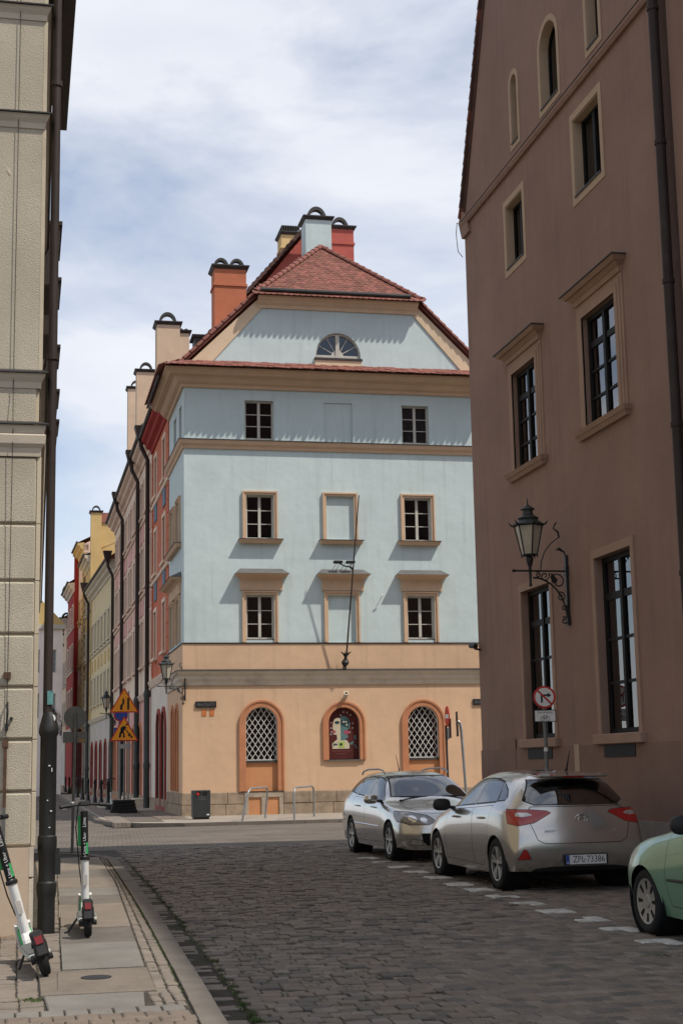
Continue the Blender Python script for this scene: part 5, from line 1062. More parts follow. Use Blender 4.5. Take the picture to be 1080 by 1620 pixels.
# ---- two sign poles beyond the parked cars
t = thing('no_entry_sign', 'red and white round sign seen almost edge-on before the right arched window', 'sign', (12.6, 43.6, .06)); m = MB(); m.tube([(12.55, 43.6, .06), (12.52, 43.6, 2.75)], .035, 8); m.build('post', 'tin', t)
nv = Vector((-.998, .06, 0)); m = MB(); m.lathe([(0, 0), (.31, 0), (.31, .02), (0, .02)], 28, o=(12.58, 43.6, 3.02), ax=nv); m.build('sign_disc', 'sign_red', t); m = MB(); rr = Vector((nv.y, -nv.x, 0)); c = Vector((12.58, 43.6, 3.02))+nv*.021
m.prism([c+rr*a+up_*b for a, b in rect(-.24, .24, -.06, .06)], nv*.004); m.build('sign_bar', 'sign_white', t)
c = Vector((12.56, 43.6, 2.5)); m = MB(); m.prism([c+rr*a+up_*b for a, b in rect(-.25, .25, -.17, .17)], nv*.02); m.build('sign_plate', 'galv', t); c = Vector((12.66, 43.62, 2.75)); m = MB(); m.prism([c+rr*a+up_*b for a, b in rect(-.14, .14, -.38, .2)], nv*.02); m.build('sign_plate', 'tin', t)
t = thing('hooked_sign_pole', 'grey pole bent over at the top with dark sign plate seen edge-on', 'sign', (13.05, 43.6, .06)); m = MB(); m.tube([(13.12, 43.6, .06), (13.0, 43.6, 2.6), (12.97, 43.6, 2.8), (12.92, 43.6, 2.86), (12.86, 43.6, 2.84)], .045, 8); m.build('post', 'galv', t, smooth=True); m = MB(); m.hexa([(12.86, 43.5, 2.42), (12.89, 43.5, 2.42), (12.96, 43.9, 2.42), (12.93, 43.9, 2.42), (12.84, 43.5, 3.16), (12.87, 43.5, 3.16), (12.95, 43.9, 3.16), (12.92, 43.9, 3.16)]); m.build('sign_plate', 'tin', t)
# ---- litter bin
t = thing('litter_bin', 'dark grey litter bin at the corner of the corner house', 'litter bin', (5.33, 45.4, .08)); bz = .10
m = MB(); m.hexa([(5.07, 45.2, bz+.06), (5.59, 45.2, bz+.06), (5.59, 45.65, bz+.06), (5.07, 45.65, bz+.06), (5.06, 45.2, bz+.86), (5.60, 45.2, bz+.86), (5.60, 45.65, bz+.86), (5.06, 45.65, bz+.86)]); m.build('body', mat('bin_grey', (.030, .033, .034), .5, .15, 5, spec=.4), t, bevel=.015)
m = MB(); m.box(5.10, 5.56, 45.23, 45.62, bz, bz+.06); m.build('base', 'iron', t)
for cx, mm in ((5.24, 'sign_red'), (5.43, 'sign_black')): m = MB(); m.lathe([(0, 0), (.07, 0), (.07, .006), (0, .006)], 16, o=(cx, 45.197, bz+.77), ax=(0, -1, 0)); m.build('opening', 'sign_black', t)
m = MB(); m.lathe([(0, 0), (.045, 0), (.045, .006), (0, .006)], 12, o=(5.22, 45.188, bz+.75), ax=(0, -1, 0)); m.build('sticker', 'sign_red', t)
worn_letters(t, 5.24, 5.44, bz+.64, .05, 45.1985, 5); worn_letters(t, 5.24, 5.46, bz+.57, .05, 45.1985, 6); m = MB(); m.box(5.48, 5.56, 45.193, 45.198, bz+.12, bz+.16); m.build('sticker', 'sign_white', t)
# ---- bicycle racks
for k, (a, b, lab, tilt) in enumerate((((6.22, 42.95), (7.2, 44.9), 'leaning steel bicycle rack hoop nearest the litter bin', .12), ((7.78, 43.2), (8.75, 45.2), 'upright steel bicycle rack hoop nearer the silver estate car', 0.0))):
    t = thing('bicycle_rack', lab, 'bicycle rack', ((a[0]+b[0])/2, (a[1]+b[1])/2, .06), 'steel hoop bicycle racks'); A_, B_ = Vector((a[0], a[1], .085)), Vector((b[0], b[1], .10)); d = (B_-A_); p = [A_]
    H_ = .92; off = Vector((tilt*1.6, 0, 0))
    p += [A_+off*.8+Vector((0, 0, H_-.16)), A_+off+d*.03+Vector((0, 0, H_-.05)), A_+off+d*.1+Vector((0, 0, H_)), B_+off*.5-d*.1+Vector((0, 0, H_)), B_+off*.45-d*.03+Vector((0, 0, H_-.05)), B_+off*.4+Vector((0, 0, H_-.16)), B_]
    m = MB(); m.tube(p, .03, 10); m.build('hoop', 'galv', t, smooth=True)
    for P_ in (A_, B_): m = MB(); m.lathe([(.07, 0), (.07, .012), (.03, .014)], 12, o=P_); m.build('foot_plate', 'galv', t)
# ---- flagpole, floodlights, nail, pipe stub and name plates on the corner house
t = thing('flagpole', 'long thin flagpole rising from a black star-shaped holder on the corner house', 'flagpole', (10.35, 47.8, 5.0))
m = MB(); m.tube([(10.36, 47.66, 4.95), (10.70, 46.75, 10.35)], [.03, .018], 8); m.build('pole', 'pipe_brown', t)
m = MB(); m.lathe([(0, -.25), (.06, -.2), (.04, -.14), (.11, -.06), (.13, 0), (.09, .08), (.05, .12), (.04, .3)], 10, o=(10.35, 47.72, 4.95), ax=(.05, -.12, 1)); m.build('holder', 'iron', t, smooth=True)
for k in range(8): a = 2*math.pi*k/8; m = MB(); m.tube([(10.36, 47.68, 5.08), (10.36+.09*math.cos(a), 47.66+.07*math.sin(a), 5.22), (10.36+.2*math.cos(a), 47.64+.14*math.sin(a), 5.3+.03*math.sin(a))], [.014, .02, .004], 5); m.build('leaf', 'iron', t)
m = MB(); m.tube([(10.35, 47.95, 4.86), (10.35, 47.7, 4.8), (10.3, 47.66, 4.74)], .02, 6); m.build('mount', 'iron', t)
t = thing('floodlight', 'pair of small black floodlights above the middle window hood', 'floodlight', (10.35, 47.8, 8.0))
for (x, w) in ((10.0, .3), (10.42, .3)): m = MB(); m.box(x, x+w, 47.55, 47.75, 8.21, 8.30); m.build('lamp_head', 'iron', t, bevel=.02)
m = MB(); m.tube([(10.2, 47.66, 8.22), (10.4, 47.68, 8.12), (10.62, 47.7, 8.1), (10.68, 47.75, 7.95)], .022, 6); m.tube([(10.62, 47.7, 8.2), (10.55, 47.7, 8.1), (10.7, 47.8, 8.0)], .02, 6); m.build('arm', 'iron', t)
for x in (10.02, 10.14, 10.3, 10.45): m = MB(); m.tube([(x+.1, 47.68, 8.22), (x-.02, 47.72, 8.05), (x-.08, 47.78, 7.92)], .007, 5); m.build('cable', 'iron', t)
t = thing('wall_hook', 'small pale wall hook right of the middle first-floor window', 'hook', (11.69, 48, 7.17)); m = MB(); m.tube([(11.69, 48, 7.15), (11.69, 47.8, 7.18)], .012, 6); m.build('shank', 'sign_white', t); m = MB(); m.tube([(11.64, 47.8, 7.16), (11.74, 47.8, 7.2)], .02, 6); m.build('head', 'sign_white', t)
t = thing('vent_stub', 'short grey pipe stub above the painted niche', 'pipe', (10.37, 47.9, 3.8)); m = MB(); m.lathe([(.07, 0), (.07, .2), (.085, .2), (.085, .24), (.05, .24), (.05, .1)], 12, o=(10.37, 47.93, 3.82), ax=(0, -.75, .5)); m.build('pipe', 'stone_trim', t, smooth=True)
for (x0, x1, lab) in ((5.46, 6.13, 'dark street name plate near the litter bin corner of the corner house'), (14.72, 15.4, 'dark street name plate at the right end of the orange ground floor')):
    t = thing('street_name_plate', lab, 'name plate', ((x0+x1)/2, 47.9, 3.6)); m = MB(); FF.box(m, x0, x1, 3.53, 3.73, .06, .10); m.build('plate', 'iron', t, bevel=.005); worn_letters(t, x0+.06, x1-.06, 3.575, .11, 48-.1035, 9)
for x, lab in ((5.74, 'terracotta house number tile, left one under the street name plate'), (5.99, 'terracotta house number tile, right one under the street name plate')):
    m = MB(); FF.box(m, x-.07, x+.07, 3.26, 3.47, .051, .062); o = m.build('number_tile', mat('tile_orange', (.5, .16, .05), .7, .4, 18) if 'tile_orange' not in M else 'tile_orange', None); tag(o, lab, 'tile', 'terracotta number tiles')
# ---- painted board in the niche: a two-toned abstract head in flat cut shapes
mu = thing('painted_panel', 'dark red arched board with a two-toned abstract painted face in the niche', 'painting', (10.31, 48.06, 1.82))
mat('p_cream', (.52, .46, .33), .7, .1, 8); mat('p_teal', (.09, .17, .17), .7, .15, 8); mat('p_dark', (.02, .05, .05), .7, .1, 8); mat('p_pink', (.36, .07, .11), .7, .1, 8); mat('p_green', (.36, .46, .10), .7, .1, 8); mat('p_dot', (.45, .42, .38), .7, .1, 8)
m = MB(); FF.prism(m, arch(9.81, 10.81, 1.83, 3.48), -.058, -.05); m.build('board', 'oxblood', mu)
def S(poly, mm, d, nm='painted_shape'):
    m = MB(); FF.prism(m, [(9.81+a, 1.83+b) for a, b in poly], d-.004, d); m.build(nm, mm, mu)
el = lambda cx, cz, rx, rz, n=14: [(cx+rx*math.cos(2*math.pi*k/n), cz+rz*math.sin(2*math.pi*k/n)) for k in range(n)]
S([(.13, .33), (.70, .33), (.70, .48), (.62, .60), (.46, .64), (.42, .68), (.32, .66), (.2, .56), (.13, .5)], 'p_cream', -.045)
S([(.30, .62), (.41, .62), (.41, 1.33), (.30, 1.33), (.2, 1.28), (.16, 1.15), (.15, .98), (.18, .93), (.16, .80), (.28, .78)], 'p_cream', -.044)
S([(.41, .60), (.56, .60), (.58, .66), (.66, .68), (.66, .76), (.58, .82), (.60, .92), (.70, .98), (.74, 1.15), (.68, 1.3), (.58, 1.38), (.43, 1.39), (.41, .9)], 'p_teal', -.044)
S([(.43, 1.1), (.68, 1.0), (.70, 1.2), (.64, 1.28), (.43, 1.26)], 'p_dark', -.040); S(el(.30, 1.18, .085, .05), 'p_dark', -.040); S(el(.52, 1.2, .035, .03), 'p_dot', -.036); S(el(.6, 1.2, .03, .03), 'p_dot', -.036); S(el(.62, 1.1, .03, .035), 'p_dot', -.036)
S(el(.20, .88, .05, .05), 'p_pink', -.040); S([(.5, .86), (.58, .93), (.66, .91), (.72, .86), (.66, .8), (.58, .79)], 'p_pink', -.040)
S(rect(.34, .54, .37, .56), 'p_green', -.040); S(el(.42, .47, .05, .05), 'p_dark', -.036); S(el(.2, .47, .035, .04), 'p_dark', -.040); S(el(.27, .47, .03, .03), 'p_dark', -.040)
for (a, b) in ((.52, 1.52), (.64, 1.5), (.42, 1.42), (.75, 1.42), (.1, 1.18), (.1, 1.0), (.12, .88), (.09, .8), (.82, 1.15), (.81, 1.0), (.72, .86)): S(el(a, b, .022, .026, 10), 'p_dot', -.044)
for (a, b, w, h) in ((.72, .46, .1, .08), (.8, .52, .06, .05), (.86, .62, .06, .14), (.86, .4, .05, .06), (.9, .34, .05, .05)): S(rect(a, a+w, b, b+h), 'p_teal', -.044)
for (z, w) in ((.24, .62), (.15, .34)): S(rect(.42-w/2, .42+w/2, z, z+.035), mat('p_faint', (.13, .035, .03), .7, .2, 20) if 'p_faint' not in M else 'p_faint', -.048)
# ================================================================== cars
def paint(name, c, metal=.75, rough=.32):
    m = bpy.data.materials.new(name); m.use_nodes = True; t = m.node_tree; N = t.nodes; L = t.links; b = N['Principled BSDF']
    b.inputs['Metallic'].default_value = metal; b.inputs['Roughness'].default_value = rough; b.inputs['Coat Weight'].default_value = 1.0; b.inputs['Coat Roughness'].default_value = .025
    tc = N.new('ShaderNodeTexCoord'); nz = N.new('ShaderNodeTexNoise'); nz.inputs['Scale'].default_value = 3.0; nz.inputs['Detail'].default_value = 8
    rp = N.new('ShaderNodeValToRGB'); rp.color_ramp.elements[0].color = tuple(x*.86 for x in c)+(1,); rp.color_ramp.elements[1].color = tuple(min(1, x*1.08) for x in c)+(1,)
    ge = N.new('ShaderNodeNewGeometry'); mx = N.new('ShaderNodeMix'); mx.data_type = 'RGBA'; mx.inputs[7].default_value = (.015, .015, .015, 1)     # the inside of the shell is dark lining
    ml = N.new('ShaderNodeMath'); ml.operation = 'MULTIPLY_ADD'; ml.inputs[1].default_value = -metal; ml.inputs[2].default_value = metal
    L.new(tc.outputs['Object'], nz.inputs['Vector']); L.new(nz.outputs['Fac'], rp.inputs[0]); L.new(rp.outputs[0], mx.inputs[6]); L.new(ge.outputs['Backfacing'], mx.inputs[0]); L.new(mx.outputs[2], b.inputs['Base Color'])
    L.new(ge.outputs['Backfacing'], ml.inputs[0]); L.new(ml.outputs[0], b.inputs['Metallic'])
    M[name] = m; return m
paint('silver_paint', (.54, .515, .475), .82, .24); paint('estate_paint', (.56, .545, .515), .82, .22); paint('mint_paint', (.17, .33, .215), .3, .3)
glass_mat('car_glass', (.22, .24, .24), .2, .01); mat('tyre', (.014, .014, .014), .85, .15, 20, .2, 60); mat('rim', (.42, .41, .39), .35, .1, 6, metal=.85); mat('hubcap', (.30, .28, .25), .5, .12, 6, metal=.3)
mat('black_plastic', (.014, .014, .014), .55, .1, 8, spec=.35); mat('gap', (.006, .006, .006), .9, 0); mat('seat', (.02, .02, .021), .9, .2, 8); mat('tail_red', (.34, .012, .010), .15, .15, 9, spec=.6, coat=.6); mat('lamp_clear', (.50, .48, .44), .12, .3, 14, metal=.5, spec=.6, coat=.8); mat('lamp_smoke', (.20, .19, .175), .15, .3, 9, metal=.55, spec=.6, coat=.8); mat('chrome', (.6, .6, .6), .12, 0, metal=1.0); mat('plate_white', (.62, .62, .60), .5, .05, 8)
def shrink(poly, w):
    n = len(poly); c = Vector((sum(p[0] for p in poly)/n, sum(p[1] for p in poly)/n)); out = []
    for i in range(n):
        a, b, d = Vector(poly[i-1]), Vector(poly[i]), Vector(poly[(i+1) % n]); e1 = (b-a).normalized(); e2 = (d-b).normalized(); n1 = Vector((-e1.y, e1.x)); n2 = Vector((-e2.y, e2.x))
        if n1.dot(c-b) < 0: n1 = -n1
        if n2.dot(c-b) < 0: n2 = -n2
        out.append(tuple(b+(n1+n2)*(w/max(.3, 1+n1.dot(n2)))))
    return out
def inpoly(p, poly):
    s = 0; n = len(poly)
    for i in range(n):
        (ax, ay), (bx, by) = poly[i], poly[(i+1) % n]; c = (bx-ax)*(p[1]-ay)-(by-ay)*(p[0]-ax)
        if abs(c) < 1e-9: continue
        if s == 0: s = 1 if c > 0 else -1
        elif (c > 0) != (s > 0): return False
    return True
VIEW = {'s': (0, 2), 'f': (1, 2), 't': (0, 1)}
class Shell:
    """car body skin grown from a control cage; outlines are cut into it and become parts"""
    def __init__(s, cage, levels=3):
        st = len(cage); ln = len(cage[0]); vs = [p for row in cage for p in row]; fs = [(i*ln+j, i*ln+j+1, (i+1)*ln+j+1, (i+1)*ln+j) for i in range(st-1) for j in range(ln-1)]
        n0 = len(vs); vs2 = list(vs); idx = {}
        for k, p in enumerate(vs):
            if abs(p[1]) < 1e-6: idx[k] = k
            else: idx[k] = len(vs2); vs2.append((p[0], -p[1], p[2]))
        fs2 = fs+[tuple(idx[k] for k in reversed(f)) for f in fs]
        me = bpy.data.meshes.new('shell'); me.from_pydata(vs2, [], fs2); o = bpy.data.objects.new('shell', me); col.objects.link(o)
        md = o.modifiers.new('s', 'SUBSURF'); md.levels = levels; md.render_levels = levels
        dg = bpy.context.evaluated_depsgraph_get(); me2 = bpy.data.meshes.new_from_object(o.evaluated_get(dg)); bpy.data.objects.remove(o); bpy.data.meshes.remove(me)
        s.bm = bmesh.new(); s.bm.from_mesh(me2); bmesh.ops.recalc_face_normals(s.bm, faces=s.bm.faces)
        cz = sum(f.normal.z*f.calc_area() for f in s.bm.faces if f.calc_center_median().z > 1.0)
        if cz < 0: bmesh.ops.reverse_faces(s.bm, faces=s.bm.faces)
        s.lay = s.bm.faces.layers.int.new('part'); s.names = ['body']
    def cut(s, name, shapes, flt, gap=0.0, gname='gap'):
        """shapes: [(view, convex outline)], every one must hold; flt limits the side of the car"""
        bm = s.bm
        if gap:
            s._cut(gname, shapes, flt); shapes = [(v, shrink(p, gap)) for v, p in shapes]
        s._cut(name, shapes, flt)
    def _cut(s, name, shapes, flt):
        bm = s.bm; reg = None
        for v, poly in shapes:
            a, b = VIEW[v]; lo = (min(p[0] for p in poly)-.09, min(p[1] for p in poly)-.09); hi = (max(p[0] for p in poly)+.09, max(p[1] for p in poly)+.09)
            for i in range(len(poly)):
                p, q = poly[i], poly[(i+1) % len(poly)]; co = [0, 0, 0]; co[a], co[b] = p; no = [0, 0, 0]; no[a], no[b] = q[1]-p[1], -(q[0]-p[0])
                if abs(no[a])+abs(no[b]) < 1e-7: continue
                fs = []
                for f in bm.faces:
                    c = f.calc_center_median()
                    if lo[0] < c[a] < hi[0] and lo[1] < c[b] < hi[1] and flt(c): fs.append(f)
                g = set(fs)
                for f in fs: g.update(f.edges); g.update(f.verts)
                bmesh.ops.bisect_plane(bm, geom=list(g), dist=1e-5, plane_co=co, plane_no=no)
        if name not in s.names: s.names.append(name)
        k = s.names.index(name)
        for f in bm.faces:
            c = f.calc_center_median()
            if flt(c) and all(inpoly((c[VIEW[v][0]], c[VIEW[v][1]]), poly) for v, poly in shapes): f[s.lay] = k
    def hit(s, y, z, front=False):
        from mathutils.bvhtree import BVHTree
        if not hasattr(s, 'bvh'): s.bvh = BVHTree.FromBMesh(s.bm)
        sg = 1 if front else -1; r = s.bvh.ray_cast(Vector((5*sg, y, z)), Vector((-sg, 0, 0))); return r[0].x
    def done(s, parent, mats, skip=('void',)):
        out = {}
        for k, nme in enumerate(s.names):
            if nme in skip: continue
            fs = [f for f in s.bm.faces if f[s.lay] == k]
            if not fs: continue
            ix = {}; vs = []; pf = []
            for f in fs:
                r = []
                for v in f.verts:
                    if v.index not in ix or True:
                        key = v
                        if key not in ix: ix[key] = len(vs); vs.append(tuple(v.co))
                        r.append(ix[key])
                pf.append(r)
            base = nme.split('/')[0]; me = bpy.data.meshes.new(base); me.from_pydata(vs, [], pf)
            for p in me.polygons: p.use_smooth = True
            o = bpy.data.objects.new(base, me); col.objects.link(o); me.materials.append(M[mats.get(nme, mats.get(base, mats['body']))])
            sp = nme.split('/'); par = parent
            o.parent = out[sp[2]] if len(sp) > 2 and sp[2] in out else par
            out[nme] = o; out.setdefault(base, o)
        s.bm.free(); return out
def loc_obj(name, mb, m_, parent, **kw):
    o = mb.build(name, m_, None, **kw); o.parent = parent; return o
def wheel(parent, x, y, r, w, style, side, name='wheel'):
    """tyre and rim, axis along y; side=+1 left of the car"""
    e = bpy.data.objects.new(name, None); col.objects.link(e); e.parent = parent; e.location = (x, y, r)
    rr = r*(.665 if style != 'cap' else .69); h = w/2
    q = MB(); q.lathe([(rr, -h*.85), (rr+.02, -h), (r-.03, -h), (r-.008, -h*.8), (r, -h*.5), (r, h*.5), (r-.008, h*.8), (r-.03, h), (rr+.02, h), (rr, h*.85), (rr-.02, h*.6), (rr-.02, -h*.6)], 36, ax=(0, 1, 0), cap=False); loc_obj('tyre', q, 'tyre', e, smooth=True, angle=50)
    o = side; q = MB()
    if style == 'cap':
        q.lathe([(0, h*.8*o), (.05, h*.82*o), (.06, h*.72*o), (rr*.9, h*.78*o), (rr*1.0, h*.9*o), (rr*1.02, h*.85*o), (rr*1.02, h*.4*o)], 36, ax=(0, 1, 0), cap=False); ro = loc_obj('hubcap', q, 'hubcap', e, smooth=True, angle=30)
        for k in range(8):
            a = 2*math.pi*k/8; q = MB(); ca, sa = math.cos(a), math.sin(a); w2 = .020
            P = lambda rad, t, d: (rad*ca-t*sa, d*o, rad*sa+t*ca)
            q.hexa([P(rr*.52, -w2*.5, h*.745), P(rr*.9, -w2, h*.785), P(rr*.9, w2, h*.785), P(rr*.52, w2*.5, h*.745), P(rr*.52, -w2*.5, h*.80), P(rr*.9, -w2, h*.83), P(rr*.9, w2, h*.83), P(rr*.52, w2*.5, h*.80)]); loc_obj('slot', q, 'gap', ro)
    else:
        q.lathe([(rr*1.01, h*.9*o), (rr*.93, h*.88*o), (rr*.9, h*.6*o), (rr*.88, -h*.2*o), (0, -h*.25*o)], 36, ax=(0, 1, 0), cap=False); q.lathe([(rr*1.01, h*.9*o), (rr*1.02, h*.8*o), (rr*1.0, h*.4*o)], 36, ax=(0, 1, 0), cap=False); rm = loc_obj('rim', q, 'black_plastic', e, smooth=True, angle=30)
        q = MB(); q.lathe([(rr*1.015, h*.86*o), (rr*1.0, h*.94*o), (rr*.94, h*.92*o), (rr*.91, h*.7*o)], 36, ax=(0, 1, 0), cap=False); n = 5
        for k in range(n):
            for dd in (-.17, .17):
                a = 2*math.pi*k/n+math.pi/2; a1 = a+dd; ca, sa = math.cos(a), math.sin(a); c1, s1 = math.cos(a1), math.sin(a1); w0, w1 = .020, .026
                p0 = Vector((rr*.14*ca, 0, rr*.14*sa)); p1 = Vector((rr*.95*c1, 0, rr*.95*s1)); d = (p1-p0).normalized(); t = Vector((-d.z, 0, d.x)); Y0 = Vector((0, h*.55*o, 0)); Y1 = Vector((0, h*.80*o, 0)); Y2 = Vector((0, h*.9*o, 0))
                q.hexa([p0-t*w0+Y0, p1-t*w1+Y0, p1+t*w1+Y0, p0+t*w0+Y0, p0-t*w0*.7+Y1, p1-t*w1*.7+Y2, p1+t*w1*.7+Y2, p0+t*w0*.7+Y1])
        q.lathe([(0, h*.86*o), (.035, h*.86*o), (.045, h*.8*o), (.045, h*.5*o)], 16, ax=(0, 1, 0)); loc_obj('spokes', q, 'rim', e, smooth=True, angle=30)
    return e
def circle(cx, cz, r, n=22): return [(cx+r*math.cos(2*math.pi*k/n), cz+r*math.sin(2*math.pi*k/n)) for k in range(n)]
def left(c): return c.y > .45
def right(c): return c.y < -.45
def mirrory(p): return [(-a, b) for a, b in reversed(p)]
def mirror_shape(parent, x, y, z, s, m_cap):
    e = MB(); o = 1 if y > 0 else -1
    e.hexa([(x-.03, y, z-.02), (x+.05, y, z-.02), (x+.05, y+o*.1, z+.0), (x-.03, y+o*.1, z), (x-.03, y, z+.03), (x+.05, y, z+.03), (x+.05, y+o*.1, z+.04), (x-.03, y+o*.1, z+.04)])
    mo = loc_obj('mirror', e, 'black_plastic', parent, bevel=.008)
    prof = []
    q = MB(); n = 10; rings = []
    for i, (dx, k) in enumerate(((.085, .45), (.06, .85), (0, 1.0), (-.05, .98), (-.06, .9))):
        ring = []
        for j in range(14):
            t = 2*math.pi*j/14; cy = math.copysign(abs(math.cos(t))**.7, math.cos(t)); sz = math.copysign(abs(math.sin(t))**.7, math.sin(t)); ring.append((x+dx, y+o*(.20+.125*k*cy), z+.055+.085*k*sz))
        rings.append(ring)
    q.v = [p for r_ in rings for p in r_]; m_ = 14
    for i in range(len(rings)-1):
        for j in range(m_): q.f.append((i*m_+j, i*m_+(j+1) % m_, (i+1)*m_+(j+1) % m_, (i+1)*m_+j))
    q.f.append(tuple(range(m_))); q.f.append(tuple((len(rings)-1)*m_+j for j in reversed(range(m_))))
    oo = loc_obj('mirror_housing', q, m_cap, None, smooth=True, angle=60); oo.parent = mo
    return mo
def seats(parent, xs, zc=.62):
    for x, ys in xs:
        for y in ys:
            q = MB(); q.box(x-.09, x+.06, y-.24, y+.24, zc-.3, zc+.36); loc_obj('seat', q, 'seat', parent, bevel=.05); q = MB(); q.box(x-.07, x+.04, y-.12, y+.12, zc+.40, zc+.60); loc_obj('headrest', q, 'seat', parent, bevel=.04)
def under(parent, x0, x1, w, z0=.17, z1=.5):
    q = MB(); q.box(x0, x1, -w, w, z0, z1); loc_obj('underbody', q, 'gap', parent, bevel=.03)
def mid(xs, S=(.83, .19), L=(.875, .40), Mm=(.89, .64)):
    return [[(x, S[0], S[1]), (x, L[0], L[1]), (x, Mm[0], Mm[1])] for x in xs]
# ---------------- silver hatchback, seen from behind
cg = [
 [(1.70, .74, .22), (1.82, .72, .22), (1.92, .66, .22), (2.0, .55, .22), (2.05, .42, .22), (2.08, .28, .22), (2.09, .14, .22), (2.10, 0, .22)],
 [(1.66, .80, .24), (1.84, .80, .36), (1.98, .72, .44), (2.08, .58, .46), (2.13, .43, .47), (2.16, .28, .48), (2.17, .14, .48), (2.175, 0, .48)],
 [(1.62, .83, .23), (1.74, .85, .42), (1.84, .82, .58), (1.98, .68, .68), (2.05, .52, .70), (2.10, .34, .71), (2.12, .17, .72), (2.13, 0, .72)],
 [(1.55, .84, .21), (1.58, .87, .42), (1.60, .87, .62), (1.72, .80, .78), (1.80, .66, .82), (1.9, .42, .84), (1.93, .2, .85), (1.95, 0, .85)],
 [(1.27, .84, .20), (1.27, .885, .42), (1.27, .90, .64), (1.27, .85, .87), (1.30, .72, .92), (1.34, .46, .95), (1.36, .22, .965), (1.37, 0, .97)],
 [(.85, .83, .19), (.85, .875, .40), (.85, .89, .64), (.85, .87, .89), (.80, .80, .96), (.92, .58, 1.00), (1.0, .3, 1.015), (1.03, 0, 1.02)],
 [(.45, .83, .19), (.45, .875, .40), (.45, .89, .64), (.45, .875, .91), (.40, .81, .99), (.46, .66, 1.24), (.58, .33, 1.27), (.62, 0, 1.28)],
 [(.0, .83, .19), (.0, .875, .40), (.0, .89, .64), (.0, .875, .93), (-.0, .81, 1.02), (.03, .59, 1.415), (.13, .32, 1.46), (.16, 0, 1.47)],
 [(-.5, .83, .19), (-.5, .875, .40), (-.5, .89, .64), (-.5, .88, .95), (-.5, .81, 1.04), (-.5, .58, 1.445), (-.5, .31, 1.49), (-.5, 0, 1.495)],
 [(-1.1, .83, .19), (-1.1, .88, .40), (-1.1, .895, .66), (-1.1, .885, .97), (-1.1, .81, 1.06), (-1.1, .57, 1.42), (-1.1, .3, 1.475), (-1.1, 0, 1.48)],
 [(-1.45, .83, .21), (-1.5, .88, .42), (-1.52, .895, .68), (-1.58, .87, .98), (-1.60, .80, 1.07), (-1.66, .57, 1.365), (-1.76, .3, 1.425), (-1.79, 0, 1.43)],
 [(-1.72, .83, .24), (-1.78, .865, .42), (-1.80, .875, .68), (-1.86, .84, .94), (-1.88, .78, 1.00), (-1.97, .57, 1.03), (-2.04, .3, 1.045), (-2.06, 0, 1.05)],
 [(-1.85, .82, .25), (-1.93, .85, .40), (-1.98, .85, .60), (-2.02, .80, .82), (-2.05, .71, .84), (-2.10, .5, .84), (-2.14, .25, .84), (-2.15, 0, .84)],
 [(-1.92, .80, .25), (-2.0, .84, .37), (-2.06, .83, .50), (-2.1, .75, .59), (-2.13, .63, .60), (-2.17, .44, .60), (-2.2, .22, .60), (-2.205, 0, .60)],
 [(-1.95, .78, .25), (-2.0, .80, .32), (-2.06, .77, .38), (-2.1, .68, .40), (-2.13, .56, .40), (-2.17, .4, .40), (-2.19, .2, .40), (-2.195, 0, .40)],
 [(-1.9, .74, .24), (-1.95, .72, .25), (-1.98, .68, .25), (-2.02, .6, .25), (-2.05, .5, .25), (-2.08, .36, .25), (-2.1, .18, .25), (-2.1, 0, .25)]]
cg = [[(x, y*1.018, z) for x, y, z in r_] for r_ in cg]
hb = thing('parked_car', 'silver five-door hatchback seen from behind, parked in the middle of the row', 'car', (6.80, 19.92, 0), local=True); hb.rotation_euler = (0, 0, math.pi/2+R_(.6))
sh_ = Shell(cg)
for nm, fl in (('L', left), ('R', right)):
    sh_.cut('void', [('s', circle(1.27, .325, .352))], fl); sh_.cut('void', [('s', circle(-1.38, .325, .352))], fl)
    sh_.cut('door/f'+nm, [('s', [(.78, .29), (.84, .55), (.72, .955), (-.42, 1.005), (-.44, .27)])], fl, .006)
    sh_.cut('door/r'+nm, [('s', [(-.455, .27), (-.435, 1.005), (-1.33, 1.05), (-1.36, .88), (-1.0, .46), (-.93, .27)])], fl, .006)
    sh_.cut('window/f'+nm, [('s', [(.66, .985), (.12, 1.325), (-.15, 1.375), (-.40, 1.39), (-.42, 1.035)])], fl, .022, 'window_trim/'+nm)
    sh_.cut('window/r'+nm, [('s', [(-.44, 1.035), (-.42, 1.39), (-.75, 1.385), (-1.08, 1.34), (-1.27, 1.10), (-1.25, 1.075)])], fl, .022, 'window_trim/'+nm)
    sh_.cut('window/q'+nm, [('s', [(-1.27, 1.085), (-1.12, 1.325), (-1.38, 1.24), (-1.52, 1.15), (-1.50, 1.10)])], fl, .018, 'window_trim/'+nm)
fr_ = lambda c: c.x > .0; re_ = lambda c: c.x < -1.45; rel = lambda c: c.x < -1.45 and c.y > 0; rer = lambda c: c.x < -1.45 and c.y < 0
sh_.cut('windscreen', [('f', [(-.66, 1.04), (.66, 1.04), (.53, 1.40), (-.53, 1.40)])], fr_, .02, 'window_trim/w')
sh_.cut('tailgate', [('f', [(-.50, .585), (.50, .585), (.585, .63), (.69, .93), (.60, 1.035), (-.60, 1.035), (-.69, .93), (-.585, .63)])], re_, .008)
sh_.cut('rear_window', [('f', [(-.55, 1.045), (.55, 1.045), (.665, 1.10), (.655, 1.125), (.50, 1.365), (-.50, 1.365), (-.655, 1.125), (-.665, 1.10)])], re_, .014, 'window_trim/r')
TL = [(.37, .955), (.42, .985), (.60, 1.0), (.98, 1.01), (.98, .87), (.80, .80), (.60, .835)]
tside = [(-1.60, 1.02), (-1.62, 1.0), (-1.80, .84), (-1.84, .78), (-2.4, .78), (-2.4, 1.02)]
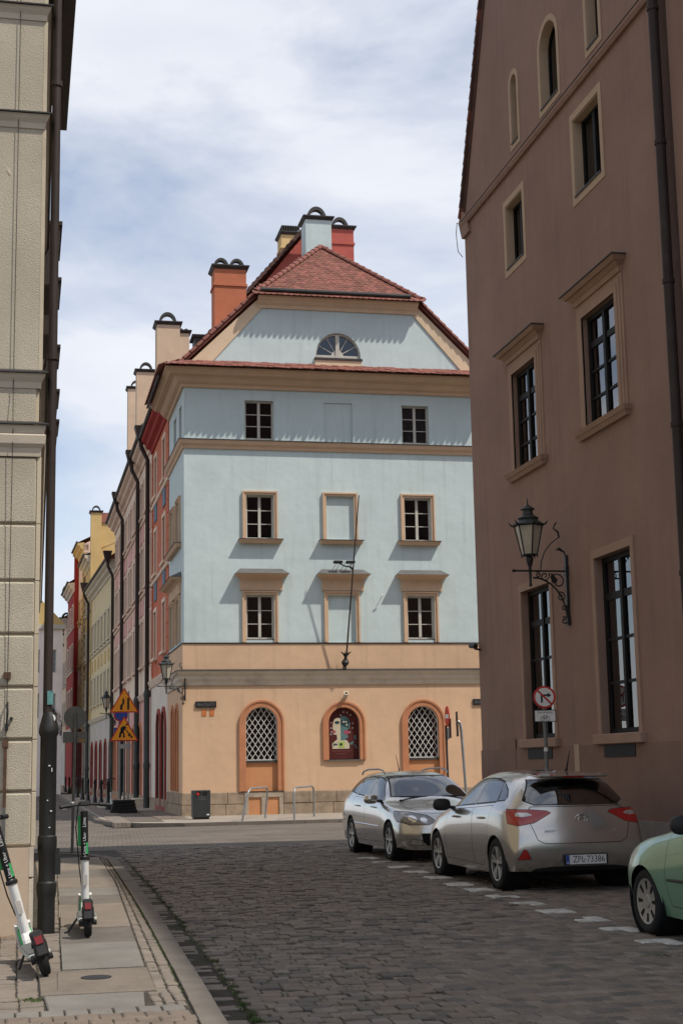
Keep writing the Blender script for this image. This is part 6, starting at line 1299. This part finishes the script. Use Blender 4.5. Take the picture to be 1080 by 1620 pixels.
for nm, fl, p in (('L', rel, TL), ('R', rer, mirrory(TL))):
    sh_.cut('tail_light/'+nm, [('f', p), ('s', tside)], fl, .006)
    cl = [(.60, .935), (.66, .962), (.78, .965), (.80, .92), (.70, .91)]; sh_.cut('lamp_lens/'+nm+'/tail_light/'+nm, [('f', cl if nm == 'L' else mirrory(cl))], fl)
    rf_ = [(.66, .40), (.72, .52), (.76, .52), (.83, .39)]; sh_.cut('reflector/'+nm, [('f', rf_ if nm == 'L' else mirrory(rf_))], fl, .006)
sh_.cut('lower_bumper', [('f', [(-.72, .20), (.72, .20), (.60, .285), (.4, .31), (-.4, .31), (-.60, .285)])], lambda c: c.x < -1.9)
pm = {'body': 'silver_paint', 'gap': 'gap', 'window': 'car_glass', 'window_trim': 'black_plastic', 'windscreen': 'car_glass', 'rear_window': 'car_glass', 'tail_light': 'tail_red', 'lamp_lens': 'lamp_clear', 'reflector': 'tail_red', 'lower_bumper': 'black_plastic', 'headlight': 'lamp_clear', 'grille': 'gap', 'fog_lamp': 'lamp_clear'}
hx = {k: sh_.hit(*k) for k in ((0, .885), (.4, .735), (-.42, .735), (0, .39), (.26, .39), (0, .598))}
parts = sh_.done(hb, pm)
for x in (1.27, -1.38):
    for sd in (1, -1):
        wheel(hb, x, sd*.785, .322, .205, 'spoke', sd)
        q = MB(); q.lathe([(.365, -.24), (.365, .085)], 24, o=(x, sd*.785, .33), ax=(0, sd, 0), cap=False); q.lathe([(0, -.24), (.365, -.24)], 24, o=(x, sd*.785, .33), ax=(0, sd, 0), cap=False); loc_obj('wheel_arch', q, 'gap', hb)
under(hb, -1.9, 1.9, .62, .18, .45); seats(hb, ((.25, (-.36, .36)), (-.75, (-.45, 0, .45))))
for sd in (1, -1): mirror_shape(hb, .62, sd*.80, .965, 1, 'black_plastic')
for x in (.28, -.86):      # handle on each door of the visible side
    for sd in (1, -1):
        q = MB(); q.tube([(x+.1, sd*.895, .86+.012*(x < 0)), (x+.06, sd*.925, .865+.012*(x < 0)), (x-.06, sd*.925, .87+.012*(x < 0)), (x-.1, sd*.898, .87+.012*(x < 0))], [.012, .014, .014, .012], 8); ho = loc_obj('handle', q, 'silver_paint', None, smooth=True); ho.parent = parts.get('door/%s%s' % ('f' if x > 0 else 'r', 'L' if sd > 0 else 'R'), hb)
q = MB(); q.hexa([(-1.62, -.54, 1.425), (-1.62, .54, 1.425), (-1.90, .46, 1.385), (-1.90, -.46, 1.385), (-1.62, -.54, 1.44), (-1.62, .54, 1.44), (-1.92, .46, 1.405), (-1.92, -.46, 1.405)]); loc_obj('roof_spoiler', q, 'silver_paint', hb, bevel=.008)
q = MB(); q.hexa([(-1.905, -.14, 1.386), (-1.905, .14, 1.386), (-1.915, .14, 1.402), (-1.915, -.14, 1.402), (-1.909, -.14, 1.384), (-1.909, .14, 1.384), (-1.923, .14, 1.402), (-1.923, -.14, 1.402)]); loc_obj('brake_light', q, 'tail_red', hb)
q = MB(); q.tube([(-1.35, -.12, 1.47), (-1.38, -.12, 1.50), (-1.50, -.12, 1.72)], [.022, .012, .004], 8); loc_obj('antenna', q, 'black_plastic', hb)
# number plate, badge, model lettering on the tail; rt = to the right seen from behind
rx = (0, -1, 0); uz = (0, 0, 1)
q = MB(); q.box(-2.215, -2.185, -.285, .285, .325, .455); po = loc_obj('number_plate', q, 'black_plastic', hb)
q = MB(); q.box(-2.2185, -2.2152, -.262, .262, .337, .447); o = loc_obj('plate_face', q, 'plate_white', None); o.parent = po
q = MB(); q.box(-2.2195, -2.2187, .218, .262, .337, .447); o = loc_obj('plate_band', q, 'sign_blue', None); o.parent = po
for i, (tx, y, s_) in enumerate((('ZPL', .095, .112), ('73386', -.125, .112))):
    o = lettering('plate_lettering', tx, s_, 'sign_black', None, (-2.2190, y, .392), rx, uz, .0006, sx=.86); o.parent = po
q = MB(); q.box(-2.2195, -2.2187, -.012+.02, .012+.02, .38, .40); o = loc_obj('plate_seal', q, 'hubcap', None); o.parent = po
o = lettering('plate_lettering', 'PL', .03, 'sign_white', None, (-2.2200, .24, .352), rx, uz, .0006); o.parent = po
q = MB(); n = 26; bx = hx[(0, .885)]+.004
q.tube([(bx-.012-.0, .085*math.cos(2*math.pi*k/n), .885+.045*math.sin(2*math.pi*k/n)) for k in range(n+1)], .007, 6, cap=False); q.tube([(bx-.01, .048, .855), (bx-.016, .030, .915)], .008, 6); q.tube([(bx-.01, -.030, .855), (bx-.016, -.048, .915)], .008, 6); q.tube([(bx-.013, .04, .878), (bx-.016, .0, .882), (bx-.013, -.04, .892)], .008, 6); loc_obj('badge', q, 'chrome', hb, smooth=True)
o = lettering('model_lettering', 'HYUNDAI', .042, 'chrome', None, (hx[(.4, .735)]-.004, .40, .735), rx, (-.05, 0, 1), .002); o.parent = hb
o = lettering('model_lettering', 'i30', .055, 'chrome', None, (hx[(-.42, .735)]-.004, -.42, .735), rx, (-.05, 0, 1), .002); o.parent = hb
q = MB(); q.lathe([(0, -.003), (.07, -.003), (.07, .012), (0, .012)], 16, o=(-2.178, 0, .60), ax=(-1, 0, 0)); q.v = [(a, b, .598+(c-.6)*.35) for a, b, c in q.v]; loc_obj('tailgate_latch', q, 'gap', hb)
# ---------------- silver estate, facing the camera
ce = [
 [(1.85, .74, .20), (1.98, .72, .20), (2.10, .66, .20), (2.20, .55, .20), (2.26, .42, .20), (2.30, .28, .20), (2.32, .14, .20), (2.33, 0, .20)],
 [(1.84, .82, .24), (2.0, .81, .34), (2.16, .73, .40), (2.27, .59, .42), (2.33, .44, .43), (2.37, .28, .44), (2.385, .14, .44), (2.39, 0, .44)],
 [(1.80, .85, .23), (1.92, .86, .42), (2.05, .81, .56), (2.18, .68, .62), (2.26, .52, .64), (2.32, .34, .65), (2.35, .17, .66), (2.36, 0, .66)],
 [(1.72, .86, .21), (1.76, .885, .42), (1.80, .88, .62), (1.92, .79, .76), (2.02, .66, .79), (2.12, .42, .81), (2.17, .2, .82), (2.19, 0, .82)],
 [(1.42, .86, .20), (1.42, .90, .42), (1.42, .91, .64), (1.42, .86, .86), (1.44, .73, .91), (1.50, .46, .93), (1.53, .22, .95), (1.54, 0, .955)],
 [(.98, .85, .19), (.98, .89, .40), (.98, .905, .64), (.98, .88, .89), (.93, .80, .95), (1.06, .60, .99), (1.16, .3, 1.01), (1.20, 0, 1.015)],
 [(.55, .85, .19), (.55, .89, .40), (.55, .905, .64), (.55, .885, .91), (.50, .81, .98), (.56, .66, 1.22), (.70, .33, 1.27), (.74, 0, 1.28)],
 [(.1, .85, .19), (.1, .89, .40), (.1, .905, .64), (.1, .885, .92), (.1, .81, 1.0), (.10, .60, 1.40), (.22, .32, 1.45), (.25, 0, 1.46)],
 [(-.5, .85, .19), (-.5, .89, .40), (-.5, .905, .64), (-.5, .885, .94), (-.5, .81, 1.02), (-.5, .59, 1.44), (-.5, .31, 1.485), (-.5, 0, 1.49)],
 [(-1.3, .85, .19), (-1.3, .89, .40), (-1.3, .905, .66), (-1.3, .885, .96), (-1.3, .81, 1.04), (-1.3, .585, 1.43), (-1.3, .3, 1.475), (-1.3, 0, 1.48)],
 [(-1.8, .85, .21), (-1.85, .89, .42), (-1.88, .90, .68), (-1.92, .87, .98), (-1.95, .80, 1.06), (-2.0, .57, 1.38), (-2.06, .3, 1.43), (-2.08, 0, 1.435)],
 [(-2.0, .85, .24), (-2.06, .87, .42), (-2.10, .88, .68), (-2.16, .84, .94), (-2.18, .78, 1.00), (-2.24, .57, 1.03), (-2.28, .3, 1.045), (-2.3, 0, 1.05)],
 [(-2.12, .82, .25), (-2.18, .86, .40), (-2.25, .85, .60), (-2.3, .80, .78), (-2.33, .71, .80), (-2.37, .5, .80), (-2.4, .25, .80), (-2.4, 0, .80)],
 [(-2.16, .8, .25), (-2.24, .83, .36), (-2.3, .80, .48), (-2.35, .72, .54), (-2.38, .62, .55), (-2.41, .44, .55), (-2.43, .22, .55), (-2.43, 0, .55)],
 [(-2.1, .74, .24), (-2.18, .72, .25), (-2.24, .68, .25), (-2.28, .6, .25), (-2.3, .5, .25), (-2.32, .36, .25), (-2.34, .18, .25), (-2.34, 0, .25)]]
ce = [[(x, y*1.015, z) for x, y, z in r_] for r_ in ce]
es = thing('parked_car', 'silver estate car with roof rails facing the camera, farthest in the row', 'car', (6.97, 26.32, 0), local=True); es.rotation_euler = (0, 0, -math.pi/2+R_(.8))
sh_ = Shell(ce)
for nm, fl in (('L', left), ('R', right)):
    sh_.cut('void', [('s', circle(1.42, .33, .36))], fl); sh_.cut('void', [('s', circle(-1.336, .33, .36))], fl)
    sh_.cut('door/f'+nm, [('s', [(.92, .29), (.98, .55), (.84, .95), (-.28, 1.0), (-.30, .27)])], fl, .006)
    sh_.cut('door/r'+nm, [('s', [(-.315, .27), (-.295, 1.0), (-1.22, 1.035), (-1.30, .88), (-.98, .46), (-.90, .27)])], fl, .006)
    sh_.cut('window/f'+nm, [('s', [(.78, .975), (.20, 1.32), (-.05, 1.365), (-.26, 1.38), (-.28, 1.02)])], fl, .020, 'window_trim/'+nm)
    sh_.cut('window/r'+nm, [('s', [(-.30, 1.02), (-.28, 1.38), (-.75, 1.39), (-1.10, 1.38), (-1.16, 1.06)])], fl, .020, 'window_trim/'+nm)
    sh_.cut('window/q'+nm, [('s', [(-1.20, 1.065), (-1.14, 1.375), (-1.6, 1.345), (-1.86, 1.2), (-1.86, 1.12)])], fl, .018, 'window_trim/'+nm)
ff = lambda c: c.x > .9; ffl = lambda c: c.x > .9 and c.y > 0; ffr = lambda c: c.x > .9 and c.y < 0
sh_.cut('windscreen', [('f', [(-.70, 1.035), (.70, 1.035), (.55, 1.40), (-.55, 1.40)])], lambda c: c.x > 0, .02, 'window_trim/w')
sh_.cut('bonnet', [('t', [(1.16, -.68), (1.16, .68), (1.6, .66), (2.02, .50), (2.16, .30), (2.22, .0), (2.16, -.30), (2.02, -.50), (1.6, -.66)])], lambda c: c.z > .72 and c.x > 1.0, .008)
HL = [(.30, .655), (.42, .76), (.66, .815), (.98, .84), (.98, .70), (.72, .60), (.45, .60)]
hs = [(1.50, .86), (1.62, .74), (1.95, .58), (2.5, .58), (2.5, .86)]
for nm, fl, p in (('L', ffl, HL), ('R', ffr, mirrory(HL))):
    sh_.cut('headlight/'+nm, [('f', p), ('s', hs)], fl, .010)
    for k, (cy, cz, r_) in enumerate(((.50, .68, .052), (.66, .70, .06))):
        cp = circle(cy, cz, r_, 12); sh_.cut('lamp_lens/%s%d/headlight/%s' % (nm, k, nm), [('f', cp if nm == 'L' else mirrory(cp)), ('s', hs)], fl)
    fg = [(.52, .27), (.56, .36), (.70, .38), (.72, .29)]; sh_.cut('fog_lamp/'+nm, [('f', fg if nm == 'L' else mirrory(fg))], fl, .006)
sh_.cut('grille', [('f', [(-.46, .27), (.46, .27), (.54, .34), (.56, .47), (-.56, .47), (-.54, .34)])], lambda c: c.x > 1.9)
sh_.cut('upper_grille', [('f', [(-.26, .60), (.26, .60), (.28, .66), (-.28, .66)])], lambda c: c.x > 1.9)
pm2 = dict(pm, body='estate_paint', upper_grille='black_plastic', lamp_lens='chrome', headlight='lamp_smoke')
parts = sh_.done(es, pm2)
for x in (1.42, -1.336):
    for sd in (1, -1):
        wheel(es, x, sd*.80, .328, .21, 'spoke', sd); q = MB(); q.lathe([(.37, -.24), (.37, .085)], 24, o=(x, sd*.80, .335), ax=(0, sd, 0), cap=False); q.lathe([(0, -.24), (.37, -.24)], 24, o=(x, sd*.80, .335), ax=(0, sd, 0), cap=False); loc_obj('wheel_arch', q, 'gap', es)
under(es, -2.1, 2.05, .62, .17, .42); seats(es, ((.32, (-.37, .37)), (-.7, (-.45, 0, .45))))
q = MB(); q.hexa([(.80, -.66, .86), (1.22, -.66, .86), (1.22, .66, .86), (.80, .66, .86), (.55, -.68, .98), (1.18, -.62, 1.0), (1.18, .62, 1.0), (.55, .68, .98)]); loc_obj('dashboard', q, 'seat', es, bevel=.03)
for sd in (1, -1):
    mirror_shape(es, .72, sd*.82, .955, 1, 'estate_paint')
    q = MB(); q.tube([(.05, sd*.585, 1.43), (-.1, sd*.585, 1.49), (-.4, sd*.585, 1.515), (-1.2, sd*.58, 1.51), (-1.6, sd*.575, 1.475), (-1.72, sd*.57, 1.42)], .016, 8); loc_obj('roof_rail', q, 'galv', es, smooth=True)
    for x in (.4, -.78): q = MB(); q.tube([(x+.1, sd*.905, .865), (x+.06, sd*.935, .87), (x-.06, sd*.935, .873), (x-.1, sd*.908, .873)], .013, 8); ho = loc_obj('handle', q, 'estate_paint', None, smooth=True); ho.parent = parts.get('door/%s%s' % ('f' if x > 0 else 'r', 'L' if sd > 0 else 'R'), es)
    q = MB(); q.tube([(.80, sd*.918, .545), (-1.0, sd*.918, .56)], .013, 6); loc_obj('side_strip', q, 'estate_paint', es, smooth=True)
    q = MB(); q.tube([(1.19, sd*.1, 1.025), (1.14, sd*.35, 1.04), (1.06, sd*.6, 1.045)], .012, 6); loc_obj('wiper', q, 'black_plastic', es)
q = MB(); q.tube([(-1.5, .1, 1.47), (-1.53, .1, 1.5), (-1.75, .1, 1.78)], [.02, .01, .004], 6); loc_obj('antenna', q, 'black_plastic', es)
q = MB(); q.box(2.372, 2.40, -.26, .26, .475, .585); po = loc_obj('number_plate', q, 'black_plastic', es, bevel=.004)
q = MB(); q.add([(2.30, 0, .70), (2.275, .055, .755), (2.25, 0, .81), (2.275, -.055, .755), (2.32, 0, .76)], [(0, 1, 4), (1, 2, 4), (2, 3, 4), (3, 0, 4)]); loc_obj('badge', q, 'chrome', es)
q = MB(); q.box(.98, .99, -.62, -.50, 1.06, 1.10); 
# ---------------- mint green small car, only its front quarter in the frame
cm = [[p for p in r_] for r_ in cg]
for i, r_ in enumerate(cm):
    for j, (x, y, z) in enumerate(r_):
        if i <= 5:
            b = {0: 0, 1: .01, 2: .03, 3: .05, 4: .055, 5: .02}[i]
            if j in (1, 2): y += b*.75
            if j == 3: z += b*.6; y += b*.35
            if j >= 3 and i in (2, 3, 4, 5): z -= .02
            if j == 4 and i in (3, 4): z -= .02
        x = x*.96 if x > 0 else x*.9
        r_[j] = (x-.02 if i < 4 else x, y*.965, z*1.0)
gc = thing('parked_car', 'pale green small car cut off by the right edge, nearest in the row', 'car', (6.52, 11.98, 0), local=True); gc.rotation_euler = (0, 0, math.pi/2+R_(.4))
sh_ = Shell(cm)
for nm, fl in (('L', left), ('R', right)):
    sh_.cut('void', [('s', circle(1.22, .30, .325))], fl); sh_.cut('void', [('s', circle(-1.24, .32, .35))], fl)
    sh_.cut('door/f'+nm, [('s', [(.70, .29), (.76, .55), (.66, .94), (-.42, 1.0), (-.44, .27)])], fl, .006)
    sh_.cut('window/f'+nm, [('s', [(.62, .985), (.12, 1.325), (-.15, 1.375), (-.40, 1.39), (-.42, 1.035)])], fl, .022, 'window_trim/'+nm)
    sh_.cut('window/r'+nm, [('s', [(-.44, 1.035), (-.42, 1.39), (-.75, 1.375), (-1.05, 1.32), (-1.2, 1.10)])], fl, .022, 'window_trim/'+nm)
sh_.cut('windscreen', [('f', [(-.63, 1.05), (.63, 1.05), (.52, 1.40), (-.52, 1.40)])], lambda c: c.x > 0, .02, 'window_trim/w')
sh_.cut('bonnet', [('t', [(1.0, -.62), (1.0, .62), (1.5, .60), (1.82, .42), (1.9, 0), (1.82, -.42), (1.5, -.60)])], lambda c: c.z > .7 and c.x > .85, .007)
sh_.cut('rear_window', [('f', [(-.55, 1.06), (.55, 1.06), (.5, 1.34), (-.5, 1.34)])], lambda c: c.x < -1.3, .014, 'window_trim/r')
for nm, fl, p in (('L', ffl, [(.36, .60), (.50, .76), (.74, .78), (.80, .62), (.6, .55)]), ('R', ffr, mirrory([(.36, .60), (.50, .76), (.74, .78), (.80, .62), (.6, .55)]))): sh_.cut('headlight/'+nm, [('f', p)], lambda c, fl=fl: fl(c) and c.x > 1.6, .008)
parts = sh_.done(gc, dict(pm, body='mint_paint'))
for x in (1.22, -1.24):
    for sd in (1, -1):
        wheel(gc, x, sd*.775, .295, .20, 'cap', sd); q = MB(); q.lathe([(.365, -.24), (.365, .085)], 24, o=(x, sd*.78, .325), ax=(0, sd, 0), cap=False); q.lathe([(0, -.24), (.365, -.24)], 24, o=(x, sd*.78, .325), ax=(0, sd, 0), cap=False); loc_obj('wheel_arch', q, 'gap', gc)
for sd in (1, -1):
    q = MB(); q.tube([(-.1, sd*.862, .84), (-.14, sd*.892, .845), (-.26, sd*.892, .85), (-.30, sd*.865, .85)], .013, 8); loc_obj('handle', q, 'mint_paint', gc, smooth=True)
    q = MB(); q.tube([(.72, sd*.872, .52), (-.4, sd*.872, .53)], .014, 6); loc_obj('side_strip', q, 'black_plastic', gc)
under(gc, -1.7, 1.75, .6, .17, .42); seats(gc, ((.2, (-.36, .36)),))
for sd in (1, -1):
    mirror_shape(gc, .26, sd*.70, .96, 1, 'black_plastic'); q = MB(); q.hexa([(1.50, sd*.72, .2), (1.86, sd*.60, .2), (1.86, sd*.5, .2), (1.5, sd*.6, .2), (1.50, sd*.78, .27), (1.90, sd*.66, .27), (1.90, sd*.5, .27), (1.5, sd*.6, .27)]); loc_obj('mud_flap', q, 'black_plastic', gc)

# ================================================================== rental scooters
mat('scooter_white', (.70, .69, .66), .4, .06, 8, coat=.3); mat('scooter_green', (.06, .42, .14), .45, .1, 8); mat('scooter_red', (.16, .008, .008), .25, .15, 9, spec=.5); mat('deck_grip', (.12, .12, .115), .85, .2, 40, .3, 80); mat('scooter_grey', (.40, .42, .38), .5, .1, 8)
def scooter(name, label, loc, rz, lean=0.0, steer=0.0, group=None):
    """rental kick scooter; local x forward"""
    t = thing(name, label, 'scooter', loc, group, local=True); t.rotation_euler = (lean, 0, rz)
    def wh(x, nm, parent=None):
        e = bpy.data.objects.new(nm, None); col.objects.link(e); e.parent = parent or t; e.location = (x, 0, .125)
        q = MB(); q.lathe([(.075, -.026), (.105, -.034), (.12, -.026), (.127, 0), (.12, .026), (.105, .034), (.075, .026)], 28, ax=(0, 1, 0), cap=False); loc_obj('tyre', q, 'tyre', e, smooth=True); q = MB(); q.lathe([(0, -.03), (.06, -.03), (.076, -.024), (.076, .024), (.06, .03), (0, .03)], 20, ax=(0, 1, 0)); loc_obj('hub', q, 'black_plastic', e)
    wh(-.46, 'rear_wheel'); wh(.50, 'front_wheel')
    q = MB(); q.box(-.34, .27, -.088, .088, .115, .165); loc_obj('deck', q, 'scooter_grey', t, bevel=.02); q = MB(); q.box(-.33, .24, -.078, .078, .1655, .171); loc_obj('deck_grip', q, 'deck_grip', t, bevel=.004)
    for s in (1, -1): q = MB(); q.tube([(-.30, s*.055, .14), (-.47, s*.055, .128)], .014, 8); q.lathe([(0, 0), (.022, 0), (.022, .03), (0, .03)], 10, o=(-.46, s*.05, .125), ax=(0, s, 0)); loc_obj('rear_fork', q, 'black_plastic', t)
    q = MB(); n = 12; vs = []
    for k in range(n+1):
        a = R_(160-150*k/n); 
        for (r_, w) in ((.145, -.052), (.165, -.04), (.168, .04), (.145, .052)): vs.append((-.46-r_*math.cos(a-1.2), w, .125+r_*math.sin(a-.25)))
    q.add(vs, [(k*4+j, k*4+j+1, (k+1)*4+j+1, (k+1)*4+j) for k in range(n) for j in range(3)]); loc_obj('rear_mudguard', q, 'black_plastic', t, smooth=True)
    q = MB(); q.hexa([(-.665, -.045, .17), (-.56, -.045, .17), (-.56, .045, .17), (-.665, .045, .17), (-.60, -.045, .335), (-.46, -.045, .335), (-.46, .045, .335), (-.60, .045, .335)]); loc_obj('tail_housing', q, 'black_plastic', t, bevel=.012)
    q = MB(); q.hexa([(-.645, -.028, .255), (-.60, -.028, .255), (-.60, .028, .255), (-.645, .028, .255), (-.618, -.03, .31), (-.58, -.03, .31), (-.58, .03, .31), (-.618, .03, .31)]); loc_obj('tail_light', q, 'scooter_red', t, bevel=.003)
    # front column: neck, white lower tube, black upper tube with battery
    A = Vector((.30, 0, .155)); B = Vector((.385, 0, .58)); 
    base = Vector((.33, 0, .17)); top = Vector((.245, 0, 1.12)); at = lambda k: base.lerp(top, k)
    q = MB(); q.hexa([(.22, -.05, .14), (.42, -.04, .17), (.42, .04, .17), (.22, .05, .14), (.24, -.04, .21), (.40, -.035, .33), (.40, .035, .33), (.24, .04, .21)]); loc_obj('neck', q, 'scooter_white', t, bevel=.015)
    q = MB(); q.tube([at(.02), at(.28), at(.30), at(.50)], [.040, .036, .038, .038], 14); loc_obj('lower_stem', q, 'scooter_white', t, smooth=True)
    q = MB(); q.lathe([(.039, 0), (.048, 0), (.048, .025), (.036, .035)], 14, o=at(.49), ax=top-base); loc_obj('collar', q, 'black_plastic', t)
    q = MB(); q.tube([at(.5), at(.97)], .036, 14); us_ = loc_obj('upper_stem', q, 'black_plastic', t, smooth=True)
    q = MB(); p0, p1 = at(.62), at(.93); q.hexa([p0+Vector((.02, .0, 0)), p0+Vector((.075, 0, 0)), p0+Vector((.075, .062, 0)), p0+Vector((.02, .062, 0)), p1+Vector((.02, 0, 0)), p1+Vector((.085, 0, 0)), p1+Vector((.085, .062, 0)), p1+Vector((.02, .062, 0))]); loc_obj('battery_cover', q, 'scooter_green', t, bevel=.015)
    q = MB(); p0, p1 = at(.55), at(.66); q.hexa([p0+Vector((-.037, -.03, 0)), p0+Vector((.02, -.037, 0)), p0+Vector((.02, -.030, 0)), p0+Vector((-.037, -.012, 0)), p1+Vector((-.037, -.03, 0)), p1+Vector((.02, -.037, 0)), p1+Vector((.02, -.030, 0)), p1+Vector((-.037, -.012, 0))]); loc_obj('green_stripe', q, 'scooter_green', t)
    d = (top-base).normalized()
    for (k, tx, s_) in ((.62, 'On Lime + Uber', .040), (.86, 'Lime', .046)): o = lettering('lettering', tx, s_, 'sticker_white', None, at(k)+Vector((-.0378, 0, 0)), d, (0, 1, 0), .0006); o.parent = us_
    q = MB(); q.box(.255, .262, -.02, .02, .40, .50); q.xform(Matrix.Translation((0.005, 0, 0))); loc_obj('sticker', q, 'p_dot', t)
    # front fork, fender, bell lamp
    for s in (1, -1): q = MB(); q.tube([(.40, s*.05, .31), (.46, s*.052, .25), (.50, s*.055, .125)], .015, 8); loc_obj('front_fork', q, 'scooter_white', t, smooth=True)
    q = MB(); q.tube([(.385, 0, .22), (.40, 0, .36)], .026, 10); loc_obj('fork_crown', q, 'scooter_grey', t); q = MB(); n = 14; vs = []
    for k in range(n+1):
        a = R_(10+165*k/n)
        for (r_, w) in ((.138, -.055), (.155, -.04), (.155, .04), (.138, .055)): vs.append((.50+r_*math.cos(a), w, .125+r_*math.sin(a)))
    q.add(vs, [(k*4+j, k*4+j+1, (k+1)*4+j+1, (k+1)*4+j) for k in range(n) for j in range(3)]); loc_obj('front_mudguard', q, 'scooter_green', t, smooth=True)
    # handlebar (turned by steer)
    h = Vector((.24, 0, 1.14)); c, s_ = math.cos(steer), math.sin(steer); HP = lambda a, b, z: (h.x+a*c-b*s_, h.y+a*s_+b*c, h.z+z)
    q = MB(); q.tube([HP(-.04, -.23, 0), HP(-.01, -.13, .012), HP(0, 0, .018), HP(-.01, .13, .012), HP(-.04, .23, 0)], .013, 8); loc_obj('handlebar', q, 'black_plastic', t, smooth=True)
    for s in (1, -1):
        q = MB(); q.tube([HP(-.026, s*.14, .009), HP(-.043, s*.245, -.002)], .02, 10); loc_obj('grip', q, 'black_plastic', t, smooth=True); q = MB(); q.tube([HP(.0, s*.11, .0), HP(.035, s*.14, -.018), HP(.02, s*.21, -.025)], .006, 6); loc_obj('brake_lever', q, 'galv', t)
    q = MB(); q.hexa([HP(-.05, -.06, 0), HP(.07, -.06, 0), HP(.07, .06, 0), HP(-.05, .06, 0), HP(-.04, -.05, .05), HP(.06, -.05, .035), HP(.06, .05, .035), HP(-.04, .05, .05)]); loc_obj('display', q, 'black_plastic', t, bevel=.012)
    q = MB(); q.lathe([(0, 0), (.022, 0), (.026, .02), (.018, .03), (0, .032)], 12, o=HP(0, .115, .014)); loc_obj('bell', q, 'galv', t, smooth=True)
    q = MB(); q.tube([(.02, .07, .14), (-.02, .17, .01), (-.04, .2, .005)], .011, 6); loc_obj('kickstand', q, 'black_plastic', t)
    q = MB(); q.tube([HP(.03, .05, .0), HP(.05, .07, -.2), (.40, .05, .55), (.40, .03, .38)], .006, 5); loc_obj('brake_cable', q, 'black_plastic', t, smooth=True)
    return t
scooter('rental_scooter', 'white and green rental scooter standing upright on the slabs by the downpipe', (.63, 14.42, ZP+.002), R_(90-1), R_(-1.5), R_(14))
scooter('rental_scooter', 'white and green rental scooter tilted to the left beside the cream house plinth', (.17, 11.93, ZP+.002), R_(90+6), R_(-17), R_(72))
scooter('rental_scooter', 'small far scooter parked behind the bollards by the cream and pink house', (3.75, 62.0, .115), R_(100), R_(-6), R_(20))
